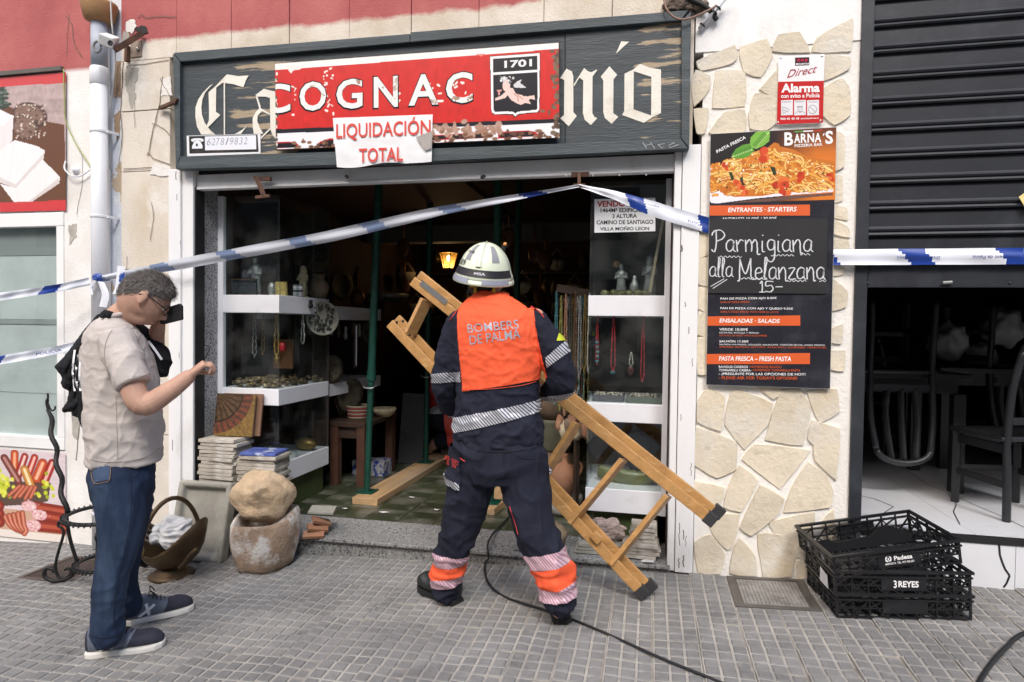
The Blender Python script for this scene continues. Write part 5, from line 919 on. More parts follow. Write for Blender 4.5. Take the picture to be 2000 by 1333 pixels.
# pots, jug and bead strings to the right of the doorway
def urn(p, prof, label, mt_): mb = MB(); mb.lathe(prof, p, 28); return single('urn', mb, mt_, label, 'urn')
ux, uy = -.80, 1.02
urn((ux, uy, .045), [(.12, 0), (.15, .05), (.17, .2), (.16, .32), (.13, .40), (.10, .42), (.08, .415)], 'dark dusty urn at the bottom of the pot pile', M['urn'])
urn((ux-.0, uy, .465), [(.11, 0), (.125, .02), (.125, .20), (.135, .22), (.13, .24), (.11, .235)], 'grey-green cylindrical pot in the middle of the pot pile', mat('greenish pot', (.13, .13, .09), .5, var=.3, scale=6, bump=.2))
urn((ux, uy, .705), [(.10, 0), (.15, .06), (.16, .14), (.13, .22), (.09, .27), (.10, .30), (.08, .30)], 'brown round jar on top of the pot pile', M['urn'])
jp = fz(1108, 990, .19); jp = Vector((-.70, .84, .19)); t = thing('clay_jug', 'round terracotta jug with a short neck and two ear handles', 'jug', jp)
mb = MB(); mb.lathe([(.05, 0), (.085, .03), (.108, .09), (.11, .13), (.09, .18), (.05, .21), (.026, .225), (.022, .265), (.027, .285), (.018, .285), (.016, .23)], jp, 30); mb.build('body', M['clay'], t, smooth=True)
for s in (-1, 1): mb = MB(); mb.tube(smooth([jp+Vector((s*.075, 0, .19)), jp+Vector((s*.105, 0, .225)), jp+Vector((s*.125, 0, .20)), jp+Vector((s*.105, 0, .14))]), .011, 8); mb.build('handle', M['clay'], t, smooth=True)
mb = MB(); mb.lathe([(.09, 0), (.13, .03), (.145, .12), (.13, .145), (.12, .14), (.1, .03)], (-.71, .84, .045), 26); single('white_bowl', mb, mat('chalky white', (.5, .49, .46), .7, var=.15, scale=8), 'chalky white bowl under the terracotta jug', 'bowl')
rk = thing('bead_rack', 'hanging rack crowded with bead strings behind the right showcase', 'rack', (-.62, .62, .3)); mb = MB(); mb.bar((-.74, .60, 1.66), (-.5, .66, 1.62), .05, .05); mb.build('rail', M['wood_dark'], rk); mb = MB(); mb.bar((-.60, .7, .05), (-.60, .7, 1.62), .03, .03); mb.build('post', M['wood_dark'], rk)
bm_ = [turq, pearl, M['brass'], M['pewter'], mat('brown beads', (.12, .06, .03), .4), mat('dark beads', (.03, .025, .02), .3), M['clay'], mat('yellow green beads', (.2, .19, .05), .4)]
for k in range(22):
    x = -.74+.0108*k; y = .58+.05*(k % 3)
    strand('bead_strand', 'long %s bead string hanging in the crowd on the rack' % ('turquoise', 'pearl', 'brassy', 'grey', 'brown', 'near-black', 'terracotta', 'yellow-green')[(k*5) % 8], (x, y, 1.63-.01*(k % 4)), r_.uniform(.45, .85), .012+.004*(k % 3), bm_[(k*5) % 8], 'bead strings on the rack', bead=.0055)
for k in range(9):
    mb = MB(); mb.blob((-.72+.03*k, .66, .62+.12*r_.random()), (.03, .02, .06), 8, 6, amp=.5, fr=4, seed=k); single('hanging_trinket', mb, (M['clay'], M['ivory'], M['urn'])[k % 3], 'little %s ornament hanging below the bead strings' % ('terracotta', 'ivory', 'brown')[k % 3], 'ornament', 'ornaments below the beads')

# dark goods hanging from the ceiling and standing along the right side of the shop
hk = random.Random(21)
for k in range(36):
    x = hk.uniform(-1.75, -.55) if k % 3 else hk.uniform(-3.2, -2.5); y = hk.uniform(2.2, 4.4); z = hk.uniform(1.35, 2.25); kind = k % 4; mb = MB()
    if kind == 0: mb.lathe([(.0, 0), (.07, .02), (.10, .08), (.11, .12), (.10, .12), (.06, .03)], (x, y, z), 16); mb.tube([(x-.1, y, z+.12), (x, y, z+.25), (x+.1, y, z+.12)], .006, 6); nm, lb, mm = 'hanging_basket', 'small basket hanging from the dark shop ceiling', M['ivory']
    elif kind == 1: mb.lathe([(0, .01), (.08, .012), (.10, .0), (.08, -.01), (0, -.012)], (x, y, z), 20, rotm(math.pi/2, 0, hk.uniform(-.6, .6)), sx=.75); mb.tube([(x, y, z+.1), (x, y, z+.34)], .010, 6); nm, lb, mm = 'copper_pan', 'copper pan hanging by its handle deep in the shop', mat('dull copper', (.20, .09, .05), .4, .6, var=.3)
    elif kind == 2: mb.blob((x, y, z), (.07, .05, .12), 14, 10, amp=.35, fr=3, seed=k); mb.tube([(x, y, z+.1), (x, y, z+.4)], .004, 5); nm, lb, mm = 'carved_mask', 'carved wooden mask hanging deep in the shop', M['wood_dark']
    else: mb.lathe([(.0, 0), (.035, .02), (.05, .07), (.03, .12), (.012, .14), (.02, .16)], (x, y, z), 14); mb.tube([(x, y, z+.15), (x, y, z+.4)], .003, 5); nm, lb, mm = 'brass_bell', 'brass bell hanging from the dark shop ceiling', M['brass']
    single(nm, mb, mm, lb, nm.split('_')[1], 'goods hanging in the shop')
cb = thing('side_cabinet', 'dark cabinet with shelves along the right inner wall', 'cabinet', (.15, 2.2, .044))
for z in (.5, .9, 1.3, 1.7): mb = MB(); mb.box(-.12, .34, 1.1, 3.4, z, z+.025); mb.build('shelf', M['wood_dark'], cb)
for k in range(18):
    z = (.526, .926, 1.326)[k % 3]; h = hk.uniform(.12, .26); w = hk.uniform(.04, .08); mb = MB(); mb.lathe([(w*.6, 0), (w, h*.4), (w*.7, h*.7), (w*.4, h*.85), (w*.5, h)], (-.02, 1.2+k*.12, z), 14)
    single('jar', mb, (M['urn'], M['clay'], M['pewter'])[(k//3) % 3], '%s jar on the %s shelf of the side cabinet' % (('brown', 'terracotta', 'pewter')[(k//3) % 3], ('lowest', 'middle', 'top')[k % 3]), 'jar', 'jars on the side cabinet')
# ================================================================ drainpipe and wall fixtures
M['pvc'] = mat('white pipe paint', 'e3e5ea', .45, var=.03, scale=4, layers=[('c3c5c9', 4, .58, .8, (1, 1, .3)), ('8f8b86', 14, .72, .76)]); M['pvc_grey'] = mat('grey pipe', 'aab2bf', .5, var=.06, scale=4)
dpx = -3.805; dpt = thing('drainpipe', 'white drainpipe with a terracotta outlet running down the wall', 'pipe', (dpx, -.06, -.18))
def zat(py_, Y=-.06): return fy(195, py_, Y).z
for z0, z1, r0, mt_, nm in ((zat(132), zat(45), .0505, M['pvc_grey'], 'pipe_section'), (zat(720), zat(134), .052, M['pvc'], 'pipe_section'), (-.17, zat(722), .0525, M['pvc'], 'pipe_section')):
    mb = MB(); mb.tube([(dpx, -.06, z0), (dpx, -.06, z1)], r0, 28); mb.build(nm, mt_, dpt, smooth=False).data.shade_smooth()
for py_ in (150, 725): mb = MB(); z = zat(py_); mb.lathe([(.052, -.06), (.0575, -.055), (.0575, .05), (.052, .06)], (dpx, -.06, z), 28); mb.build('socket', M['pvc'], dpt, smooth=True)
for py_ in (258, 424, 640, 1000): mb = MB(); z = zat(py_); mb.lathe([(.053, -.009), (.057, -.007), (.057, .007), (.053, .009)], (dpx, -.06, z), 28); mb.bar((dpx+.062, -.06, z), (dpx+.075, .02, z), .012, .018); mb.build('clip', M['pvc'], dpt)
mb = MB(); mb.lathe([(.053, zat(46)), (.09, zat(40)), (.112, zat(12)), (.112, zat(8)), (.10, zat(8)), (.07, zat(30))], (dpx, -.06, 0), 24); mb.build('outlet', mat('terracotta outlet', (.42, .24, .11), .8, var=.15, scale=9, bump=.3), dpt, smooth=True)
brk = thing('rusty_bracket', 'rusty iron bracket with a white sensor box beside the drainpipe', 'bracket', fy(250, 90, -.05))
def b3(x, y, Y): return fy(x, y, Y)
mb = MB(); mb.bar(b3(225, 98, -.16), b3(277, 66, -.02), .03, .035); mb.build('arm', M['rust'], brk); mb = MB(); mb.bar(b3(249, 90, -.02), b3(248, 121, -.02), .03, .02); mb.build('strut', M['rust'], brk)
mb = MB(); mb.prism([b3(255, 82, -.006), b3(276, 79, -.006), b3(276, 110, -.006), b3(255, 113, -.006)], (0, .005, 0)); pl_ = mb.build('wall_plate', mat('old plate', (.28, .22, .18), .7, var=.3, scale=14), brk)
mb = MB(); p = b3(269, 96, -.008); mb.lathe([(0, .012), (.010, .009), (.013, 0)], p, 8, rotm(math.pi/2)); mb.build('bolt', M['galv'], pl_)
mb = MB(); mb.obox(b3(213, 80, -.17), (.09, .09, .07), rotm(.5, .3, .4)); sb = mb.build('sensor_box', mat('white box', 'e4e4e4', .5), brk, bevel=.008); mb = MB(); mb.lathe([(.018, .0), (.018, .006), (.012, .006), (.012, .002), (0, .002)], b3(216, 85, -.235), 14, rotm(math.pi/2)); mb.build('lens', M['black'], sb)
mb = MB(); mb.tube([b3(190, 92, -.19)+Vector((.03*math.cos(t), 0, .03*math.sin(t)*1.2)) for t in np.linspace(0, 6.1, 14)], .008, 8); mb.build('hook', mat('grey hook', (.2, .2, .21), .5), sb)
mb = MB(); mb.prism([b3(x, y, -.0035) for x, y in ((268, 54), (276, 50), (285, 52), (289, 64), (280, 67), (268, 62), (262, 58))], (0, .003, 0)); mb.build('wall_hole', M['black'], brk)
def cable(name, label, pts, r, mt_, cat='cable'): mb = MB(); mb.tube(smooth(pts, 6), r, 8); return tag(mb.build(name, mt_, None, smooth=True), label, cat)
cable('wall_cable', 'pale cable dropping past the white sensor box', [b3(216, 0, -.11), b3(218, 40, -.12), b3(221, 70, -.11), b3(225, 110, -.02), b3(222, 160, -.015), b3(214, 230, -.01), b3(215, 330, -.01)], .005, mat('grey cable', 'b9b8b6', .6))
cable('wall_cable', 'green and yellow earth wire hanging beside the cheese poster', [b3(124, 135, -.02), b3(126, 200, -.02), b3(128, 235, -.02), b3(148, 280, -.02), b3(170, 315, -.02), b3(178, 328, -.02)], .004, mat('earth wire', (.35, .38, .12), .5))
cable('wall_cable', 'white wire looping round the wall insulator', [b3(128, 315, -.02), b3(126, 330, -.03), b3(140, 344, -.035), b3(160, 343, -.03), b3(178, 330, -.02)], .005, M['pvc'])
mb = MB(); mb.lathe([(0, .03), (.012, .03), (.02, .018), (.028, .012), (.03, 0)], b3(150, 333, -.0), 16, rotm(math.pi/2)); tag(mb.build('insulator', M['pvc'], None, smooth=True), 'round white insulator on the white wall', 'insulator')
mb = MB(); mb.bar(b3(312, 212, -.02), b3(345, 198, -.075), .02, .02); mb.bar(b3(340, 203, -.08), b3(346, 192, -.08), .02, .02); tag(mb.build('rusty_latch', M['rust'], None), 'rusty latch bar at the left end of the fascia sign', 'latch')
mb = MB(); mb.bar(b3(497, 349, -.02), b3(529, 350, -.02), .02, .025); mb.bar(b3(501, 348, -.03), b3(516, 384, -.10), .018, .025); mb.bar(b3(500, 386, -.10), b3(527, 383, -.10), .02, .018); tag(mb.build('shutter_bracket', M['rust'], None), 'bent brown iron bracket hanging under the sign', 'bracket')
mb = MB(); mb.bar(b3(1116, 342, .012), b3(1151, 341, .012), .01, .028); mb.bar(b3(1131, 338, -.01), b3(1131, 362, -.03), .018, .016); mb.bar(b3(1120, 363, -.035), b3(1143, 363, -.035), .022, .018); tag(mb.build('tape_hook', M['rust'], None), 'brown iron hook on the door rail where the tape is tied', 'hook')
cd_ = thing('conduit', 'white conduit strapped with black ties over the stone pier', 'conduit', fy(1390, 30, -.03)); mb = MB(); mb.tube([b3(1366, 58, -.02), b3(1420, -8, -.06)], .014, 12); mb.build('tube', M['pvc'], cd_, smooth=True)
for x, y in ((1371, 51), (1395, 26), (1402, 17)): mb = MB(); mb.tube([b3(x, y, -.024-.04*(58-y)/66), b3(x+2, y-2.4, -.024-.04*(60-y)/66)], .017, 10); mb.build('tie', M['black'], cd_)
cable('wall_cable', 'brown cable sagging over the right end of the sign', [b3(1297, 0, -.09), b3(1303, 20, -.10), b3(1320, 36, -.10), b3(1345, 37, -.10), b3(1385, 20, -.07), b3(1400, 10, -.05)], .006, mat('brown cable', (.22, .13, .09), .5))
cable('wall_cable', 'black cable bundle running over the stone pier', [b3(1340, -5, -.05), b3(1372, 10, -.05), b3(1390, 25, -.04), b3(1400, 40, -.03)], .014, M['black'])
mb = MB()
for k in range(12): mb.blob(b3(1305+k*6, 10+6*math.sin(k*2), -.02), (.035, .03, .03), 8, 6, amp=.5, fr=4, seed=k)
tag(mb.build('broken_render', mat('broken render', (.12, .09, .07), .9, var=.5, scale=12, bump=.6), None), kind='stuff')
# ================================================================ tapes
tape_m = colmat('barrier tape', .35, .5)
def tape(label, pts, width, tilt=0.0, ph=0.0, bunch=None, period=.42, curl=.004, blue='1f3f94', fade=0):
    """plastic barrier tape: white film with slanted blue blocks"""
    P = [Vector(p) for p in pts]; n = 140; acc = [0]
    for a, b_ in zip(P[:-1], P[1:]): acc.append(acc[-1]+(b_-a).length)
    Lt = acc[-1]; C_ = []
    for k in range(n+1):
        s = Lt*k/n; i = max(j for j in range(len(acc)-1) if acc[j] <= s+1e-9); t = (s-acc[i])/(acc[i+1]-acc[i]); C_.append(P[i].lerp(P[i+1], t))
    rows = 6; vs = []; col = []; fs = []
    for k, c in enumerate(C_):
        d = (C_[min(k+1, n)]-C_[max(k-1, 0)]).normalized(); up = Vector((0, -math.sin(tilt), math.cos(tilt))); up = (up-d*up.dot(d)).normalized(); nn = d.cross(up)
        u = k/n; w = width*(1 if bunch is None else bunch(u))
        for r in range(rows+1): v = r/rows-.5; vs.append(c+up*(v*w)+nn*(curl*math.sin(v*7+u*5)+.003*math.sin(u*40+v*3)))
    for k in range(n):
        for r in range(rows):
            fs.append((k*(rows+1)+r, (k+1)*(rows+1)+r, (k+1)*(rows+1)+r+1, k*(rows+1)+r+1)); s = Lt*(k+.5)/n; v = (r+.5)/rows; q = ((s+ph+v*.06) % period)/period
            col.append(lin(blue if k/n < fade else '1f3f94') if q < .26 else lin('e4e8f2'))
    me = bpy.data.meshes.new('tape'); me.from_pydata([tuple(v) for v in vs], [], fs); at = me.color_attributes.new('Col', 'FLOAT_COLOR', 'CORNER'); c = np.ones((len(fs), 4, 4), np.float32); c[:, :, :3] = np.array(col)[:, None, :]; at.data.foreach_set('color', c.ravel())
    t = thing('barrier_tape', label, 'tape', P[0]); put(me, 'film', tape_m, t, smooth=True); return t
hook = fy(1131, 363, -.045)
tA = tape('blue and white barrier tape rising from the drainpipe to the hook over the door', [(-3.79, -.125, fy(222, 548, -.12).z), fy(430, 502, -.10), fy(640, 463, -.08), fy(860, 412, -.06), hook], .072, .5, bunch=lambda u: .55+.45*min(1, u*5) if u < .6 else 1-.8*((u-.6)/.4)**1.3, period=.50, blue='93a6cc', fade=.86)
tB = tape('blue and white barrier tape running down from the hook behind the menu board', [hook, fy(1200, 381, -.045), fy(1290, 413, -.035), fy(1388, 442, -.024), fy(1450, 465, -.0195)], .082, .0, ph=.1, bunch=lambda u: .2+.8*min(1, u*2.2))
tC = tape('flat barrier tape stretched across the roller shutter', [fy(1610, 503, -.022), fy(1680, 502.5, -.055), fy(2060, 500, -.055), (3.0, -.05, fy(2060, 500, -.055).z)], .083, .0, ph=.03, period=.44)
for s_, x0, x1, y0 in (('Disciplina Urbanística', 1752, 1836, 503), ('Ajuntament de Palma', 1900, 1996, 501.5)):
    mb = MB(); letters(mb, s_, fy(x1, y0-4, -.0625), fy(x0, y0-4, -.0625), fy(x1, y0+4, -.0625), lift=(0, 0, 0)); mb.build('lettering', mat('blue print', '2a3f7a', .4), tC)
for s_, a, b_, c_ in (('de Palma', (1385, 440.5), (1344, 429), (1383, 447)), ('i Seguretat pels Edificis', (1292, 404), (1222, 386), (1291, 408.5))):
    mb = MB(); letters(mb, s_, fy(*a, -.05), fy(*b_, -.05), fy(*c_, -.05), lift=(0, 0, 0)); mb.build('lettering', mat('blue print', '2a3f7a', .4), tB)
tD = tape('slack barrier tape leaving the drainpipe to the left', [(-3.82, -.128, fy(190, 550, -.12).z), fy(120, 562, -.2), fy(0, 580, -.35), fy(-120, 598, -.5)], .050, .2, ph=.2)
tE = tape('lower barrier tape with dark lettering passing behind the man', [(-3.80, -.13, fy(195, 668, -.12).z), fy(120, 683, -.25), fy(0, 704, -.40), fy(-120, 726, -.55)], .055, .1, ph=.0, period=.55)
mb = MB(); letters(mb, 'POLICIA', fy(72, 695, -.34), fy(122, 686, -.28), fy(71, 690, -.34), lift=(0, -.004, 0), bold=.02); mb.build('lettering', mat('blue print', '2a3f7a', .4), tE)
kn = thing('tape_knot', 'knotted tape ends hanging from the drainpipe', 'tape', fy(195, 548, -.14)); mb = MB(); mb.blob(fy(190, 543, -.135), (.035, .02, .03), 10, 8, amp=.5, fr=4); mb.build('knot', mat('blue film', '2a4a9a', .4), kn)
for k, pts in enumerate(([(195, 550), (205, 575), (200, 600)], [(186, 548), (177, 562), (178, 575)], [(236, 520), (232, 560), (226, 575)])):
    mb = MB(); pts = [fy(x, y, -.14-.008*k) for x, y in smooth(pts, 5)]; w = .03 if k != 1 else .012; mb._a([q for p in pts for q in (p+Vector((-w, .004, .004)), p+Vector((0, -.006, 0)), p+Vector((w, .004, -.004)))], [(3*i+a, 3*i+a+1, 3*i+a+4, 3*i+a+3) for i in range(len(pts)-1) for a in (0, 1)]); mb.build('loose_end', mat('white film', 'e6e9f2', .4, layers=[('2a4a9a', 8, .62, .64)]), kn, smooth=True)
# ================================================================ tile stacks
M['tile_old'] = mat('old ceramic tile edge', (.42, .38, .32), .8, var=.2, scale=12, layers=[((.62, .60, .57), 7, .5, .7), ((.30, .22, .16), 15, .62, .75)], bump=.6, bscale=70, vary=.12)
M['tile_blue'] = mat('blue glazed tile', (.10, .14, .42), .25, var=.3, scale=14, layers=[((.45, .5, .65), 9, .55, .6)])
def tile_mesh(w, d, h, seed):
    r = random.Random(seed); mb = MB(); n = 5; ring = []
    for (x0, y0, x1, y1) in ((-1, -1, 1, -1), (1, -1, 1, 1), (1, 1, -1, 1), (-1, 1, -1, -1)):
        for k in range(n): t = k/n; ring.append((w/2*(x0+(x1-x0)*t)+r.uniform(-.004, .003), d/2*(y0+(y1-y0)*t)+r.uniform(-.004, .003)))
    N = len(ring); mb._a([(x, y, 0) for x, y in ring]+[(x*.99, y*.99, h) for x, y in ring], [tuple(range(N-1, -1, -1)), tuple(range(N, 2*N))]+[(i, (i+1) % N, N+(i+1) % N, N+i) for i in range(N)]); me = mb.mesh('tile'); return me
tms = [tile_mesh(.27, .20, .021, s) for s in range(6)]
for me in tms: me.materials.append(M['tile_old'])
def stack(cx, cy, z0, n, label, group, rz=0.0, hh=.0245, jit=.012):
    r = random.Random(int(cx*-100)); z = z0
    for k in range(n):
        o = bpy.data.objects.new('ceramic_tile', tms[r.randrange(6)]); S.collection.objects.link(o); o.location = (cx+r.uniform(-jit, jit), cy+r.uniform(-jit, jit), z); o.rotation_euler = (r.uniform(-.012, .012), r.uniform(-.012, .012), rz+r.uniform(-.05, .05)); z += hh
        tag(o, label, 'tile', group)
    return z
zs1 = stack(-2.945, .105, .022, 24, 'worn old ceramic tile in the taller stack under the brown fan-pattern tile', 'tiles in the taller stack'); zs2 = stack(-2.64, .095, .028, 20, 'worn old ceramic tile in the stack topped by a blue tile', 'tiles in the lower stack', .08)
mb = MB(); mb.obox((-2.64, .09, zs2+.009), (.25, .19, .018), rotm(0, 0, .12)); tag(mb.build('ceramic_tile', M['tile_blue'], None, bevel=.002), 'blue and white glazed tile lying on top of its stack', 'tile')
def fan_tile(c, rx, label, dark):
    cv = Canvas(90, 90, '6b4a2e'); X, Y = cv.X, cv.Y; rr = np.hypot(X, Y); an = np.arctan2(Y, X)
    cv._put((rr > .95).astype(float), '5f4a2c'); cv._put(((rr > .95)*(np.sin((X-Y)*130) > .2)).astype(float), '8d7038'); cv._put(((rr > .68)*(rr < .95)).astype(float), '6d3d2c'); cv._put(((rr > .68)*(rr < .95)*(np.sin(an*34+rr*9) > .1)).astype(float)*.8, '45352c')
    cv._put((rr < .66).astype(float), '57422f'); cv._put(((rr < .66)*(np.sin(an*26) > .3)).astype(float)*.8, '33271d'); cv._put(((rr > .655)*(rr < .69)).astype(float), '2d221a'); cv.noise(.18, 22, 22, 3)
    R_ = rotm(-.16, 0, rx); t = thing('fan_tile', label, 'tile', c); c = Vector(c); s = .29
    mb = MB(); mb.obox(c+R_ @ Vector((0, .0105, s/2)), (s, .018, s), R_); mb.build('tile_body', mat('tile back', (.22, .12, .07), .7, var=.2), t, bevel=.002)
    if not dark: cv.sheet('glazed_face', c+R_ @ Vector((-s/2, 0, s)), c+R_ @ Vector((s/2, 0, s)), c+R_ @ Vector((-s/2, 0, 0)), t, colmat('fan tile print', .3, .5, .4))
fan_tile((-2.905, .12, zs1+.004), .06, 'brown and gold relief tile with a fan pattern leaning on the showcase', False); fan_tile((-2.875, .155, zs1+.004), .10, 'second brown tile leaning behind the fan-pattern tile', True)
# ================================================================ stone sink, mortar, carved head
M['sinkstone'] = mat('grey stone', (.33, .32, .28), .85, var=.15, scale=6, layers=[((.45, .44, .40), 3, .5, .75), ((.26, .2, .16), 8, .6, .8)], bump=.4)
def stone_sink():
    w, h, d = .385, .50, .085; t = thing('stone_sink', 'shallow grey stone sink stood on end against the jamb', 'sink', (-2.935, -.19, gz(-2.93)), (math.radians(-14), 0, .04))
    bm = bmesh.new(); bmesh.ops.create_cube(bm, size=1); bmesh.ops.scale(bm, vec=(w, d, h), verts=bm.verts); bmesh.ops.translate(bm, vec=(0, 0, h/2), verts=bm.verts); bm.faces.ensure_lookup_table()
    f = [q for q in bm.faces if q.normal.y < -.9][0]; r = bmesh.ops.inset_region(bm, faces=[f], thickness=.05); bmesh.ops.inset_region(bm, faces=[f], thickness=.02, depth=-.045)
    me = bpy.data.meshes.new('sink'); bm.to_mesh(me); bm.free(); o = put(me, 'basin', M['sinkstone'], t, world=False, bevel=.014)
stone_sink()
def rough_lathe(prof, c, seg, amp, fr, seed):
    mb = MB(); mb.lathe(prof, (0, 0, 0), seg); mb.v = [tuple(Vector(v)*(1)+Vector((v[0], v[1], 0)).normalized()*amp*noise.noise(Vector(v)*fr+Vector((seed, 0, 0)))) if abs(v[0])+abs(v[1]) > 1e-6 else v for v in mb.v]
    mb.v = [(x+c[0], y+c[1], z+c[2]) for x, y, z in mb.v]; return mb
M['mortar_stone'] = mat('stained stone mortar', (.32, .23, .165), .95, var=.25, scale=9, layers=[((.58, .55, .52), 5, .47, .57), ((.17, .12, .10), 12, .56, .72), ((.36, .25, .15), 6, .58, .75), ((.16, .11, .08), 45, .66, .73)], bump=1.0, bscale=60)
pc_ = (-2.435, -.215, gz(-2.435)+.002)
prof = [(.12, 0), (.155, .006), (.178, .03), (.19, .08), (.196, .16), (.199, .24), (.198, .30), (.188, .318), (.168, .312), (.155, .24), (.11, .10), (.0, .09)]
mb = rough_lathe(prof, (0, 0, 0), 64, .030, 9, 3); mb.v = [(x, y, z+(.03*math.sin(math.atan2(y, x)*1+.6)+.012*math.sin(3*math.atan2(y, x)) if z > .2 else 0)) for x, y, z in mb.v]; mb.v = [(x+pc_[0], y+pc_[1], z+pc_[2]) for x, y, z in mb.v]
tag(mb.build('stone_mortar', M['mortar_stone'], None, smooth=True), 'rough stone mortar stained brown and white on the pavement', 'mortar')
def carved_head(c):
    """worn stone block with a face turned upwards"""
    bm = bmesh.new(); bmesh.ops.create_icosphere(bm, subdivisions=5, radius=1); c = Vector(c)
    bumps = [((.12, -.72, .66), .34, .09), ((.12, -.70, .70), .09, .09), ((.16, -.80, .58), .085, .17), ((.19, -.86, .48), .10, .15), ((-.06, -.78, .60), .12, -.12), ((.38, -.74, .52), .12, -.12), ((-.08, -.68, .74), .10, .06), ((.34, -.64, .68), .10, .06), ((.22, -.92, .30), .10, .09), ((.23, -.95, .24), .045, -.07), ((.24, -.96, .17), .09, .09), ((.28, -.96, -.02), .14, .11), ((-.50, -.70, .40), .22, .08), ((-.1, -.98, -.18), .26, -.10), ((.1, -.9, -.5), .3, .08)]
    for v in bm.verts:
        p = v.co.copy(); q = Vector((p.x, p.y, p.z)); k = 1+.26*noise.noise(q*1.3+Vector((4, 0, 0)))+.05*noise.noise(q*3.1)+.02*noise.noise(q*8)+.014*noise.noise(q*19)
        k *= 1/max(abs(p.x)**2.6+abs(p.y)**2.6+abs(p.z)**2.6, .4)**(1/2.6)*.93
        for b_, s_, a_ in bumps: dd = (p-Vector(b_).normalized()).length; k += a_*math.exp(-(dd/s_)**2)
        v.co = Vector((p.x*.185*k, p.y*.15*k, p.z*.145*k))
    me = bpy.data.meshes.new('head'); bm.to_mesh(me); bm.free(); me.transform(Matrix.Translation(c) @ rotm(.15, .10, .1).to_4x4()); return put(me, 'stone_sculpture', mat('sandy stone', (.54, .40, .26), .95, var=.2, scale=9, layers=[((.66, .54, .40), 5, .5, .72), ((.36, .24, .15), 11, .56, .74), ((.28, .19, .12), 40, .66, .74)], bump=1.0, bscale=60), None, smooth=True)
tag(carved_head((-2.44, -.22, .325)), 'sandy carved stone head with a worn face resting on the mortar', 'sculpture')
for k in range(3): mb = MB(); mb.obox((-2.20+.01*k, -.03+.03*k, .04+.035*k), (.13, .05, .02), rotm(.5, .2*k, .4+.3*k)); tag(mb.build('roof_tile_shard', M['clay'], None), 'broken terracotta shard on the step beside the mortar', 'shard', 'shards beside the mortar')
mb = MB(); mb.obox((-2.19, .06, .175), (.16, .12, .012), rotm(.1, .05, .3)); tag(mb.build('flat_slab', M['sinkstone'], None), 'thin grey slab lying on the shards', 'slab')
# ================================================================ brass coal scuttle
M['brass_old'] = mat('tarnished brass', (.105, .07, .038), .5, .65, var=.25, scale=7, layers=[((.06, .04, .025), 4, .5, .75), ((.17, .13, .075), 16, .6, .75)], bump=.15)
sc = Vector((-2.915, -.43, gz(-2.915))); t = thing('coal_scuttle', 'old brass coal scuttle with a hoop handle holding a plastic bag', 'scuttle', sc)
mb = MB(); mb.lathe([(.125, .0), (.13, .008), (.11, .022), (.075, .05), (.07, .062)], sc, 32); mb.build('foot', M['brass_old'], t, smooth=True)
mb = MB(); seg = 44; prof = [(.06, .055), (.11, .075), (.155, .115), (.182, .165), (.192, .215), (.194, .25)]; vs = []; fs = []
for i, (r, z) in enumerate(prof):
    for j in range(seg):
        a = 2*math.pi*j/seg; k = (i/(len(prof)-1))**2; zz = z+k*(.085*math.cos(2*a)+.035*math.cos(a)); sx = 1+.12*k*abs(math.cos(a)); vs.append(sc+Vector((r*math.cos(a)*sx, r*math.sin(a)*.86, zz)))
N = len(vs); vs += [v+(sc+Vector((0, 0, .2))-v).normalized()*.006 for v in vs]
for i in range(len(prof)-1):
    for j in range(seg): a, b_ = i*seg+j, i*seg+(j+1) % seg; fs += [(a, b_, b_+seg, a+seg), (N+a, N+a+seg, N+b_+seg, N+b_)]
L_ = (len(prof)-1)*seg
for j in range(seg): fs.append((L_+j, L_+(j+1) % seg, N+L_+(j+1) % seg, N+L_+j))
fs += [tuple(range(seg-1, -1, -1)), tuple(N+j for j in range(seg))]; mb._a(vs, fs); mb.build('bowl', M['brass_old'], t, smooth=True)
mb = MB(); mb.tube([sc+Vector((-.075+.15*(k/16)*1.0, -.155*math.cos(math.pi*k/16), .225+.245*math.sin(math.pi*k/16))) for k in range(17)], .0135, 10); mb.build('hoop_handle', M['brass_old'], t, smooth=True)
for s in (-1, 1): mb = MB(); q = sc+Vector((-.075 if s < 0 else .075, s*.16, .20)); mb.blob(q, (.03, .012, .035), 12, 8); mb.blob(q+Vector((0, s*.012, .02)), .016, 10, 8); mb.build('handle_lug', mat('bright brass', (.3, .22, .09), .4, .7, var=.2), t, smooth=True)
mb = MB(); mb.tube(smooth([sc+Vector((.14, -.10, .10)), sc+Vector((.19, -.12, .14)), sc+Vector((.23, -.12, .19)), sc+Vector((.27, -.12, .225))]), .012, 8); mb.build('rear_handle', M['brass_old'], t, smooth=True)
bm = bmesh.new(); bmesh.ops.create_icosphere(bm, subdivisions=5, radius=1)
for v in bm.verts: q = v.co.copy(); w_ = noise.noise_vector(q*1.2); k = 1+.30*noise.noise(q*1.5+Vector((2, 1, 0)))-.34*abs(noise.noise(Vector((q.x*1.4, q.y*1.4, q.z*3.2))+w_))+.03*noise.noise(q*5); v.co = Vector((q.x*.140*k, q.y*.115*k, q.z*.105*k))
me = bpy.data.meshes.new('bag'); bm.to_mesh(me); bm.free(); me.transform(Matrix.Translation(sc+Vector((.02, .0, .255)))); tag(put(me, 'plastic_bag', mat('thin white plastic', (.72, .74, .75), .25, var=.05, scale=6, spec=.6), None, smooth=True), 'crumpled white plastic bag stuffed in the brass scuttle', 'bag')
for k in range(4): mb = MB(); mb.tube([sc+Vector((-.16-.02*k, -.10+.05*k, .26+.01*k)), sc+Vector((.05+.02*k, -.02+.02*k, .14))], .009, 8); tag(mb.build('fire_iron', mat('iron bar', (.06, .05, .045), .5, .5), None, smooth=True), 'dark iron bar lying across the brass scuttle', 'fire iron', 'irons in the scuttle')
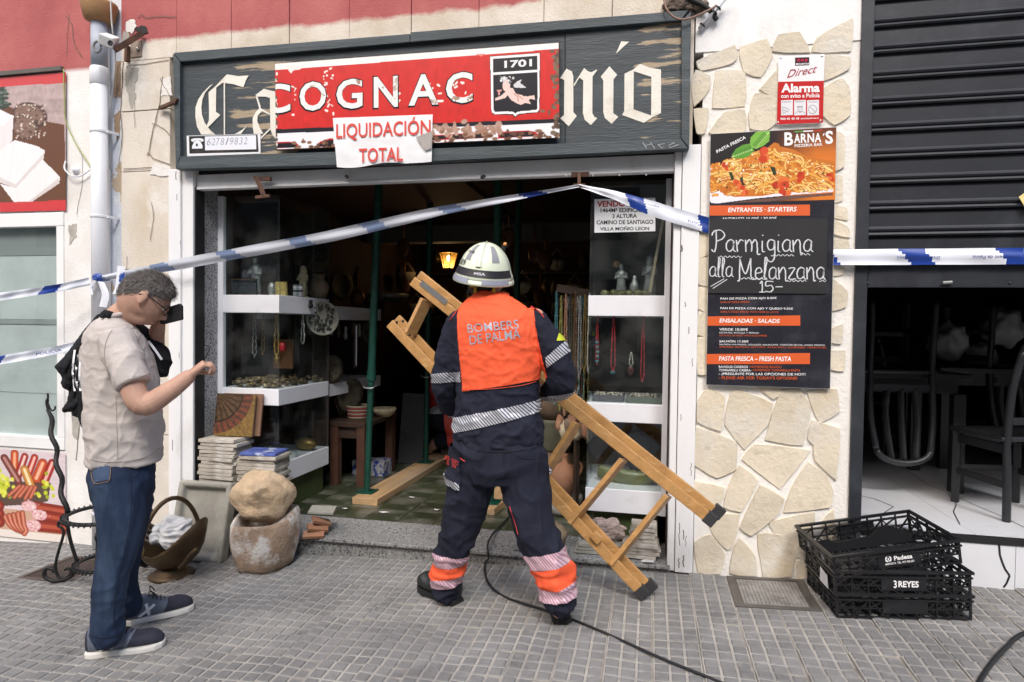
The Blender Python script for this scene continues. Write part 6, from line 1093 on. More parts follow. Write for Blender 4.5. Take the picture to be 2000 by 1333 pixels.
# ================================================================ wrought-iron washstand
M['iron'] = mat('wrought iron', (.022, .021, .022), .5, .5, var=.3, scale=20, layers=[((.07, .05, .04), 12, .6, .75)], bump=.4)
wc = Vector((-3.26, -.55, 0)); g0 = gz(-3.3); t = thing('iron_washstand', 'black wrought-iron washstand with twisted posts and scroll feet', 'washstand', (wc.x, wc.y, g0))
for z, r, rr in ((.245, .215, .011), (-.045, .16, .010)):
    mb = MB(); mb.tube([wc+Vector((r*math.cos(a), r*math.sin(a), z)) for a in np.linspace(0, 2*math.pi, 41)[:-1]], rr, 8, closed=True, flat=1.7); o = mb.build('ring', M['iron'], t, smooth=True)
    mb = MB()
    for k in range(44): a = k*2*math.pi/44; q = wc+Vector(((r+.012)*math.cos(a), (r+.012)*math.sin(a), z)); mb.bar(q+Vector((0, 0, -.014)), q+Vector((.012*-math.sin(a), .012*math.cos(a), .014)), .007, .007)
    mb.build('twist_band', M['iron'], o)
for k, an in enumerate((math.radians(200), math.radians(72), math.radians(304))):
    u = Vector((math.cos(an), math.sin(an), 0)); w = Vector((0, 0, 1)); 
    def at(r, z): return wc+u*r+w*z
    leg = [at(.225, .245), at(.205, .10), at(.165, -.045)]; mb = MB(); mb.tube(smooth(leg, 6), .010, 8); mb.build('strut', M['iron'], t, smooth=True)
    s1 = [at(.235, .19), at(.262, .205), at(.268, .18), at(.25, .165), at(.24, .13), at(.275, .0), at(.285, -.07), at(.265, -.125), at(.225, -.13), at(.20, -.10), at(.215, -.075), at(.235, -.085)]; mb = MB(); mb.tube(smooth(s1, 5), .0085, 8); mb.build('scroll', M['iron'], t, smooth=True)
    s2 = [at(.165, -.06), at(.20, -.125), at(.25, g0-0+.012+.002), at(.30, g0+.011), at(.345, g0+.04), at(.335, g0+.085), at(.30, g0+.08), at(.29, g0+.06)]; mb = MB(); mb.tube(smooth(s2, 6), .0115, 8); mb.build('foot', M['iron'], t, smooth=True)
u = Vector((math.cos(math.radians(200)), math.sin(math.radians(200)), 0)); b0 = wc+u*.225+Vector((0, 0, .25)); b1 = fy(95, 800, -.5); pts = []
for k in range(25): s = k/24; p = b0.lerp(b1, s); pts.append(p+Vector((.011*math.sin(s*22), .008*math.cos(s*22), 0)))
mb = MB(); mb.tube(pts, [.0145]*22+[.013, .011, .009], 8); mb.build('twisted_post', M['iron'], t, smooth=True)
mb = MB(); mb.tube(smooth([b1, b1+Vector((-.012, 0, .04)), b1+Vector((-.004, 0, .08)), b1+Vector((-.01, 0, .10))], 5), [.010]*8+[.006]*7+[.002], 8); mb.tube(smooth([b1+Vector((.0, 0, .03)), b1+Vector((.02, 0, -.005)), b1+Vector((.045, 0, .0)), b1+Vector((.05, 0, .022))], 5), .005, 6); mb.build('bird_finial', M['iron'], t, smooth=True)
# ================================================================ iron covers in the pavement
def cover(x0, x1, y0, y1, label, rusty):
    t = thing('iron_cover', label, 'cover', ((x0+x1)/2, (y0+y1)/2, gz((x0+x1)/2)), (0, tilt, 0)); W_, D_ = x1-x0, y1-y0; mt_ = mat('cover iron '+str(rusty), (.11, .085, .075) if rusty else (.13, .12, .11), .6, .3, var=.25, scale=9, layers=[((.4, .39, .37), 6, .62, .7), ((.07, .06, .055), 4, .5, .7)], bump=.3)
    mb = MB(); mb.box(-W_/2, W_/2, -D_/2, D_/2, -.03, -.002); mb.build('plate', mt_, t, world=False)
    for a in ((-W_/2, W_/2, -D_/2, -D_/2+.03), (-W_/2, W_/2, D_/2-.03, D_/2), (-W_/2, -W_/2+.03, -D_/2+.031, D_/2-.031), (W_/2-.03, W_/2, -D_/2+.031, D_/2-.031)): mb = MB(); mb.box(*a, -.0015, .004); mb.build('frame_bar', mt_, t, world=False)
    gm = mat('worn cover ribs', (.36, .35, .34), .5, .4, var=.3, scale=12, layers=[((.12, .10, .09), 5, .55, .7)]) if not rusty else mt_
    n1 = 17; n2 = 15
    for k in range(n1): x = -W_/2+.05+(W_-.1)*k/(n1-1); mb = MB(); mb.box(x-.003, x+.003, -D_/2+.045, D_/2-.045, -.0018, .0035); mb.build('rib', gm, t, world=False)
    for k in range(n2): y = -D_/2+.05+(D_-.1)*k/(n2-1); mb = MB(); mb.box(-W_/2+.045, W_/2-.045, y-.003, y+.003, -.0018, .003); mb.build('rib', gm, t, world=False)
cover(.328, .722, -.412, -.018, 'grey gridded iron cover in the pavement under the stone pier', 0); cover(-3.872, -3.478, -.612, -.218, 'rusty gridded iron cover behind the washstand', 1)
# ================================================================ cables on the ground
def gp(x, y, h=.008): p = fg(x, y); p.z += h+.004; return p
blackc = mat('black rubber cable', (.015, .016, .018), .5)
mb = MB(); pts = [fz(1000, 975, .052), fz(997, 1005, .052), (-1.075, .2, .06), (-1.05, -.02, .06), (-1.035, -.045, .0)]+[gp(*p) for p in ((947, 1105), (952, 1140), (985, 1170), (1060, 1195), (1130, 1220), (1200, 1250), (1300, 1295), (1410, 1340), (1500, 1380))]
mb.tube(smooth(pts, 8), .0062, 8); tag(mb.build('power_cable', blackc, None, smooth=True), 'black power cable trailing out of the doorway across the pavement', 'cable')
mb = MB(); mb.tube(smooth([gp(*p) for p in ((2100, 1215), (2000, 1243), (1965, 1270), (1930, 1310), (1900, 1360))], 8), .010, 8); tag(mb.build('power_cable', blackc, None, smooth=True), 'thick black cable near the crates at the kerb side', 'cable')
# ================================================================ things on the step, right
mb = MB(); mb.blob((-.70, .16, .115), (.115, .09, .075), 20, 14, amp=.25, fr=2.5, seed=2); tag(mb.build('brown_rock', mat('brown rock', (.25, .19, .12), .9, var=.3, scale=12, layers=[((.40, .33, .24), 8, .55, .75)], bump=.8), None, smooth=True), 'rounded brown rock on the step below the white bowl', 'rock')
bm = bmesh.new(); bmesh.ops.create_icosphere(bm, subdivisions=4, radius=1)
for v in bm.verts: q = v.co.copy(); k = 1+.25*noise.noise(q*2)+.20*noise.noise(q*5+Vector((3, 0, 0))); v.co = Vector((q.x*.13*k, q.y*.07*k, q.z*.075*k))
me = bpy.data.meshes.new('rock'); bm.to_mesh(me); bm.free(); me.transform(Matrix.Translation((-.37, .14, .165))); tag(put(me, 'crystal_rock', mat('pinkish crystal', (.42, .33, .30), .7, var=.3, scale=30, bump=.9, bscale=90), None), 'knobbly pinkish crystal rock in front of the green plinth', 'rock')
for k in range(3): mb = MB(); mb.obox((-.40+.01*k, .13, .055+.022*k), (.27, .15, .02), rotm(0, 0, .05*k)); tag(mb.build('stone_slab', M['sinkstone'], None, bevel=.002), 'pale slab under the crystal rock', 'slab', 'slabs under the crystal')
sm_t = [tile_mesh(.20, .14, .019, s) for s in range(20, 24)]
for me in sm_t: me.materials.append(M['tile_old'])
for k in range(9):
    o = bpy.data.objects.new('ceramic_tile', sm_t[k % 4]); S.collection.objects.link(o); o.location = (-.145+(.0 if k < 4 else .015)+random.uniform(-.01, .01), .10+random.uniform(-.01, .01), .052+k*.0225); o.scale = (1.05 if k < 4 else .72,)*2+(1,); o.rotation_euler = (0, 0, random.uniform(-.1, .1)); tag(o, 'worn tile in the small pile beside the right jamb', 'tile', 'tiles in the small pile')
mb = MB(); mb.obox((-.73, .03, .063), (.34, .04, .04), rotm(0, -.012, -.05)); mb.cur = 0; lv = thing('spirit_level', 'grey spirit level lying on the step edge', 'level', (-.73, .03, .045)); mb.build('bar', mat('grey aluminium', (.33, .35, .34), .45, .4, var=.1), lv, bevel=.002)
for dx in (-.12, .0, .12): mb = MB(); mb.lathe([(0, .001), (.012, .001), (.012, -.004)], (-.73+dx, .0095, .064), 14, rotm(math.pi/2)); mb.build('vial', M['black'], lv)
for k, (x, y, s_) in enumerate(((-.10, -.0, .05), (-1.95, .50, .05), (-1.6, .65, .03), (-2.25, .5, .035), (-1.05, .75, .04), (-1.9, .9, .03))):
    mb = MB(); P_ = [(x+s_*random.uniform(.5, 1)*math.cos(a), y+s_*.6*random.uniform(.5, 1)*math.sin(a), .05+random.uniform(0, .012)) for a in np.linspace(0, 5.6, 7)]; mb._a(P_, [tuple(range(7))]); tag(mb.build('paper_scrap', mat('white scrap', (.7, .7, .7), .8), None), 'torn scrap of white paper on the floor by the doorway', 'paper', 'paper scraps')
# ================================================================ wooden ladder
M['ladder'] = mat('varnished pine', (.49, .268, .098), .42, var=.2, scale=9, stretch=(1.6, 1, 1.6), layers=[((.40, .205, .07), 14, .5, .72, (.9, 1, 2.6)), ((.64, .42, .20), 22, .56, .72, (.9, 1, 2.6)), ((.40, .08, .05), 6, .72, .76), ((.12, .07, .04), 26, .73, .76)], bump=.12, bscale=50)
ld = thing('wooden_ladder', 'folded wooden step ladder carried under the firefighter arm', 'ladder', fy(1250, 1165, -.42)); YL1 = -.40
def lp(x, y, dy=0.0): return fy(x, y, YL1+dy)
def rail(a, b_, w, h, dy, nm='rail'):
    p, q = lp(*a, dy), lp(*b_, dy); mb = MB(); mb.bar(p, q, h, w, up=(0, 1, 0)); return mb.build(nm, M['ladder'], ld, bevel=.004)
A1, A2, B1, B2 = (806, 549), (1392, 1018), (762, 632), (1258, 1162)
for (a, b_), off in (((A1, A2), (5, -6)), ((B1, B2), (6, -4))):
    rail(a, b_, .024, .054, 0); rail((a[0]+off[0]+8, a[1]+off[1]-7), (b_[0]+off[0]+8, b_[1]+off[1]-7), .024, .044, .060)
for a, b_ in (((833, 586), (801, 652)), ((925, 660), (873, 737)), ((1020, 738), (955, 822)), ((1128, 826), (1062, 930)), ((1218, 898), (1116, 1022)), ((1305, 968), (1196, 1102))):
    p, q = lp(*a, .012), lp(*b_, .012); mb = MB(); mb.bar(p, q, .085, .026, up=(0, 1, 0)) if False else mb.bar(p, q, .026, .075, up=(.60, .75, .30)); mb.build('tread', M['ladder'], ld, bevel=.003)
for a, b_, dy in ((A1, A2, 0), (B1, B2, 0), ((A1[0]+15, A1[1]-14), (A2[0]+15, A2[1]-14), .060), ((B1[0]+16, B1[1]-12), (B2[0]+16, B2[1]-12), .060)):
    p, q = lp(*a, dy), lp(*b_, dy); d = (q-p).normalized(); mb = MB(); mb.bar(q-d*.045, q+d*.012, .064, .036, up=(0, 1, 0)); mb.build('rubber_foot', mat('black rubber foot', (.03, .03, .032), .7, var=.2, bump=.2), ld, bevel=.004)
mb = MB(); mb.bar(lp(822, 552, -.014), lp(872, 592, -.014), .03, .004, up=(0, 1, 0)); mb.build('hinge_plate', M['galv'], ld)
mb = MB(); mb.obox(lp(1165, 1050, -.016), (.055, .03, .045), rotm(0, .75, 0)); mb.build('stop_block', M['ladder'], ld, bevel=.003)
for x, y in ((775, 630), (787, 628), (800, 655)): mb = MB(); mb.lathe([(0, .004), (.006, .003), (.008, 0)], lp(x, y, -.014), 10, rotm(math.pi/2)); mb.build('bolt', M['black'], ld)
# ================================================================ crates
M['crate'] = mat('black crate plastic', (.012, .012, .014), .42, var=.2, scale=6, layers=[((.04, .04, .045), 8, .62, .8)])
def crate(name_label, O, ex, ey, ez, w, d, h, text):
    """lattice bread crate; O is the front left bottom corner, ex/ey/ez its axes"""
    t = thing('plastic_crate', name_label, 'crate', O, group=None); ex, ey, ez = Vector(ex), Vector(ey), Vector(ez)
    def P(x, y, z): return O+ex*x+ey*y+ez*z
    def bx(mb, x0, x1, y0, y1, z0, z1): mb._a([P(x, y, z) for z in (z0, z1) for x, y in ((x0, y0), (x1, y0), (x1, y1), (x0, y1))], [(0, 3, 2, 1), (4, 5, 6, 7), (0, 1, 5, 4), (1, 2, 6, 5), (2, 3, 7, 6), (3, 0, 4, 7)])
    th = .006
    for nm, x0, x1, y0, y1 in (('rim', -.012, w+.012, -.012, .004), ('rim', -.012, w+.012, d-.004, d+.012), ('rim', -.012, .004, .0045, d-.0045), ('rim', w-.004, w+.012, .0045, d-.0045)):
        mb = MB(); bx(mb, x0, x1, y0, y1, h-.012, h); mb.build(nm, M['crate'], t)
        mb = MB(); bx(mb, x0+.004, x1-.004, y0+.004 if y0 < 0 else y0, y1-.004 if y1 > d else y1, h-.034, h-.027); mb.build('lower_rim', M['crate'], t)
    mb = MB(); n = 12
    for k in range(n+1): x = w*k/n; bx(mb, max(0, x-.006), min(w, x+.006), 0, d, .0, .006)
    for k in range(9): y = d*k/8; bx(mb, 0, w, max(0, y-.006), min(d, y+.006), .0005, .0065)
    mb.build('floor_grid', M['crate'], t)
    def wall(a, L, long_):
        mb = MB()
        def q(s, z0, s2, z2, wd=.008):                      # a bar inside the wall plane
            A = P(*((s, a, z0) if long_ else (a, s, z0))); B = P(*((s2, a, z2) if long_ else (a, s2, z2))); mb.bar(A, B, th, wd, up=(ey if long_ else ex))
        m_ = 8 if long_ else 5; zb, zt = .004, h-.030; zm_ = (zb+zt)/2
        q(0, zb, L, zb, .014); q(0, zt, L, zt, .012); q(0, zm_, L, zm_, .008)
        for k in range(m_+1): s = L*k/m_; q(s, zb, s, h-.006, .011)
        for k in range(m_):
            s0, s1 = L*k/m_, L*(k+1)/m_
            if k % 2: q(s0, zb, s1, zt); q(s0, zm_, s1, zb, .006)
            else: q(s0, zt, s1, zb); q(s0, zm_, s1, zt, .006)
        o = mb.build('lattice_wall', M['crate'], t); return o
    for a in (.003, d-.003): wall(a, w, True)
    for a in (.003, w-.003): wall(a, d, False)
    mb = MB(); bx(mb, w*.345, w*.68, -.004, .0005, .026, h-.034); mb.build('name_panel', M['crate'], t)
    mb = MB(); bx(mb, w*.345, w*.68, d-.001, d+.004, .026, h-.034); mb.build('name_panel', M['crate'], t)
    for s_, u0, u1, z0, z1, bo in text:
        mb = MB(); letters(mb, s_, P(w*u0, -.005, z0), P(w*u1, -.005, z0), P(w*u0, -.005, z1), lift=(0, 0, 0), bold=bo); mb.build('lettering', WP, t)
    return t, P
gx = Vector((1, .095, SLOPE)).normalized(); gyv = Vector((-.095, 1, 0)).normalized(); gzv = gx.cross(gyv); O1 = fg(1635, 1209)+Vector((0, 0, .006))
cw, cdp, ch = .585, .40, .118
crate('black lattice crate at the bottom of the stack', O1, gx, gyv, gzv, cw, cdp, ch, [])
crate('black lattice crate with white royal lettering, second of the stack', O1+gzv*.108+gx*-.006, gx, gyv, gzv, cw+.006, cdp, ch, [('REYES', .47, .62, .042, .072, .03), ('3', .435, .458, .038, .074, .02)])
FL, FR, BL = fy(1626, 1086, -.47), fy(1897, 1050, -.36), fy(1570, 1029, -.10); tx = (FR-FL).normalized(); tyv = (BL-FL); tyv = (tyv-tx*tyv.dot(tx)).normalized(); tzv = tx.cross(tyv)
tcr, PT = crate('tilted black lattice crate with white lettering on top of the stack', FL-tzv*ch, tx, tyv, tzv, cw, cdp, ch, [('Padesa', .475, .62, .058, .080, .03), ('AMPOSTA  TEL. 977 700 601', .40, .63, .040, .050, .02), ('ω', .405, .455, .055, .082, .04)])
mb = MB(); mb._a([PT(x, .27+.004*k, z) for k in (0, 1) for x, z in ((.06, .01), (.52, .01), (.52, .05), (.42, .105), (.36, .108), (.32, .065), (.13, .055), (.10, .08), (.06, .075))], [tuple(range(8, -1, -1)), tuple(range(9, 18))]+[(i, (i+1) % 9, 9+(i+1) % 9, 9+i) for i in range(9)]); mb.build('divider', M['crate'], tcr)
mb = MB(); q = [O1+gzv*.15+gx*-.019+gyv*y+gzv*z for y, z in ((.05, -.035), (.16, -.035), (.15, .035), (.06, .025))]; mb.prism(q, -gx*.001); tag(mb.build('paper_label', mat('white scrap', (.7, .7, .7), .8), None), 'white paper label stuck on the side of the crate stack', 'label')
# ================================================================ restaurant furniture
M['chair'] = mat('black chair paint', (.018, .019, .022), .4, var=.2, scale=5, layers=[((.05, .05, .055), 5, .6, .8)])
def make_chair(label):
    t = thing('dining_chair', label, 'chair', group=None); w = .42
    for sx in (-1, 1):
        mb = MB(); mb.bar((sx*.19, -.19, 0), (sx*.19, -.19, .44), .04, .04); mb.build('leg', M['chair'], t, world=False, bevel=.003)
        mb = MB(); mb.tube(smooth([(sx*.19, .21, 0), (sx*.185, .20, .25), (sx*.185, .19, .46), (sx*.185, .22, .75), (sx*.16, .255, .95)], 5), .021, 8); mb.build('back_post', M['chair'], t, world=False, smooth=True)
        mb = MB(); mb.bar((sx*.19, -.17, .2), (sx*.188, .19, .2), .022, .035); mb.build('stretcher', M['chair'], t, world=False)
        mb = MB(); mb.bar((sx*.19, -.17, .40), (sx*.188, .19, .40), .022, .05); mb.build('seat_rail', M['chair'], t, world=False)
    mb = MB(); mb.box(-.22, .22, -.225, .20, .445, .47); mb.build('seat', M['chair'], t, world=False, bevel=.008)
    mb = MB(); mb.bar((-.17, -.19, .40), (.17, -.19, .40), .022, .05); mb.build('seat_rail', M['chair'], t, world=False); mb = MB(); mb.bar((-.17, -.19, .22), (.17, -.19, .22), .022, .03); mb.build('stretcher', M['chair'], t, world=False)
    mb = MB(); mb.tube([(-.16, .255, .95)]+[(.16*-math.cos(a), .255+.02*math.sin(a), .95+.085*math.sin(a)) for a in np.linspace(0, math.pi, 12)]+[(.16, .255, .95)], .021, 8); mb.build('top_rail', M['chair'], t, world=False, smooth=True)
    mb = MB(); mb.bar((-.18, .195, .56), (.18, .195, .56), .02, .04); mb.build('lower_rail', M['chair'], t, world=False)
    for x0, x1 in ((-.10, -.085), (0, 0), (.10, .085)): mb = MB(); mb.tube(smooth([(x0*.8, .197, .57), (x1*1.1, .212, .75), (x0*.7, .262, 1.02)], 6), .022, 8, flat=.35); mb.build('splat', M['chair'], t, world=False, smooth=True)
    return t
ch1 = make_chair('black wooden chair standing on the white restaurant floor'); ch1.location = (1.98, .56, RZ+.006); ch1.rotation_euler = (0, 0, math.radians(193))
def chair_copy(label, loc, rot): c = copy_tree(ch1); c.location = loc; c.rotation_euler = rot; c['label'] = label; return c
chair_copy('black wooden chair turned upside down on a table behind the shutter', (1.46, 1.02, RZ+.75+.035+.47), (math.pi, 0, math.radians(4)))
chair_copy('black wooden chair upside down further inside the restaurant', (2.5, 2.0, RZ+.75+.035+.47), (math.pi, 0, .4)); chair_copy('black wooden chair deep in the dark restaurant', (1.75, 2.3, RZ+.006), (0, 0, 2.5))
def table(cx, cy, label):
    t = thing('dining_table', label, 'table', (cx, cy, RZ)); mb = MB(); mb.box(cx-.4, cx+.4, cy-.4, cy+.4, RZ+.75, RZ+.785); mb.build('table_top', M['chair'], t, bevel=.004); mb = MB(); mb.box(cx-.34, cx+.34, cy-.34, cy+.34, RZ+.65, RZ+.749); mb.build('apron', M['chair'], t)
    for sx in (-1, 1):
        for sy in (-1, 1): mb = MB(); mb.box(cx+sx*.34-.035, cx+sx*.34+.035, cy+sy*.34-.035, cy+sy*.34+.035, RZ+.006, RZ+.649); mb.build('leg', M['chair'], t)
table(1.52, 1.3, 'black square table carrying the upturned chair'); table(2.45, 2.1, 'black square table deep in the restaurant')
for k, (px, py_, s_) in enumerate(((1853, 668, .13), (1915, 700, .10), (1960, 640, .13))):
    bm = bmesh.new(); bmesh.ops.create_icosphere(bm, subdivisions=4, radius=1)
    for v in bm.verts: q = v.co.copy(); kk = 1+.3*noise.noise(q*2+Vector((k, 0, 0)))+.15*abs(noise.noise(q*6)); v.co = Vector((q.x*s_*kk, q.y*s_*kk, q.z*s_*1.1*kk))
    me = bpy.data.meshes.new('bag'); bm.to_mesh(me); bm.free(); me.transform(Matrix.Translation(fy(px, py_, 2.0))); tag(put(me, 'linen_bag', mat('grey linen', (.30, .30, .31), .8, var=.1), None, smooth=True), ('pale bundle beside the upturned chair legs', 'small pale bundle on the far table', 'dim grey bundle higher on the far table')[k], 'bundle')
# cracks in the restaurant tiles
crk = MB()
for pts in ([(1700, 880), (1750, 905), (1810, 945), (1850, 962), (1868, 985), (1862, 1000), (1875, 1025)], [(1665, 965), (1710, 975), (1745, 990), (1722, 1005)], [(1850, 962), (1900, 985), (1960, 1010), (2000, 1030)]):
    P_ = [fz(x, y, RZ+.0075) for x, y in pts]
    for a, b_ in zip(P_[:-1], P_[1:]): d = (b_-a).normalized(); nn = Vector((-d.y, d.x, 0))*.003; crk._a([a+nn, a-nn, b_-nn, b_+nn], [(0, 1, 2, 3)])
crk.build('floor_crack', M['black'], restaurant_floor, kind='stuff')
mb = MB(); P_ = [fy(x, y, -.0012) for x, y in ((1951, 1062), (1953, 1085), (1958, 1100), (1963, 1112), (1972, 1125), (1966, 1140), (1960, 1148))]
for a, b_ in zip(P_[:-1], P_[1:]): d = (b_-a).normalized(); nn = Vector((-d.z, 0, d.x))*.005; mb._a([a+nn, a-nn, b_-nn, b_+nn], [(0, 1, 2, 3)])
mb.build('riser_crack', M['black'], B)
mb = MB(); ppoly(mb, [(1990, 385), (2004, 375), (2020, 400), (2006, 412)], -.03, .003); tag(mb.build('paper_note', mat('yellow note', 'e3d08a', .6), None), 'yellow paper note stuck on the roller shutter', 'note')
# ================================================================ people
from mathutils.bvhtree import BVHTree
def loft(mb, secs, seg=24, pw=2.0):
    vs = []; fs = []; n = len(secs)
    for c, vx, vy in secs:
        c, vx, vy = Vector(c), Vector(vx), Vector(vy)
        for j in range(seg):
            a = 2*math.pi*j/seg; ca, sa = math.cos(a), math.sin(a); e = 2/pw
            vs.append(c+vx*(math.copysign(abs(ca)**e, ca))+vy*(math.copysign(abs(sa)**e, sa)))
    for i in range(n-1):
        for j in range(seg): fs.append((i*seg+j, i*seg+(j+1) % seg, (i+1)*seg+(j+1) % seg, (i+1)*seg+j))
    fs += [tuple(range(seg-1, -1, -1)), tuple((n-1)*seg+j for j in range(seg))]; return mb._a(vs, fs)
def limb(mb, pts, rad, seg=16, ends=True):
    q = smooth([tuple(p)+(r,) for p, r in zip(pts, rad)], 6); P = [Vector(v[:3]) for v in q]; R = [v[3] for v in q]; mb.tube(P, R, seg)
    if ends: mb.blob(P[0], R[0]*.98, 14, 10); mb.blob(P[-1], R[-1]*.98, 14, 10)
    return mb
def fuse(mb, voxel, it=6, fac=.5):
    """melt overlapping shapes into one continuous skin"""
    me = mb.mesh('fuse'); o = bpy.data.objects.new('fuse', me); S.collection.objects.link(o)
    r = o.modifiers.new('r', 'REMESH'); r.mode = 'VOXEL'; r.voxel_size = voxel; s = o.modifiers.new('s', 'SMOOTH'); s.iterations = it; s.factor = fac
    out = bpy.data.meshes.new_from_object(o.evaluated_get(bpy.context.evaluated_depsgraph_get())); bpy.data.objects.remove(o); out.shade_smooth(); return out
def crumple(me, f):
    """push every vertex along its normal by f(position, normal)"""
    co = [v.co.copy() for v in me.vertices]; no = [v.normal.copy() for v in me.vertices]
    for v, c, n in zip(me.vertices, co, no): v.co = c+n*f(c, n)
    me.update(); return me
def fold(c, s, fr, seed, an=(1, 1, 1)):
    """cloth creases: sharp ridges between soft hollows"""
    q = Vector((c.x*an[0], c.y*an[1], c.z*an[2]))*fr+Vector((seed, seed*.7, 0)); w = noise.noise_vector(q*.45)*.8; v = abs(noise.noise(q+w)); return s*(1.5*max(0, 1-v*3.2)**1.6-.45)+s*.35*noise.noise(q*2.1)
def hit(tree, x, y, off):
    d = ray(x, y).normalized(); h = tree.ray_cast(CAM, d); return h[0]-d*off if h[0] is not None else None
def bvh(me): return BVHTree.FromPolygons([v.co for v in me.vertices], [tuple(p.vertices) for p in me.polygons])
def seam(me, pts, r, name, mt_, parent, off=.001):
    """stitched line laid on the cloth"""
    t = bvh(me); P_ = [q for q in (hit(t, x, y, off) for x, y in smooth(pts, 8)) if q is not None]
    runs = [[]]
    for q in P_:
        if runs[-1] and (q-runs[-1][-1]).length > .08: runs.append([])
        runs[-1].append(q)
    run = max(runs, key=len)
    if len(run) > 2: mb = MB(); mb.tube(run, r, 6); mb.build(name, mt_, parent, smooth=True)
def decal(me, poly, off, name, mt_, parent, step=2.0):
    """piece of cloth sewn on the surface, outline given in pixels"""
    t = bvh(me); xs = [p[0] for p in poly]; ys = [p[1] for p in poly]; x0, x1, y0, y1 = min(xs), max(xs), min(ys), max(ys); nx, ny = max(2, int((x1-x0)/step)), max(2, int((y1-y0)/step))
    a, b_, c_, d_ = [Vector((p[0], p[1])) for p in poly]; vs = []; ok = []
    for j in range(ny+1):
        for i in range(nx+1): u, v = i/nx, j/ny; p = (a*(1-u)+b_*u)*(1-v)+(d_*(1-u)+c_*u)*v; q = hit(t, p.x, p.y, off); ok.append(q is not None); vs.append(q if q is not None else Vector((0, 0, 0)))
    fs = [f for f in ((j*(nx+1)+i, j*(nx+1)+i+1, (j+1)*(nx+1)+i+1, (j+1)*(nx+1)+i) for j in range(ny) for i in range(nx)) if all(ok[k] for k in f) and max((vs[f[0]]-vs[k]).length for k in f) < .05]
    if not fs: return
    used = sorted({k for f in fs for k in f}); ix = {k: n_ for n_, k in enumerate(used)}; mb = MB(); mb._a([vs[k] for k in used], [tuple(ix[k] for k in f) for f in fs]); o = mb.build(name, mt_, parent, smooth=True); sd = o.modifiers.new('s', 'SOLIDIFY'); sd.thickness = .003; return o
def drape(outline, depth, name, mt_, parent, step=2.2, thick=.012, amp=.03, fr=.05, seed=0, bulge=.05):
    """loose cloth hanging in folds: outline in pixels, depth along the view"""
    pts = np.array(outline, float); x0, y0 = pts.min(0); x1, y1 = pts.max(0); nx, ny = int((x1-x0)/step)+1, int((y1-y0)/step)+1; idx = {}; vs = []; fs = []
    def inside(x, y):
        r = False
        for (ax, ay), (bx, by) in zip(outline, outline[1:]+outline[:1]):
            if (ay > y) != (by > y) and x < (bx-ax)*(y-ay)/(by-ay)+ax: r = not r
        return r
    def edge(x, y):
        m_ = 1e9
        for (ax, ay), (bx, by) in zip(outline, outline[1:]+outline[:1]):
            L2 = (bx-ax)**2+(by-ay)**2; t = max(0, min(1, ((x-ax)*(bx-ax)+(y-ay)*(by-ay))/(L2+1e-9))); m_ = min(m_, math.hypot(x-ax-t*(bx-ax), y-ay-t*(by-ay)))
        return m_
    def vid(i, j):
        if (i, j) not in idx:
            x, y = x0+i*step, y0+j*step; e = edge(x, y); d = depth(x, y)-bulge*(1-math.exp(-e/9))-amp*(1-2.4*abs(noise.noise(Vector((x*fr*1.6+y*fr*.5, y*fr*.35, seed)))))*(1-math.exp(-e/5))-.3*amp*noise.noise(Vector((x*fr*4, y*fr*2, seed+3)))
            idx[(i, j)] = len(vs); vs.append(CAM+ray(x, y)*d)
        return idx[(i, j)]
    for i in range(nx):
        for j in range(ny):
            if inside(x0+(i+.5)*step, y0+(j+.5)*step): fs.append((vid(i, j), vid(i+1, j), vid(i+1, j+1), vid(i, j+1)))
    me = bpy.data.meshes.new(name); me.from_pydata([tuple(v) for v in vs], [], fs); bm = bmesh.new(); bm.from_mesh(me)
    for k in range(5): bmesh.ops.smooth_vert(bm, verts=[v for v in bm.verts if v.is_boundary], factor=.5, use_axis_x=True, use_axis_y=True, use_axis_z=True)
    bmesh.ops.recalc_face_normals(bm, faces=bm.faces); bm.to_mesh(me); bm.free(); full = me.copy(); o = put(me, name, mt_, parent, smooth=True); sd = o.modifiers.new('s', 'SOLIDIFY'); sd.thickness = thick; sd.offset = 0; return full
def patch(me, planes, off, name, mt_, parent, f=None):
    bm = bmesh.new(); bm.from_mesh(me)
    for co, no in planes: bmesh.ops.bisect_plane(bm, geom=bm.verts[:]+bm.edges[:]+bm.faces[:], plane_co=co, plane_no=no, clear_inner=True)
    if f: bmesh.ops.delete(bm, geom=[q for q in bm.faces if not f(q.calc_center_median(), q.normal)], context='FACES')
    bm.normal_update()
    for v in bm.verts: v.co += v.normal*off
    out = bpy.data.meshes.new(name); bm.to_mesh(out); bm.free(); return put(out, name, mt_, parent, smooth=True)
def xz(a, b_, Y, keep):
    """cutting plane through two pixels and parallel to the facade normal; keep = a pixel on the kept side"""
    A, B_, K = fy(*a, Y), fy(*b_, Y), fy(*keep, Y); d = (B_-A); n = Vector((-d.z, 0, d.x)).normalized()
    if (K-A).dot(n) < 0: n = -n
    return (A, n)
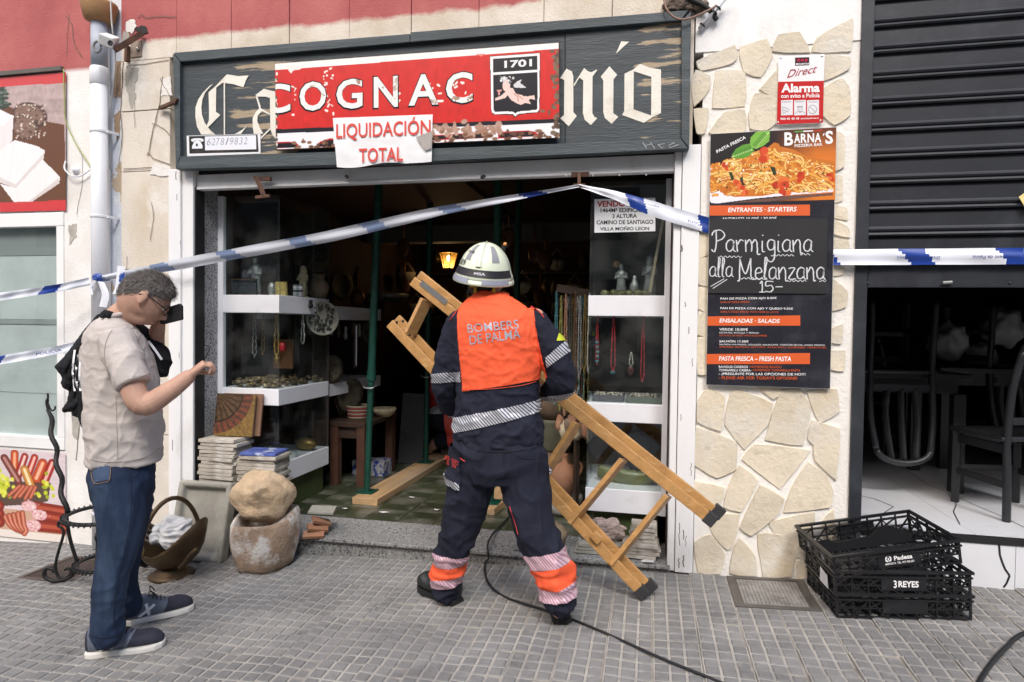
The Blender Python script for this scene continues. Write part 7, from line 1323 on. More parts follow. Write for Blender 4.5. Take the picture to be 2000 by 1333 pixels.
def drape_text(s, me, bl, br, tl, Y, name, mt_, parent, off=.003, dirv=(0, 1, 0), **k):
    """lettering laid onto a curved surface"""
    mb = MB(); ptext(mb, s, Y-.4, bl, br, tl, **k); A = [Vector(v) for v in mb.v]; bm = bmesh.new(); m0 = mb.mesh('t'); bm.from_mesh(m0); bmesh.ops.triangulate(bm, faces=bm.faces)
    bmesh.ops.subdivide_edges(bm, edges=[e for e in bm.edges if e.calc_length() > .03], cuts=1); tree = BVHTree.FromPolygons([v.co for v in me.vertices], [tuple(p.vertices) for p in me.polygons])
    for v in bm.verts:
        o_ = v.co.copy(); d = (o_-CAM).normalized(); h = tree.ray_cast(CAM, d)
        v.co = h[0]-d*off if h[0] is not None else CAM+d*((Y-CAM.y)/d.y)
    out = bpy.data.meshes.new(name); bm.to_mesh(out); bm.free(); return put(out, name, mt_, parent)
def hatch(name, a, b_, sc, rough=.35, rot=.8):
    m = bpy.data.materials.new(name); m.use_nodes = True; n = m.node_tree.nodes; L = m.node_tree.links; P = n['Principled BSDF']; tc = n.new('ShaderNodeTexCoord'); w = n.new('ShaderNodeTexWave'); w.inputs['Scale'].default_value = sc; mp = n.new('ShaderNodeMapping'); mp.inputs['Rotation'].default_value = (0, rot, 0); L.new(tc.outputs['Object'], mp.inputs[0]); L.new(mp.outputs[0], w.inputs['Vector'])
    r = n.new('ShaderNodeValToRGB'); r.color_ramp.elements[0].position = .25; r.color_ramp.elements[1].position = .5; r.color_ramp.elements[0].color = lin(b_)+(1,); r.color_ramp.elements[1].color = lin(a)+(1,); L.new(w.outputs[0], r.inputs[0]); L.new(r.outputs[0], P.inputs['Base Color']); P.inputs['Roughness'].default_value = rough; P.inputs['Metallic'].default_value = .15; return m
M['navy'] = mat('navy work fabric', (.014, .016, .030), .85, var=.18, scale=5, layers=[((.024, .027, .045), 6, .5, .8)], bump=.25, bscale=300, spec=.25)
M['orange'] = mat('fluorescent orange fabric', 'f0603a', .75, var=.05, scale=4, bump=.15, bscale=260, spec=.3)
M['silver'] = hatch('silver hatched tape', 'c9cbd2', '3c3f4c', 26); M['pinksilver'] = hatch('silver tape over orange', 'd3b4bd', 'a97f92', 26)
M['skin'] = mat('tanned skin', 'bb9480', .62, var=.10, scale=14, layers=[('a97a68', 8, .54, .82), ('c5a290', 20, .6, .75)], bump=.12, bscale=160, spec=.4)
M['hair_dark'] = mat('dark cropped hair', (.035, .027, .022), .8, var=.3, scale=40, bump=.8, bscale=300)
M['boot'] = mat('black boot leather', (.02, .022, .022), .5, var=.25, scale=9, layers=[((.06, .062, .06), 6, .58, .8)], bump=.25, bscale=90)
PXM = 388.0
def hand(mb, w, d, n, s=1.0, curl=(.5, .6, .7, .8), thumb=.5, side=1, spread=.12):
    """palm and five bent fingers from the wrist w, pointing along d, palm facing n"""
    d = Vector(d).normalized(); n = Vector(n); n = (n-d*n.dot(d)).normalized(); x = d.cross(n)*side; w = Vector(w); pl = .095*s
    loft(mb, [(w-d*.02*s, x*.026*s, n*.020*s), (w+d*.015*s, x*.031*s, n*.019*s), (w+d*.055*s, x*.041*s, n*.017*s), (w+d*pl, x*.040*s, n*.014*s)], 16, 2.6)
    for k in range(4):
        off = (k-1.5)*.0215*s; base = w+d*(pl-.012*s)+x*off; L = (.074, .083, .078, .062)[k]*s; c = curl[k]; ang = 0; P = [base]; dirs = d+x*spread*(k-1.5)*.5; dirs.normalize()
        for seg_, l in enumerate((.45, .32, .25)):
            ang += c*(.75, 1.0, .7)[seg_]; P.append(P[-1]+(dirs*math.cos(ang)+n*math.sin(ang))*L*l)
        mb.tube([P[0]-dirs*.012*s]+P, [.0088*s, .0086*s, .0081*s, .0074*s, .0062*s], 10); mb.blob(P[-1], .0062*s, 8, 6)
    b0 = w+d*.02*s+x*-.024*s; td = (d*.75-x*.65+n*thumb*.6).normalized(); P = [b0, b0+td*.038*s, b0+td*.038*s+(d*.9-x*.15+n*thumb).normalized()*.032*s, b0+td*.038*s+(d*.9-x*.15+n*thumb).normalized()*.032*s+(d+n*thumb*1.4+x*.2).normalized()*.026*s]
    mb.tube(P, [.014*s, .0125*s, .0105*s, .008*s], 10); mb.blob(P[-1], .008*s, 8, 6)
def shoe_mesh(heel, d, L, W, H, up=(0, 0, 1), toe=.045, ankle=.045):
    """closed upper of a shoe along d from the heel"""
    d = Vector(d).normalized(); up = Vector(up); x = d.cross(up).normalized(); heel = Vector(heel); mb = MB(); prof = [(.0, .30, H*.86), (.05, .40, H*.98), (.16, .44, H), (.32, .44, H*.92), (.48, .47, H*.70), (.64, .51, H*.52), (.80, .50, toe*1.05), (.92, .40, toe*.85), (1.0, .20, toe*.5)]
    loft(mb, [(heel+d*(t*L)+up*(h/2), x*(W*w), up*(h/2)) for t, w, h in prof], 20, 2.5); return mb
def sole_mesh(heel, d, L, W, th, up=(0, 0, 1)):
    d = Vector(d).normalized(); up = Vector(up); x = d.cross(up).normalized(); heel = Vector(heel); out = []
    for t, w in ((-.012, .18), (.02, .36), (.10, .45), (.30, .44), (.45, .45), (.62, .53), (.78, .54), (.92, .44), (1.0, .26), (1.02, .1)): out.append((t, w))
    ring = [heel+d*(t*L)+x*(w*W*1.04) for t, w in out]+[heel+d*(t*L)-x*(w*W*1.04) for t, w in reversed(out)]; mb = MB(); mb.prism(ring, up*th); return mb
def fwd(px, py_, Y, off=(0, 0, 0)): return fy(px, py_, Y)+Vector(off)
# ---------------------------------------------------------------- firefighter with the ladder
FF = thing('person', 'firefighter seen from behind in navy workwear, orange vest and pale helmet, carrying the ladder', 'person', (-.85, -.66, gz(-.85)))
YT = -.66
def sec(cx, cy, hw, dep, Y=YT, tiltx=0): return (fy(cx, cy, Y), Vector((hw/PXM, 0, tiltx)), Vector((0, dep, 0)))
hd = fy(948, 552, -.61)                                        # centre of the head
lh_w, lh_h = fy(884, 800, -.49), fy(897, 806, -.44); rh_w, rh_h = fy(1070, 768, -.50), fy(1052, 775, -.44)
legL = [fy(925, 885, -.66), fy(915, 950, -.655), fy(897, 1035, -.63), fy(877, 1100, -.60), fy(868, 1168, -.585)]; legR = [fy(1018, 885, -.66), fy(1024, 950, -.68), fy(1044, 1030, -.715), fy(1078, 1110, -.735), fy(1092, 1192, -.745)]
armL = [fy(896, 628, -.655), fy(878, 690, -.66), fy(868, 752, -.63), fy(876, 785, -.55), fy(884, 800, -.49)]; armR = [fy(1046, 622, -.655), fy(1076, 680, -.67), fy(1098, 735, -.645), fy(1088, 758, -.57), fy(1068, 768, -.50)]
b = MB(); loft(b, [sec(972, 870, 70, .10), sec(972, 780, 66, .10), sec(968, 680, 74, .10), sec(966, 625, 70, .085), sec(962, 600, 34, .06)], 20)
limb(b, [fy(962, 610, -.645), fy(958, 580, -.635), fy(952, 555, -.62)], [.062, .057, .056]); b.blob(hd+Vector((0, 0, .015)), (.078, .097, .115), 20, 16)
for s in (-1, 1): b.blob(hd+Vector((s*.079, .005, -.005)), (.012, .02, .032), 10, 8)
b.blob(hd+Vector((0, .10, -.01)), (.014, .02, .022), 8, 6); b.blob(hd+Vector((0, .07, -.075)), (.04, .035, .035), 10, 8)
for A, r in ((armL, (.05, .045, .04, .034, .028)), (armR, (.05, .045, .04, .034, .028))): limb(b, A, r)
hand(b, armL[-1], (fy(893, 806, -.42)-armL[-1]), (1, .1, -.1), 1.0, (.9, 1.0, 1.0, 1.05), .7, 1); hand(b, armR[-1], (fy(1045, 776, -.41)-armR[-1]), (-1, .1, -.1), 1.0, (.9, 1.0, 1.0, 1.05), .7, -1)
for A in (legL, legR): limb(b, A, (.085, .075, .055, .05, .04))
pass
put(fuse(b, .0065, 5), 'body', M['skin'], FF)
hb = MB(); hb.blob(hd+Vector((0, -.012, -.012)), (.080, .090, .088), 20, 16); o = hb.build('hair', M['hair_dark'], FF, smooth=True)
# jacket
j = MB(); loft(j, [sec(975, 872, 80, .135), sec(975, 858, 88, .146), sec(974, 835, 88, .146), sec(974, 800, 80, .134), sec(972, 745, 81, .132), sec(969, 690, 88, .136), sec(967, 645, 93, .132), sec(966, 618, 89, .118), sec(964, 598, 62, .092), sec(961, 580, 36, .072)], 28, 2.3)
limb(j, [fy(898, 634, -.655)]+armL[1:4]+[fy(882, 796, -.51)], (.074, .072, .069, .062, .052)); limb(j, [fy(1043, 630, -.655)]+armR[1:4]+[fy(1072, 766, -.52)], (.074, .075, .074, .068, .054))
loft(j, [(fy(961, 592, -.645), Vector((.088, 0, 0)), Vector((0, .085, 0))), (fy(960, 573, -.635), Vector((.080, 0, 0)), Vector((0, .082, 0)))], 20)
jm = fuse(j, .0075, 6); crumple(jm, lambda c, n: fold(c, .006, 5, 3, (1, 1, .8))+fold(c, .007, 9, 8, (.7, 1, 1.6))*(1 if c.z < 1.08 else .35)+fold(c, .0025, 22, 5)+(.006*math.sin(c.z*70+c.x*25) if abs(c.x+.85) > .24 and c.z < 1.30 else 0)*.5)
put(jm.copy(), 'jacket', M['navy'], FF, smooth=True)
YBK = -.80
vest = [xz((886, 600), (899, 766), YBK, (960, 700)), xz((1030, 585), (1064, 745), YBK, (960, 700)), xz((890, 768), (1064, 742), YBK, (960, 700))]
patch(jm, vest, .0045, 'orange_vest', M['orange'], FF, lambda c, n: c.y < -.60)
patch(jm, [xz((893, 817), (1068, 781), YBK, (980, 835)), xz((893, 847), (1068, 805), YBK, (980, 780))], .004, 'waist_band', M['silver'], FF)
patch(jm, [xz((840, 733), (900, 727), YBK, (870, 760)), xz((840, 752), (900, 748), YBK, (870, 700)), xz((893, 700), (896, 780), YBK, (860, 740))], .004, 'sleeve_band', M['silver'], FF)
patch(jm, [xz((1060, 702), (1097, 668), YBK, (1100, 700)), xz((1070, 716), (1112, 685), YBK, (1060, 660)), xz((1058, 660), (1066, 760), YBK, (1100, 700))], .004, 'sleeve_band', M['silver'], FF)
seam(jm, [(893, 640), (898, 700), (904, 764)], .0018, 'vest_edge', mat('orange stitching', 'c9482a', .8), FF, .006); seam(jm, [(1041, 615), (1052, 680), (1061, 742)], .0018, 'vest_edge', mat('orange stitching', 'c9482a', .8), FF, .006); seam(jm, [(902, 762), (960, 760), (1020, 753), (1060, 741)], .0018, 'vest_edge', mat('orange stitching', 'c9482a', .8), FF, .006)
GT = mat('grey reflective print', 'a9acb8', .35, var=.05)
drape_text('BOMBERS', jm, (914, 651), (1014, 642), (912, 634), -.8, 'lettering', GT, FF, .0075, bold=.004); drape_text('DE PALMA', jm, (918, 674), (1017, 661), (916, 656), -.8, 'lettering', GT, FF, .0075, bold=.004)
patch(jm, [xz((1085, 652), (1096, 664), YBK, (1080, 670)), xz((1084, 655), (1082, 668), YBK, (1095, 660)), xz((1080, 667), (1100, 667), YBK, (1090, 655))], .004, 'yellow_patch', mat('yellow patch', (.55, .6, .03), .6), FF)
for pts in ([(1037, 600), (1052, 609), (1063, 622)], [(879, 628), (888, 614), (898, 604)]):
    tree = BVHTree.FromPolygons([v.co for v in jm.vertices], [tuple(p.vertices) for p in jm.polygons]); P_ = []
    for x, y in smooth(pts, 5): h = tree.ray_cast(CAM, (fy(x, y, -.8)-CAM).normalized()); P_.append((h[0] if h[0] is not None else fy(x, y, -.7))+Vector((0, -.002, .003)))
    mb = MB(); mb.tube(P_, .003, 6); mb.build('red_piping', mat('red piping', (.6, .04, .03), .6), FF, smooth=True)
cm = MB(); loft(cm, [(fy(958, 606, -.665), Vector((.115, 0, .0)), Vector((0, .085, .02))), (fy(957, 590, -.66), Vector((.096, 0, .006)), Vector((0, .088, .02))), (fy(957, 582, -.655), Vector((.084, 0, .008)), Vector((0, .08, .02)))], 28); cmm = cm.mesh('c'); patch(cmm, [(fy(978, 590, -.66), Vector((-1, 0, 0)))], .002, 'vest_collar', M['orange'], FF)
# trousers
t = MB(); loft(t, [sec(973, 848, 80, .135), sec(973, 880, 93, .150), sec(974, 915, 98, .150), sec(974, 940, 88, .13)], 26, 2.3)
limb(t, [fy(928, 890, -.66), fy(918, 950, -.655), fy(898, 1035, -.63), fy(878, 1100, -.60), fy(869, 1148, -.585)], (.125, .120, .095, .086, .078)); limb(t, [fy(1018, 890, -.66), fy(1026, 950, -.68), fy(1044, 1030, -.715), fy(1078, 1105, -.735), fy(1090, 1172, -.745)], (.125, .118, .102, .094, .085))
tm_ = fuse(t, .0075, 6); zk = fy(900, 1060, -.64).z
def trfold(c, n):
    low = max(0, min(1, (zk+.25-c.z)/.3)); return fold(c, .008, 5, 5, (1.1, 1, .7))+low*(.003*math.sin(c.z*62+c.x*30+5*noise.noise(c*5))+fold(c, .009, 8, 2, (.6, .6, 1.7)))+fold(c, .004, 13, 7, (1, 1, .6))
crumple(tm_, trfold); put(tm_.copy(), 'trousers', M['navy'], FF, smooth=True)
L_ = lambda c, n: c.x < -.92; R_ = lambda c, n: c.x > -.80
for flt, Yk, bands in ((L_, -.68, (((835, 1086), (915, 1090), (835, 1111), (915, 1113)), ((835, 1111), (915, 1113), (835, 1138), (915, 1130)), ((835, 1138), (915, 1130), (835, 1157), (915, 1150)))), (R_, -.83, (((1020, 1095), (1120, 1076), (1030, 1122), (1130, 1104)), ((1030, 1122), (1130, 1104), (1040, 1160), (1135, 1148)), ((1040, 1160), (1135, 1148), (1045, 1182), (1135, 1176))))):
    for k, (a, b_, c_, d_) in enumerate(bands):
        mid = ((a[0]+d_[0])/2, (a[1]+d_[1])/2); patch(tm_, [xz(a, b_, Yk, mid), xz(c_, d_, Yk, mid)], .004 if k != 1 else .005, 'calf_band', M['orange'] if k == 1 else M['pinksilver'], FF, flt)
patch(tm_, [xz((862, 935), (896, 948), -.8, (880, 945)), xz((860, 952), (894, 960), -.8, (880, 940)), xz((894, 900), (894, 980), -.8, (870, 945))], .012, 'pocket_band', M['silver'], FF); patch(tm_, [xz((868, 872), (912, 893), -.8, (880, 920)), xz((900, 890), (897, 960), -.8, (870, 920)), xz((862, 935), (896, 948), -.8, (880, 915))], .011, 'pocket_flap', M['navy'], FF)
ST = mat('dark stitching', (.006, .007, .013), .9); RP = mat('red piping', (.6, .04, .03), .6)
seam(tm_, [(985, 868), (984, 900), (988, 935)], .0022, 'seam', ST, FF); seam(tm_, [(905, 868), (935, 880), (985, 884), (1030, 878), (1060, 868)], .0025, 'seam', ST, FF); seam(tm_, [(1012, 893), (1040, 897), (1062, 890)], .0022, 'pocket_seam', ST, FF); seam(tm_, [(870, 882), (890, 890), (908, 902)], .0025, 'red_piping', RP, FF, .014); seam(tm_, [(858, 960), (856, 1000), (853, 1040)], .002, 'red_piping', RP, FF); seam(tm_, [(995, 990), (1005, 1020), (1012, 1045)], .002, 'red_piping', RP, FF)
drape_text('BOMBERS', tm_, (868, 897), (893, 910), (871, 889), -.75, 'lettering', mat('red print', 'a83a35', .6), FF, .024); drape_text('PALMA', tm_, (872, 908), (890, 916), (874, 901), -.75, 'lettering', mat('red print', 'a83a35', .6), FF, .024)
patch(tm_, [xz((1062, 925), (1076, 920), -.8, (1070, 935)), xz((1064, 948), (1078, 944), -.8, (1070, 935)), xz((1062, 920), (1064, 950), -.8, (1075, 935))], .010, 'pocket_band', M['silver'], FF)
# boots
def boot(heel, d, nm='boot'):
    heel = Vector(heel); d = Vector(d).normalized(); mb = shoe_mesh(heel+Vector((0, 0, .022)), d, .30, .115, .125, toe=.085); limb(mb, [heel+d*.07+Vector((0, 0, .10)), heel+d*.065+Vector((0, 0, .20))], [.062, .066]); m_ = fuse(mb, .008, 4); o = put(m_, nm, M['boot'], FF); sm_ = sole_mesh(heel, d, .295, .098, .026); sm_.build('sole', mat('black rubber sole', (.012, .012, .012), .7), o)
    for k in range(9): q = heel+d*(.01+.032*k); mb = MB(); mb.obox(q+Vector((0, 0, .008)), (.014, .088, .016), Matrix((d, Vector((-d.y, d.x, 0)), Vector((0, 0, 1)))).transposed()); mb.build('tread', mat('black rubber sole', (.012, .012, .012), .7), o)
hl = fg(884, 1186); boot(hl+Vector((.02, .03, .004)), (-.82, .45, 0)); hr = fg(1098, 1226); boot(hr+Vector((.0, .02, .004)), (-.30, .95, 0))
# helmet
HT = thing('fire_helmet', 'pale luminous fire helmet with a black band and number worn by the firefighter', 'helmet', fy(946, 515, -.62))
hc = fy(946, 536, -.615); HR = rotm(.20, .13, .06); rx, ry, rz = .134, .162, .172
def dome(u, v, k=1.0):                                         # u around, v up 0..1
    a = v*math.pi/2; fl = 1+.10*max(0, .16-v)/.16; return hc+HR @ Vector((rx*math.cos(a)*math.cos(u)*fl*k, ry*math.cos(a)*math.sin(u)*fl*k, rz*math.sin(a)*k-.012))
def shell(mb, us, vs, k0, k1=None):
    n = len(us); vv = [dome(u, v, k0) for v in vs for u in us]; fs = [(i*n+j, i*n+j+1, (i+1)*n+j+1, (i+1)*n+j) for i in range(len(vs)-1) for j in range(n-1)]; return mb._a(vv, fs)
U = list(np.linspace(0, 2*math.pi, 49)); lum = mat('luminous helmet plastic', 'dfe8cf', .32, var=.03, scale=5, layers=[('c9d3b8', 6, .62, .8)], coat=.3)
mb = MB(); shell(mb, U, list(np.linspace(0, .999, 16)), 1.0); o = mb.build('shell', lum, HT, smooth=True); sd = o.modifiers.new('s', 'SOLIDIFY'); sd.thickness = .006
mb = MB(); shell(mb, U, [.0, -.05, -.085], 1.0); mb.v = [tuple(Vector(v)) for v in mb.v]; o = mb.build('brim', lum, HT, smooth=True); sd = o.modifiers.new('s', 'SOLIDIFY'); sd.thickness = .006
mb = MB(); shell(mb, list(np.linspace(-math.pi*.96, -.04*math.pi, 30)), [.06, .10, .14, .19], 1.012); mb.build('black_band', mat('black strap', (.015, .014, .017), .5), HT, smooth=True)
mb = MB(); shell(mb, list(np.linspace(-math.pi*.90, -.58*math.pi, 14)), [-.055, -.02, .03], 1.012); mb.build('grey_trim', mat('grey trim', '9c9fae', .4), HT, smooth=True); mb = MB(); shell(mb, list(np.linspace(-.44*math.pi, -.12*math.pi, 14)), [-.055, -.02, .03], 1.012); mb.build('grey_trim', mat('grey trim', '9c9fae', .4), HT, smooth=True)
for u0, u1, nm in ((-.74, -.64, 'l'), (-.33, -.22, 'r')):
    mb = MB(); shell(mb, list(np.linspace(u0*math.pi, u1*math.pi, 8)), list(np.linspace(.34, .74, 8)), 1.010); mb.build('grey_sticker', mat('grey sticker', '8f9096', .4), HT, smooth=True)
mb = MB(); R0 = [dome(-math.pi/2+s*.13, v, 1+.055*(1-abs(s)**2)*(1 if v < .93 else .8)) for v in np.linspace(.24, 1.0, 14) for s in (-1, -.5, 0, .5, 1)]; mb._a(R0, [(i*5+j, i*5+j+1, (i+1)*5+j+1, (i+1)*5+j) for i in range(13) for j in range(4)]); mb.build('crest', lum, HT, smooth=True)
def on_dome(mb, s, u, v, w, h, **k):
    c = dome(u, v, 1.022); e = (dome(u+.05, v, 1.022)-dome(u-.05, v, 1.022)).normalized(); f = (dome(u, v+.04, 1.022)-dome(u, v-.04, 1.022)).normalized(); letters(mb, s, c-e*w/2-f*h/2, c+e*w/2-f*h/2, c-e*w/2+f*h/2, lift=(0, 0, 0), **k)
for k, ch in enumerate('309'): mb = MB(); on_dome(mb, ch, (-.815+.048*k)*math.pi, .275, .016, .030, bold=.03); mb.build('number', M['black'], HT)
mb = MB(); on_dome(mb, 'MSA', -.47*math.pi, .125, .055, .014, bold=.03); mb.build('maker_mark', mat('grey mark', 'b9bac2', .4), HT); mb = MB(); on_dome(mb, 'PALMA', -.69*math.pi, .52, .05, .014, bold=.01); mb.build('lettering', mat('dark print', '4a4a52', .5), HT)
for x in (925, 962): q = fy(x, 556, -.71); mb = MB(); mb.obox(q, (.035, .012, .03), rotm(0, .1, 0)); mb.obox(q+Vector((.008, 0, -.025)), (.012, .012, .03)); mb.build('yellow_clip', mat('yellow plastic', (.62, .45, .02), .4), HT)
mb = MB(); mb.tube(smooth([fy(917, 560, -.62), fy(921, 580, -.60), fy(926, 592, -.55)], 5), .010, 8); mb.blob(fy(918, 573, -.63), (.016, .02, .022), 10, 8); mb.build('chin_strap', M['black'], HT, smooth=True)
mb = MB(); mb.lathe([(.085, -.03), (.088, .0), (.085, .03)], hd+Vector((0, 0, .02)), 24); mb.build('head_band', M['black'], HT, smooth=True)
q0, q1_ = fy(978, 498, -.60), fy(987, 479, -.62); mb = MB(); mb.tube([q0, q1_], .012, 12); o = mb.build('torch', M['black'], HT); mb = MB(); mb.blob(q1_+Vector((0, -.006, .004)), .009, 10, 8); mb.build('torch_lens', mat('orange lens', (.8, .35, .1), .3), o, smooth=True)
# ---------------------------------------------------------------- firefighter crouching inside
F2 = thing('person', 'second firefighter crouching in the dark shop with red jacket and striped trousers', 'person', fz(850, 884, .05)); Y2 = 2.45
g2 = lambda x, y, Y=Y2: fy(x, y, Y)
b = MB(); limb(b, [g2(868, 800), g2(880, 760), g2(893, 715)], [.16, .17, .14]); b.blob(g2(905, 660), (.085, .10, .12), 16, 12); limb(b, [g2(895, 700), g2(902, 675)], [.06, .055]); limb(b, [g2(870, 720), g2(850, 760, Y2-.1), g2(885, 790, Y2-.15)], [.06, .05, .04]); hand(b, g2(885, 790, Y2-.15), (1, 0, -.2), (0, 0, -1), 1.0)
for dy in (-.12, .12): limb(b, [g2(862, 815, Y2+dy), g2(905, 850, Y2+dy), g2(858, 862, Y2+dy), g2(838, 880, Y2+dy)], [.10, .075, .06, .045])
put(fuse(b, .012, 4), 'body', M['skin'], F2)
b = MB(); limb(b, [g2(866, 790), g2(878, 758), g2(893, 712)], [.185, .195, .165]); limb(b, [g2(868, 722, Y2-.06), g2(848, 760, Y2-.14), g2(880, 788, Y2-.17)], [.075, .068, .055]); put(fuse(b, .012, 4), 'jacket', mat('red work jacket', (.42, .03, .03), .7, var=.1, bump=.2), F2)
b = MB(); b.blob(g2(864, 815), (.2, .19, .13), 18, 12)
for dy in (-.12, .12): limb(b, [g2(860, 815, Y2+dy), g2(908, 850, Y2+dy), g2(862, 862, Y2+dy)], [.135, .105, .085])
m2 = fuse(b, .012, 4); put(m2.copy(), 'trousers', M['navy'], F2, smooth=True); patch(m2, [xz((820, 791), (920, 789), Y2, (860, 800)), xz((820, 804), (920, 802), Y2, (860, 790))], .004, 'waist_band', M['silver'], F2)
patch(m2, [xz((872, 840), (876, 880), Y2-.2, (880, 860)), xz((888, 840), (892, 880), Y2-.2, (880, 860))], .004, 'calf_band', mat('red and white band', 'd24a40', .5), F2)
for dy in (-.12, .12): mb = shoe_mesh(g2(850, 884, Y2+dy)+Vector((.0, 0, .0)), (-1, .2, .1), .28, .11, .11, toe=.08); put(mb.mesh('b'), 'boot', M['boot'], F2, smooth=True)
# ---------------------------------------------------------------- man looking at the showcase
MP2 = thing('person', 'grey-haired man with glasses in a beige t-shirt and jeans standing by the showcase', 'person', (-2.5, -1.15, gz(-2.5)))
PM = 413.0
FWD = Vector((.717, .697, 0)); SID = Vector((.697, -.717, 0))          # he faces along FWD; SID points to his right
def fy_(x, y, Y): return CAM+ray(x, y)*(2.93-(Y*-1-1.15)*.98)           # same call as before, now a depth along the view
def ms(cx, cy, hw, dep, Y=-1.15, sl=0.0): return (fy_(cx, cy, Y), FWD*(hw/PM*.86), SID*dep)
# head sculpt: x forward, y left, z up; unit metres
FEAT = [((1.0, 0, -.10), .10, .20, .022), ((1.0, 0, -.22), .10, .11, .016), ((.93, .0, .25), .5, .12, .006), ((.90, .33, .03), .13, .10, -.012), ((.90, -.33, .03), .13, .10, -.012), ((.95, .2, .14), .2, .06, .005), ((.95, -.2, .14), .2, .06, .005), ((.95, 0, -.50), .2, .07, .007), ((.97, 0, -.43), .22, .035, -.005), ((.92, 0, -.72), .2, .14, .012), ((.75, .5, -.2), .22, .2, .005), ((.75, -.5, -.2), .22, .2, .005), ((-.8, 0, .1), .5, .5, .012), ((.3, .7, -.75), .25, .2, -.012), ((.3, -.7, -.75), .25, .2, -.012)]
def head_vert(d):
    p = Vector((d.x*.102, d.y*.077, d.z*.125)); p.x += .012*max(0, -d.z)*(1 if d.x > 0 else .0); 
    if d.z < 0: p.y *= 1-.22*(-d.z); p.x -= .0
    k = 0
    for c, sy, sz, a in FEAT:
        c = Vector(c).normalized(); e = d-c; k += a*math.exp(-((e.y/sy)**2+((e.z)**2+(e.x*.5)**2)/(sz**2)))
    return p+Vector((d.x, d.y*.6, d.z*.35)).normalized()*k
def head_mesh(sub, f):
    bm = bmesh.new(); bmesh.ops.create_icosphere(bm, subdivisions=sub, radius=1)
    for v in bm.verts: v.co = f(v.co.normalized())
    me = bpy.data.meshes.new('h'); bm.to_mesh(me); bm.free(); return me
hm = fy_(283, 583, -1.15); HM = Matrix.Translation(hm) @ Euler((0, math.radians(38), math.radians(44))).to_matrix().to_4x4()
def H(x, y, z): return HM @ Vector((x, y, z))
hme = head_mesh(5, head_vert); hme.transform(HM)
armRp = [fy_(228, 668, -1.33), fy_(250, 730, -1.38), fy_(277, 790, -1.40), fy_(325, 768, -1.36), fy_(367, 737, -1.31)]
armLp = [fy_(262, 660, -.97), fy_(290, 705, -.92), fy_(303, 700, -.93), fy_(304, 665, -.98), fy_(310, 632, -1.03)]
b = MB(); b._a([v.co for v in hme.vertices], [tuple(p.vertices) for p in hme.polygons])
limb(b, [fy_(222, 640, -1.15), fy_(240, 618, -1.15), fy_(262, 600, -1.15)], [.075, .066, .062]); 
for s in (-1, 1):                                              # ears
    b.blob(H(-.012, s*.080, .0), (.022, .009, .034), 12, 10, HM.to_3x3() @ rotm(0, -.15, s*.25)); b.blob(H(-.005, s*.082, -.026), (.012, .008, .014), 10, 8, HM.to_3x3())
loft(b, [ms(243, 900, 58, .13), ms(241, 800, 64, .14), ms(235, 720, 60, .15), ms(226, 665, 50, .16), ms(226, 635, 34, .10)], 20)
limb(b, armRp, [.058, .052, .049, .042, .032]); limb(b, armLp, [.055, .05, .046, .040, .030])
dR = (fy_(392, 716, -1.29)-armRp[-1]); hand(b, armRp[-1], dR, (.25, .35, -1), .98, (.95, 1.05, 1.15, 1.2), 1.1, -1, .05)
dL = (fy_(317, 606, -1.06)-armLp[-1]); hand(b, armLp[-1], dL, (.2, -1, .1), .98, (.55, .6, .65, .7), .8, 1)
legR_ = [fy_(226, 925, -1.23), fy_(236, 1000, -1.25), fy_(230, 1085, -1.27), fy_(215, 1160, -1.29), fy_(208, 1236, -1.285)]; legL_ = [fy_(252, 935, -1.06), fy_(252, 1000, -1.05), fy_(242, 1075, -1.03), fy_(238, 1135, -1.01), fy_(250, 1182, -1.0)]
for A in (legR_, legL_): limb(b, A, [.07, .065, .05, .042, .036]); b.tube([A[-1], A[-1]+FWD*.05+Vector((0, 0, -.03))], [.034, .028], 10)
put(fuse(b, .0044, 3, .4), 'body', M['skin'], MP2)
# hair: follows the skull, sinks below the skin outside the hairline
def hair_vert(d):
    p = head_vert(d); line = .30*d.x-.10*abs(d.y); m_ = 1/(1+math.exp(-(d.z-(.16+.42*d.x if d.x > 0 else .16+.75*d.x*1.0)+(.10 if abs(d.y) > .8 and d.x > -.1 else 0))*18))
    if d.x > .93 and d.z < .35: m_ = 0
    t_ = .004+.007*max(0, d.z)+.003*noise.noise(d*9)+.0035*noise.noise(d*24)+(.014*max(0, d.x)*max(0, d.z)); return p+Vector((d.x, d.y, d.z)).normalized()*(m_*t_-(1-m_)*.016)
hr_ = head_mesh(6, hair_vert); hr_.transform(HM); put(hr_, 'hair', mat('grey brown hair', (.115, .10, .09), .75, var=.35, scale=60, stretch=(1, 1, .4), layers=[((.26, .25, .24), 45, .5, .7, (1, 1, .3)), ((.05, .04, .035), 30, .58, .75)], bump=1.0, bscale=260), MP2, smooth=True)
hs = MB(); bm = bmesh.new(); bmesh.ops.create_icosphere(bm, subdivisions=6, radius=1); hrnd = random.Random(3)
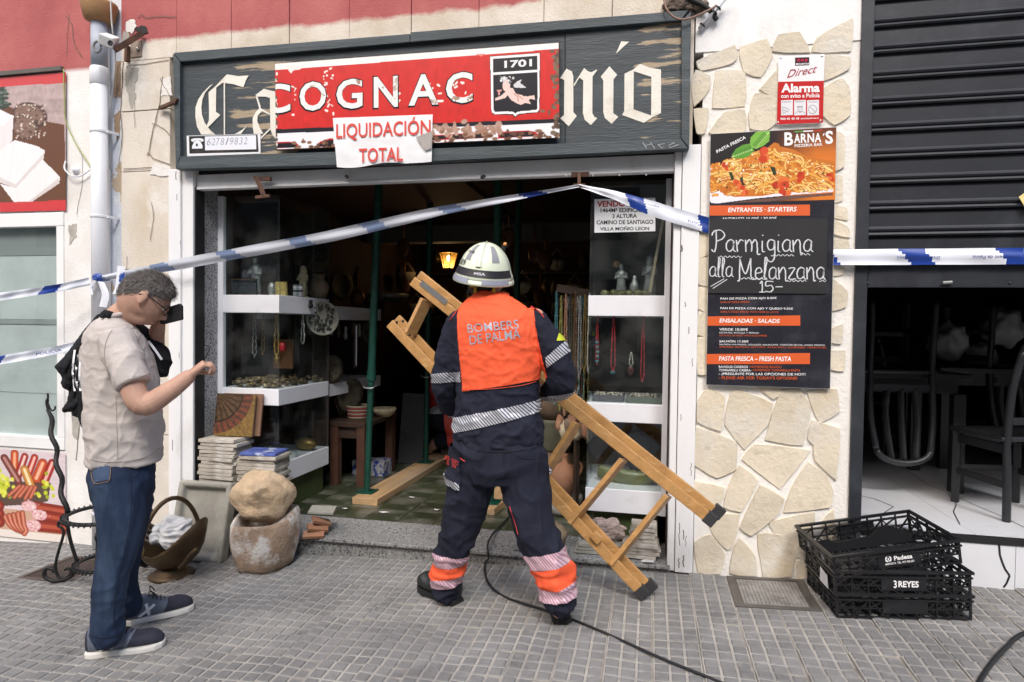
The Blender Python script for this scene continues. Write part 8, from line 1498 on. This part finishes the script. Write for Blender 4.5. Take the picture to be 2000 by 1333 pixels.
for v in bm.verts:
    d = v.co.normalized(); lim = (.16+.42*d.x if d.x > 0 else .16+.75*d.x)
    if d.z < lim-.02+(-.10 if abs(d.y) > .8 and d.x > -.1 else 0) or hrnd.random() < .45: continue
    if d.x > .93 and d.z < .35: continue
    p = hair_vert(d); top = max(0, d.z); flow = Vector((-.55 if d.x < .35 else .65, .25*d.y, -.75 if top < .6 else .10)); flow = flow-d*flow.dot(d); flow.normalize(); flow += Vector((hrnd.gauss(0, .25), hrnd.gauss(0, .25), hrnd.gauss(0, .2))); L_ = .010+.014*top; tip = p+flow*L_+d*(.003+.006*top); s_ = flow.cross(d).normalized()*.0011; m_ = p.lerp(tip, .5)+d*.003
    hs._a([HM @ (p+s_-d*.002), HM @ (p-s_-d*.002), HM @ (m_-s_), HM @ (m_+s_), HM @ tip], [(0, 1, 2, 3), (3, 2, 4)])
bm.free(); me = bpy.data.meshes.new('strands'); me.from_pydata(hs.v, [], hs.f); put(me, 'hair_strands', mat('grey hair strand', (.15, .135, .125), .55, var=.5, scale=160), MP2, kind='stuff')
gl = thing('eyeglasses', 'dark-rimmed glasses worn by the man', 'glasses', H(.1, 0, .02))
for s in (-1, 1):
    mb = MB(); mb.tube([H(.108+.004*math.cos(a)-.010*abs(math.cos(a)) if math.cos(a)*s > 0 else .112, s*.036+.026*math.cos(a), .004+.019*math.sin(a)) for a in np.linspace(0, 2*math.pi, 21)[:-1]], .0022, 6, closed=True); mb.build('rim', M['black'], gl, smooth=True)
    mb = MB(); mb._a([H(.111, s*.036+.024*math.cos(a), .004+.017*math.sin(a)) for a in np.linspace(0, 2*math.pi, 17)[:-1]], [tuple(range(16))]); mb.build('lens', M['glass'], gl)
    mb = MB(); mb.tube([H(.104, s*.064, .010), H(.05, s*.081, .012), H(-.005, s*.086, .016), H(-.03, s*.084, -.004)], .0028, 6); mb.build('temple', M['black'], gl, smooth=True)
mb = MB(); mb.tube([H(.112, -.010, .010), H(.118, 0, .013), H(.112, .010, .010)], .002, 6); mb.build('bridge', M['black'], gl)
for s in (-1, 1): mb = MB(); mb.blob(H(.083, s*.034, .004), (.010, .011, .010), 12, 8); mb.build('eye', mat('eye white', (.6, .58, .55), .3), MP2, smooth=True)
for s in (-1, 1): mb = MB(); mb.tube(smooth([H(.100, s*.018, .028), H(.100, s*.036, .034), H(.088, s*.058, .027)], 4), [.004]*4+[.0045]*4+[.002], 6); mb.build('eyebrow', mat('brow hair', (.08, .065, .055), .8), MP2, smooth=True)
mb = MB(); mb.tube(smooth([H(.092, -.024, -.062), H(.103, 0, -.060), H(.092, .024, -.062)], 4), [.002]*4+[.004]*4+[.002], 6); mb.build('lips', mat('lips', 'a5685c', .5), MP2, smooth=True)
# t-shirt
s_ = MB(); loft(s_, [ms(240, 902, 72, .168), ms(242, 880, 74, .172), ms(243, 840, 77, .172), ms(241, 790, 78, .172), ms(237, 740, 76, .176), ms(231, 695, 70, .186), ms(225, 660, 60, .19), ms(221, 640, 46, .17), ms(222, 626, 33, .11), ms(226, 617, 27, .085)], 30, 2.25)
limb(s_, [fy_(228, 664, -1.31), fy_(246, 712, -1.37), fy_(263, 752, -1.395)], [.082, .074, .070], ends=False); limb(s_, [fy_(258, 662, -.98), fy_(283, 694, -.93)], [.08, .075], ends=False)
sm2 = fuse(s_, .007, 6)
def shfold(c, n):
    lo = max(0, min(1, (1.15-c.z)/.5)); return fold(c, .006, 4, 2, (1, .8, 1.1))+lo*fold(c, .010, 6, 9, (.6, .6, 1.8))+fold(c, .0025, 20, 4)
crumple(sm2, shfold)
SHM = mat('beige slub cotton', 'c1b9b4', .9, var=.06, scale=30, stretch=(.3, .3, 3), layers=[('b3a6a2', 26, .58, .75, (.25, .25, 3))], bump=.25, bscale=240, spec=.2)
put(sm2.copy(), 't_shirt', SHM, MP2, smooth=True); SS = mat('shirt stitching', 'a39892', .9)
seam(sm2, [(222, 640), (208, 665), (204, 700), (216, 735), (238, 752)], .0016, 'sleeve_seam', SS, MP2); seam(sm2, [(240, 748), (258, 742), (280, 734), (294, 730)], .002, 'sleeve_hem', SS, MP2); seam(sm2, [(168, 896), (200, 902), (240, 902), (280, 894), (312, 876)], .0018, 'bottom_hem', SS, MP2); seam(sm2, [(226, 770), (228, 830), (230, 895)], .0013, 'side_seam', SS, MP2)
nk = MB(); nk.tube([fy_(227, 616, -1.15)+FWD*(.066*math.cos(a))+SID*(.086*math.sin(a))+Vector((0, 0, .016*math.cos(a))) for a in np.linspace(0, 2*math.pi, 29)[:-1]], .010, 8, closed=True); nk.build('neckline', SHM, MP2, smooth=True)
# jeans
t = MB(); loft(t, [ms(240, 888, 64, .155, -1.15), ms(239, 925, 66, .165, -1.15), ms(240, 965, 60, .155, -1.15), ms(242, 990, 48, .13, -1.15)], 26, 2.3)
limb(t, [fy_(228, 935, -1.23), fy_(238, 1000, -1.25), fy_(233, 1060, -1.27), fy_(220, 1120, -1.28), fy_(211, 1180, -1.285), fy_(209, 1238, -1.285)], [.112, .104, .087, .074, .070, .070]); limb(t, [fy_(254, 935, -1.06), fy_(254, 1000, -1.05), fy_(243, 1075, -1.03), fy_(239, 1135, -1.01), fy_(250, 1184, -1.0)], [.10, .092, .076, .068, .064])
jm2 = fuse(t, .0075, 6); crumple(jm2, lambda c, n: fold(c, .005, 5, 4, (1.0, 1.0, .6))+max(0, min(1, (.35-c.z)/.3))*fold(c, .005, 8, 1, (.7, .7, 1.4))+fold(c, .0018, 18, 3, (1, 1, .6)))
JM = mat('blue denim', (.014, .026, .058), .85, var=.25, scale=7, layers=[((.065, .105, .175), 3.0, .50, .78, (1.3, 1.3, .35)), ((.012, .022, .055), 5, .55, .8)], bump=.3, bscale=320, spec=.25)
put(jm2.copy(), 'jeans', JM, MP2, smooth=True)
DS = mat('denim stitching', (.008, .014, .035), .9); decal(jm2, [(176, 908), (216, 905), (214, 938), (184, 944)], .004, 'back_pocket', mat('pocket denim', (.035, .06, .12), .85, var=.15, scale=8, bump=.3, bscale=300), MP2)
seam(jm2, [(252, 905), (256, 960), (254, 1020), (240, 1090), (226, 1160), (222, 1225)], .0018, 'side_seam', DS, MP2); seam(jm2, [(172, 1238), (200, 1246), (242, 1240)], .003, 'hem', DS, MP2); seam(jm2, [(178, 906), (178, 925), (184, 944), (200, 943), (214, 937), (216, 906)], .0014, 'pocket_stitching', mat('tan thread', (.25, .16, .08), .8), MP2, .006)
# trainers
def trainer(heel, d, L):
    heel = Vector(heel); d = Vector(d).normalized(); up = Vector((0, 0, 1)); x = d.cross(up)
    o = put(fuse(shoe_mesh(heel+up*.02, d, L, .105, .115, toe=.06), .006, 4), 'trainer', mat('navy trainer knit', (.025, .027, .045), .8, var=.15, scale=30, bump=.3, bscale=250), MP2); me = o.data; m4 = wmat(MP2); me2 = me.copy(); me2.transform(m4)
    sole_mesh(heel, d, L, .11, .028).build('sole', mat('white foam sole', 'd9d6d0', .6, var=.05, scale=20), o, bevel=.006)
    patch(me2, [(heel+d*.02, d), (heel+d*(L*.50), (-d*.9+up*.45).normalized()), (heel+up*.038, up)], .0025, 'grey_panel', mat('grey blue panel', (.12, .14, .19), .7, bump=.2), o)
    for a, b_ in (((.20, .034), (.43, .085)), ((.36, .026), (.31, .098))):
        for sd in (-1, 1): A_, B_ = heel+d*(a[0]*L)+up*a[1], heel+d*(b_[0]*L)+up*b_[1]; tree = BVHTree.FromPolygons([v.co for v in me2.vertices], [tuple(p.vertices) for p in me2.polygons]); pts = []
        for k in range(7):
            q = A_.lerp(B_, k/6)+x*.2; h = tree.ray_cast(q, -x); pts.append((h[0] if h[0] is not None else q-x*.15)+x*.005)
        w_ = (B_-A_).normalized().cross(x)*.007; mb = MB(); mb._a([r for p in pts for r in (p+w_, p-w_)], [(2*i, 2*i+1, 2*i+3, 2*i+2) for i in range(6)]); mb.build('white_stripe', mat('white stripe', 'e3e4e8', .5), o)
    for k in range(5): q = heel+d*(L*(.36+.055*k))+up*(.125-.011*k); mb = MB(); mb.tube(smooth([q+x*.032, q+up*.010, q-x*.032], 4), .003, 6); mb.build('lace', M['black'], o, smooth=True)
    q = heel+d*(L*.38)+up*.135
    for sd in (-1, 1): mb = MB(); mb.tube(smooth([q, q+x*.035*sd+up*.018, q+x*.05*sd+d*.02-up*.01, q+x*.015*sd+d*.015], 5), .003, 6); mb.build('lace', M['black'], o, smooth=True)
for hx, tx_ in (((170, 1283), (304, 1264)), ((240, 1222), (318, 1203))):
    hh, tt = fg(*hx), fg(*tx_); trainer(hh+Vector((0, 0, .004)), (tt-hh), .315)
# things he carries
ph = thing('phone_case', 'black phone case held up to the face of the man', 'phone', fy_(335, 610, -1.08)); mb = MB(); mb.prism([fy_(x, y, -1.10) for x, y in ((311, 620), (313, 605), (350, 593), (354, 598), (354.5, 625), (318, 634), (312, 633))], (0.0, .016, 0)); mb.build('case', mat('black leather', (.012, .012, .013), .55, var=.2, bump=.15), ph, bevel=.004)
mb = MB(); mb.tube(smooth([fy_(398, 706, -1.27), fy_(404, 694, -1.27), fy_(409, 680, -1.27), fy_(400, 674, -1.27)], 5), .002, 6); tag(mb.build('wire_hook', M['black'], None, smooth=True), 'thin wire hook pinched in the fingers of the man', 'hook')
JK = thing('black_jacket', 'black tracksuit jacket with white stripes slung over the shoulder of the man', 'jacket', fy_(170, 700, -1.1)); BK = mat('black jersey', (.011, .011, .013), .85, var=.2, scale=8, bump=.2, bscale=260, spec=.25)
km = drape([(222, 610), (205, 606), (188, 618), (165, 645), (140, 680), (122, 703), (107, 717), (118, 730), (123, 740), (120, 748), (124, 758), (136, 764), (132, 786), (122, 800), (124, 806), (141, 804), (143, 812), (155, 816), (160, 835), (170, 834), (175, 800), (190, 780), (196, 720), (194, 665), (206, 636), (224, 622)], lambda x, y: 2.875+.0006*max(0, x-150)-.05*max(0, min(1, (640-y)/40)), 'cloth', BK, JK, amp=.024, fr=.06, seed=4)
drape([(148, 760), (176, 752), (176, 812), (168, 836), (160, 834), (152, 812)], lambda x, y: 2.845, 'cuff', BK, JK, amp=.015, fr=.08, seed=9)
tree = bvh(km)
for k in range(3):
    P_ = [q for q in (hit(tree, x, y, .018) for x, y in smooth([(146+k*5.5, 684+k*9), (142+k*6.5, 725+k*3), (146+k*5.5, 764)], 6)) if q is not None]
    if len(P_) > 2: mb = MB(); mb._a([r for p in P_ for r in (p+CR*.0045, p-CR*.0045)], [(2*i, 2*i+1, 2*i+3, 2*i+2) for i in range(len(P_)-1)]); mb.build('stripe', mat('white stripe', 'e3e4e8', .5), JK)
kk = MB(); limb(kk, [fy_(268, 652, -1.02), fy_(292, 680, -1.0), fy_(310, 702, -1.0), fy_(314, 722, -1.0)], [.05, .055, .058, .04]); k2 = fuse(kk, .007, 4); crumple(k2, lambda c, n: fold(c, .006, 9, 3)); put(k2.copy(), 'sleeve', BK, JK, smooth=True)
mb = MB(); mb.tube([fy_(290, 667, -1.07), fy_(303, 684, -1.07), fy_(316, 703, -1.065)], .006, 6); mb.build('stripe', mat('white stripe', 'e3e4e8', .5), JK)
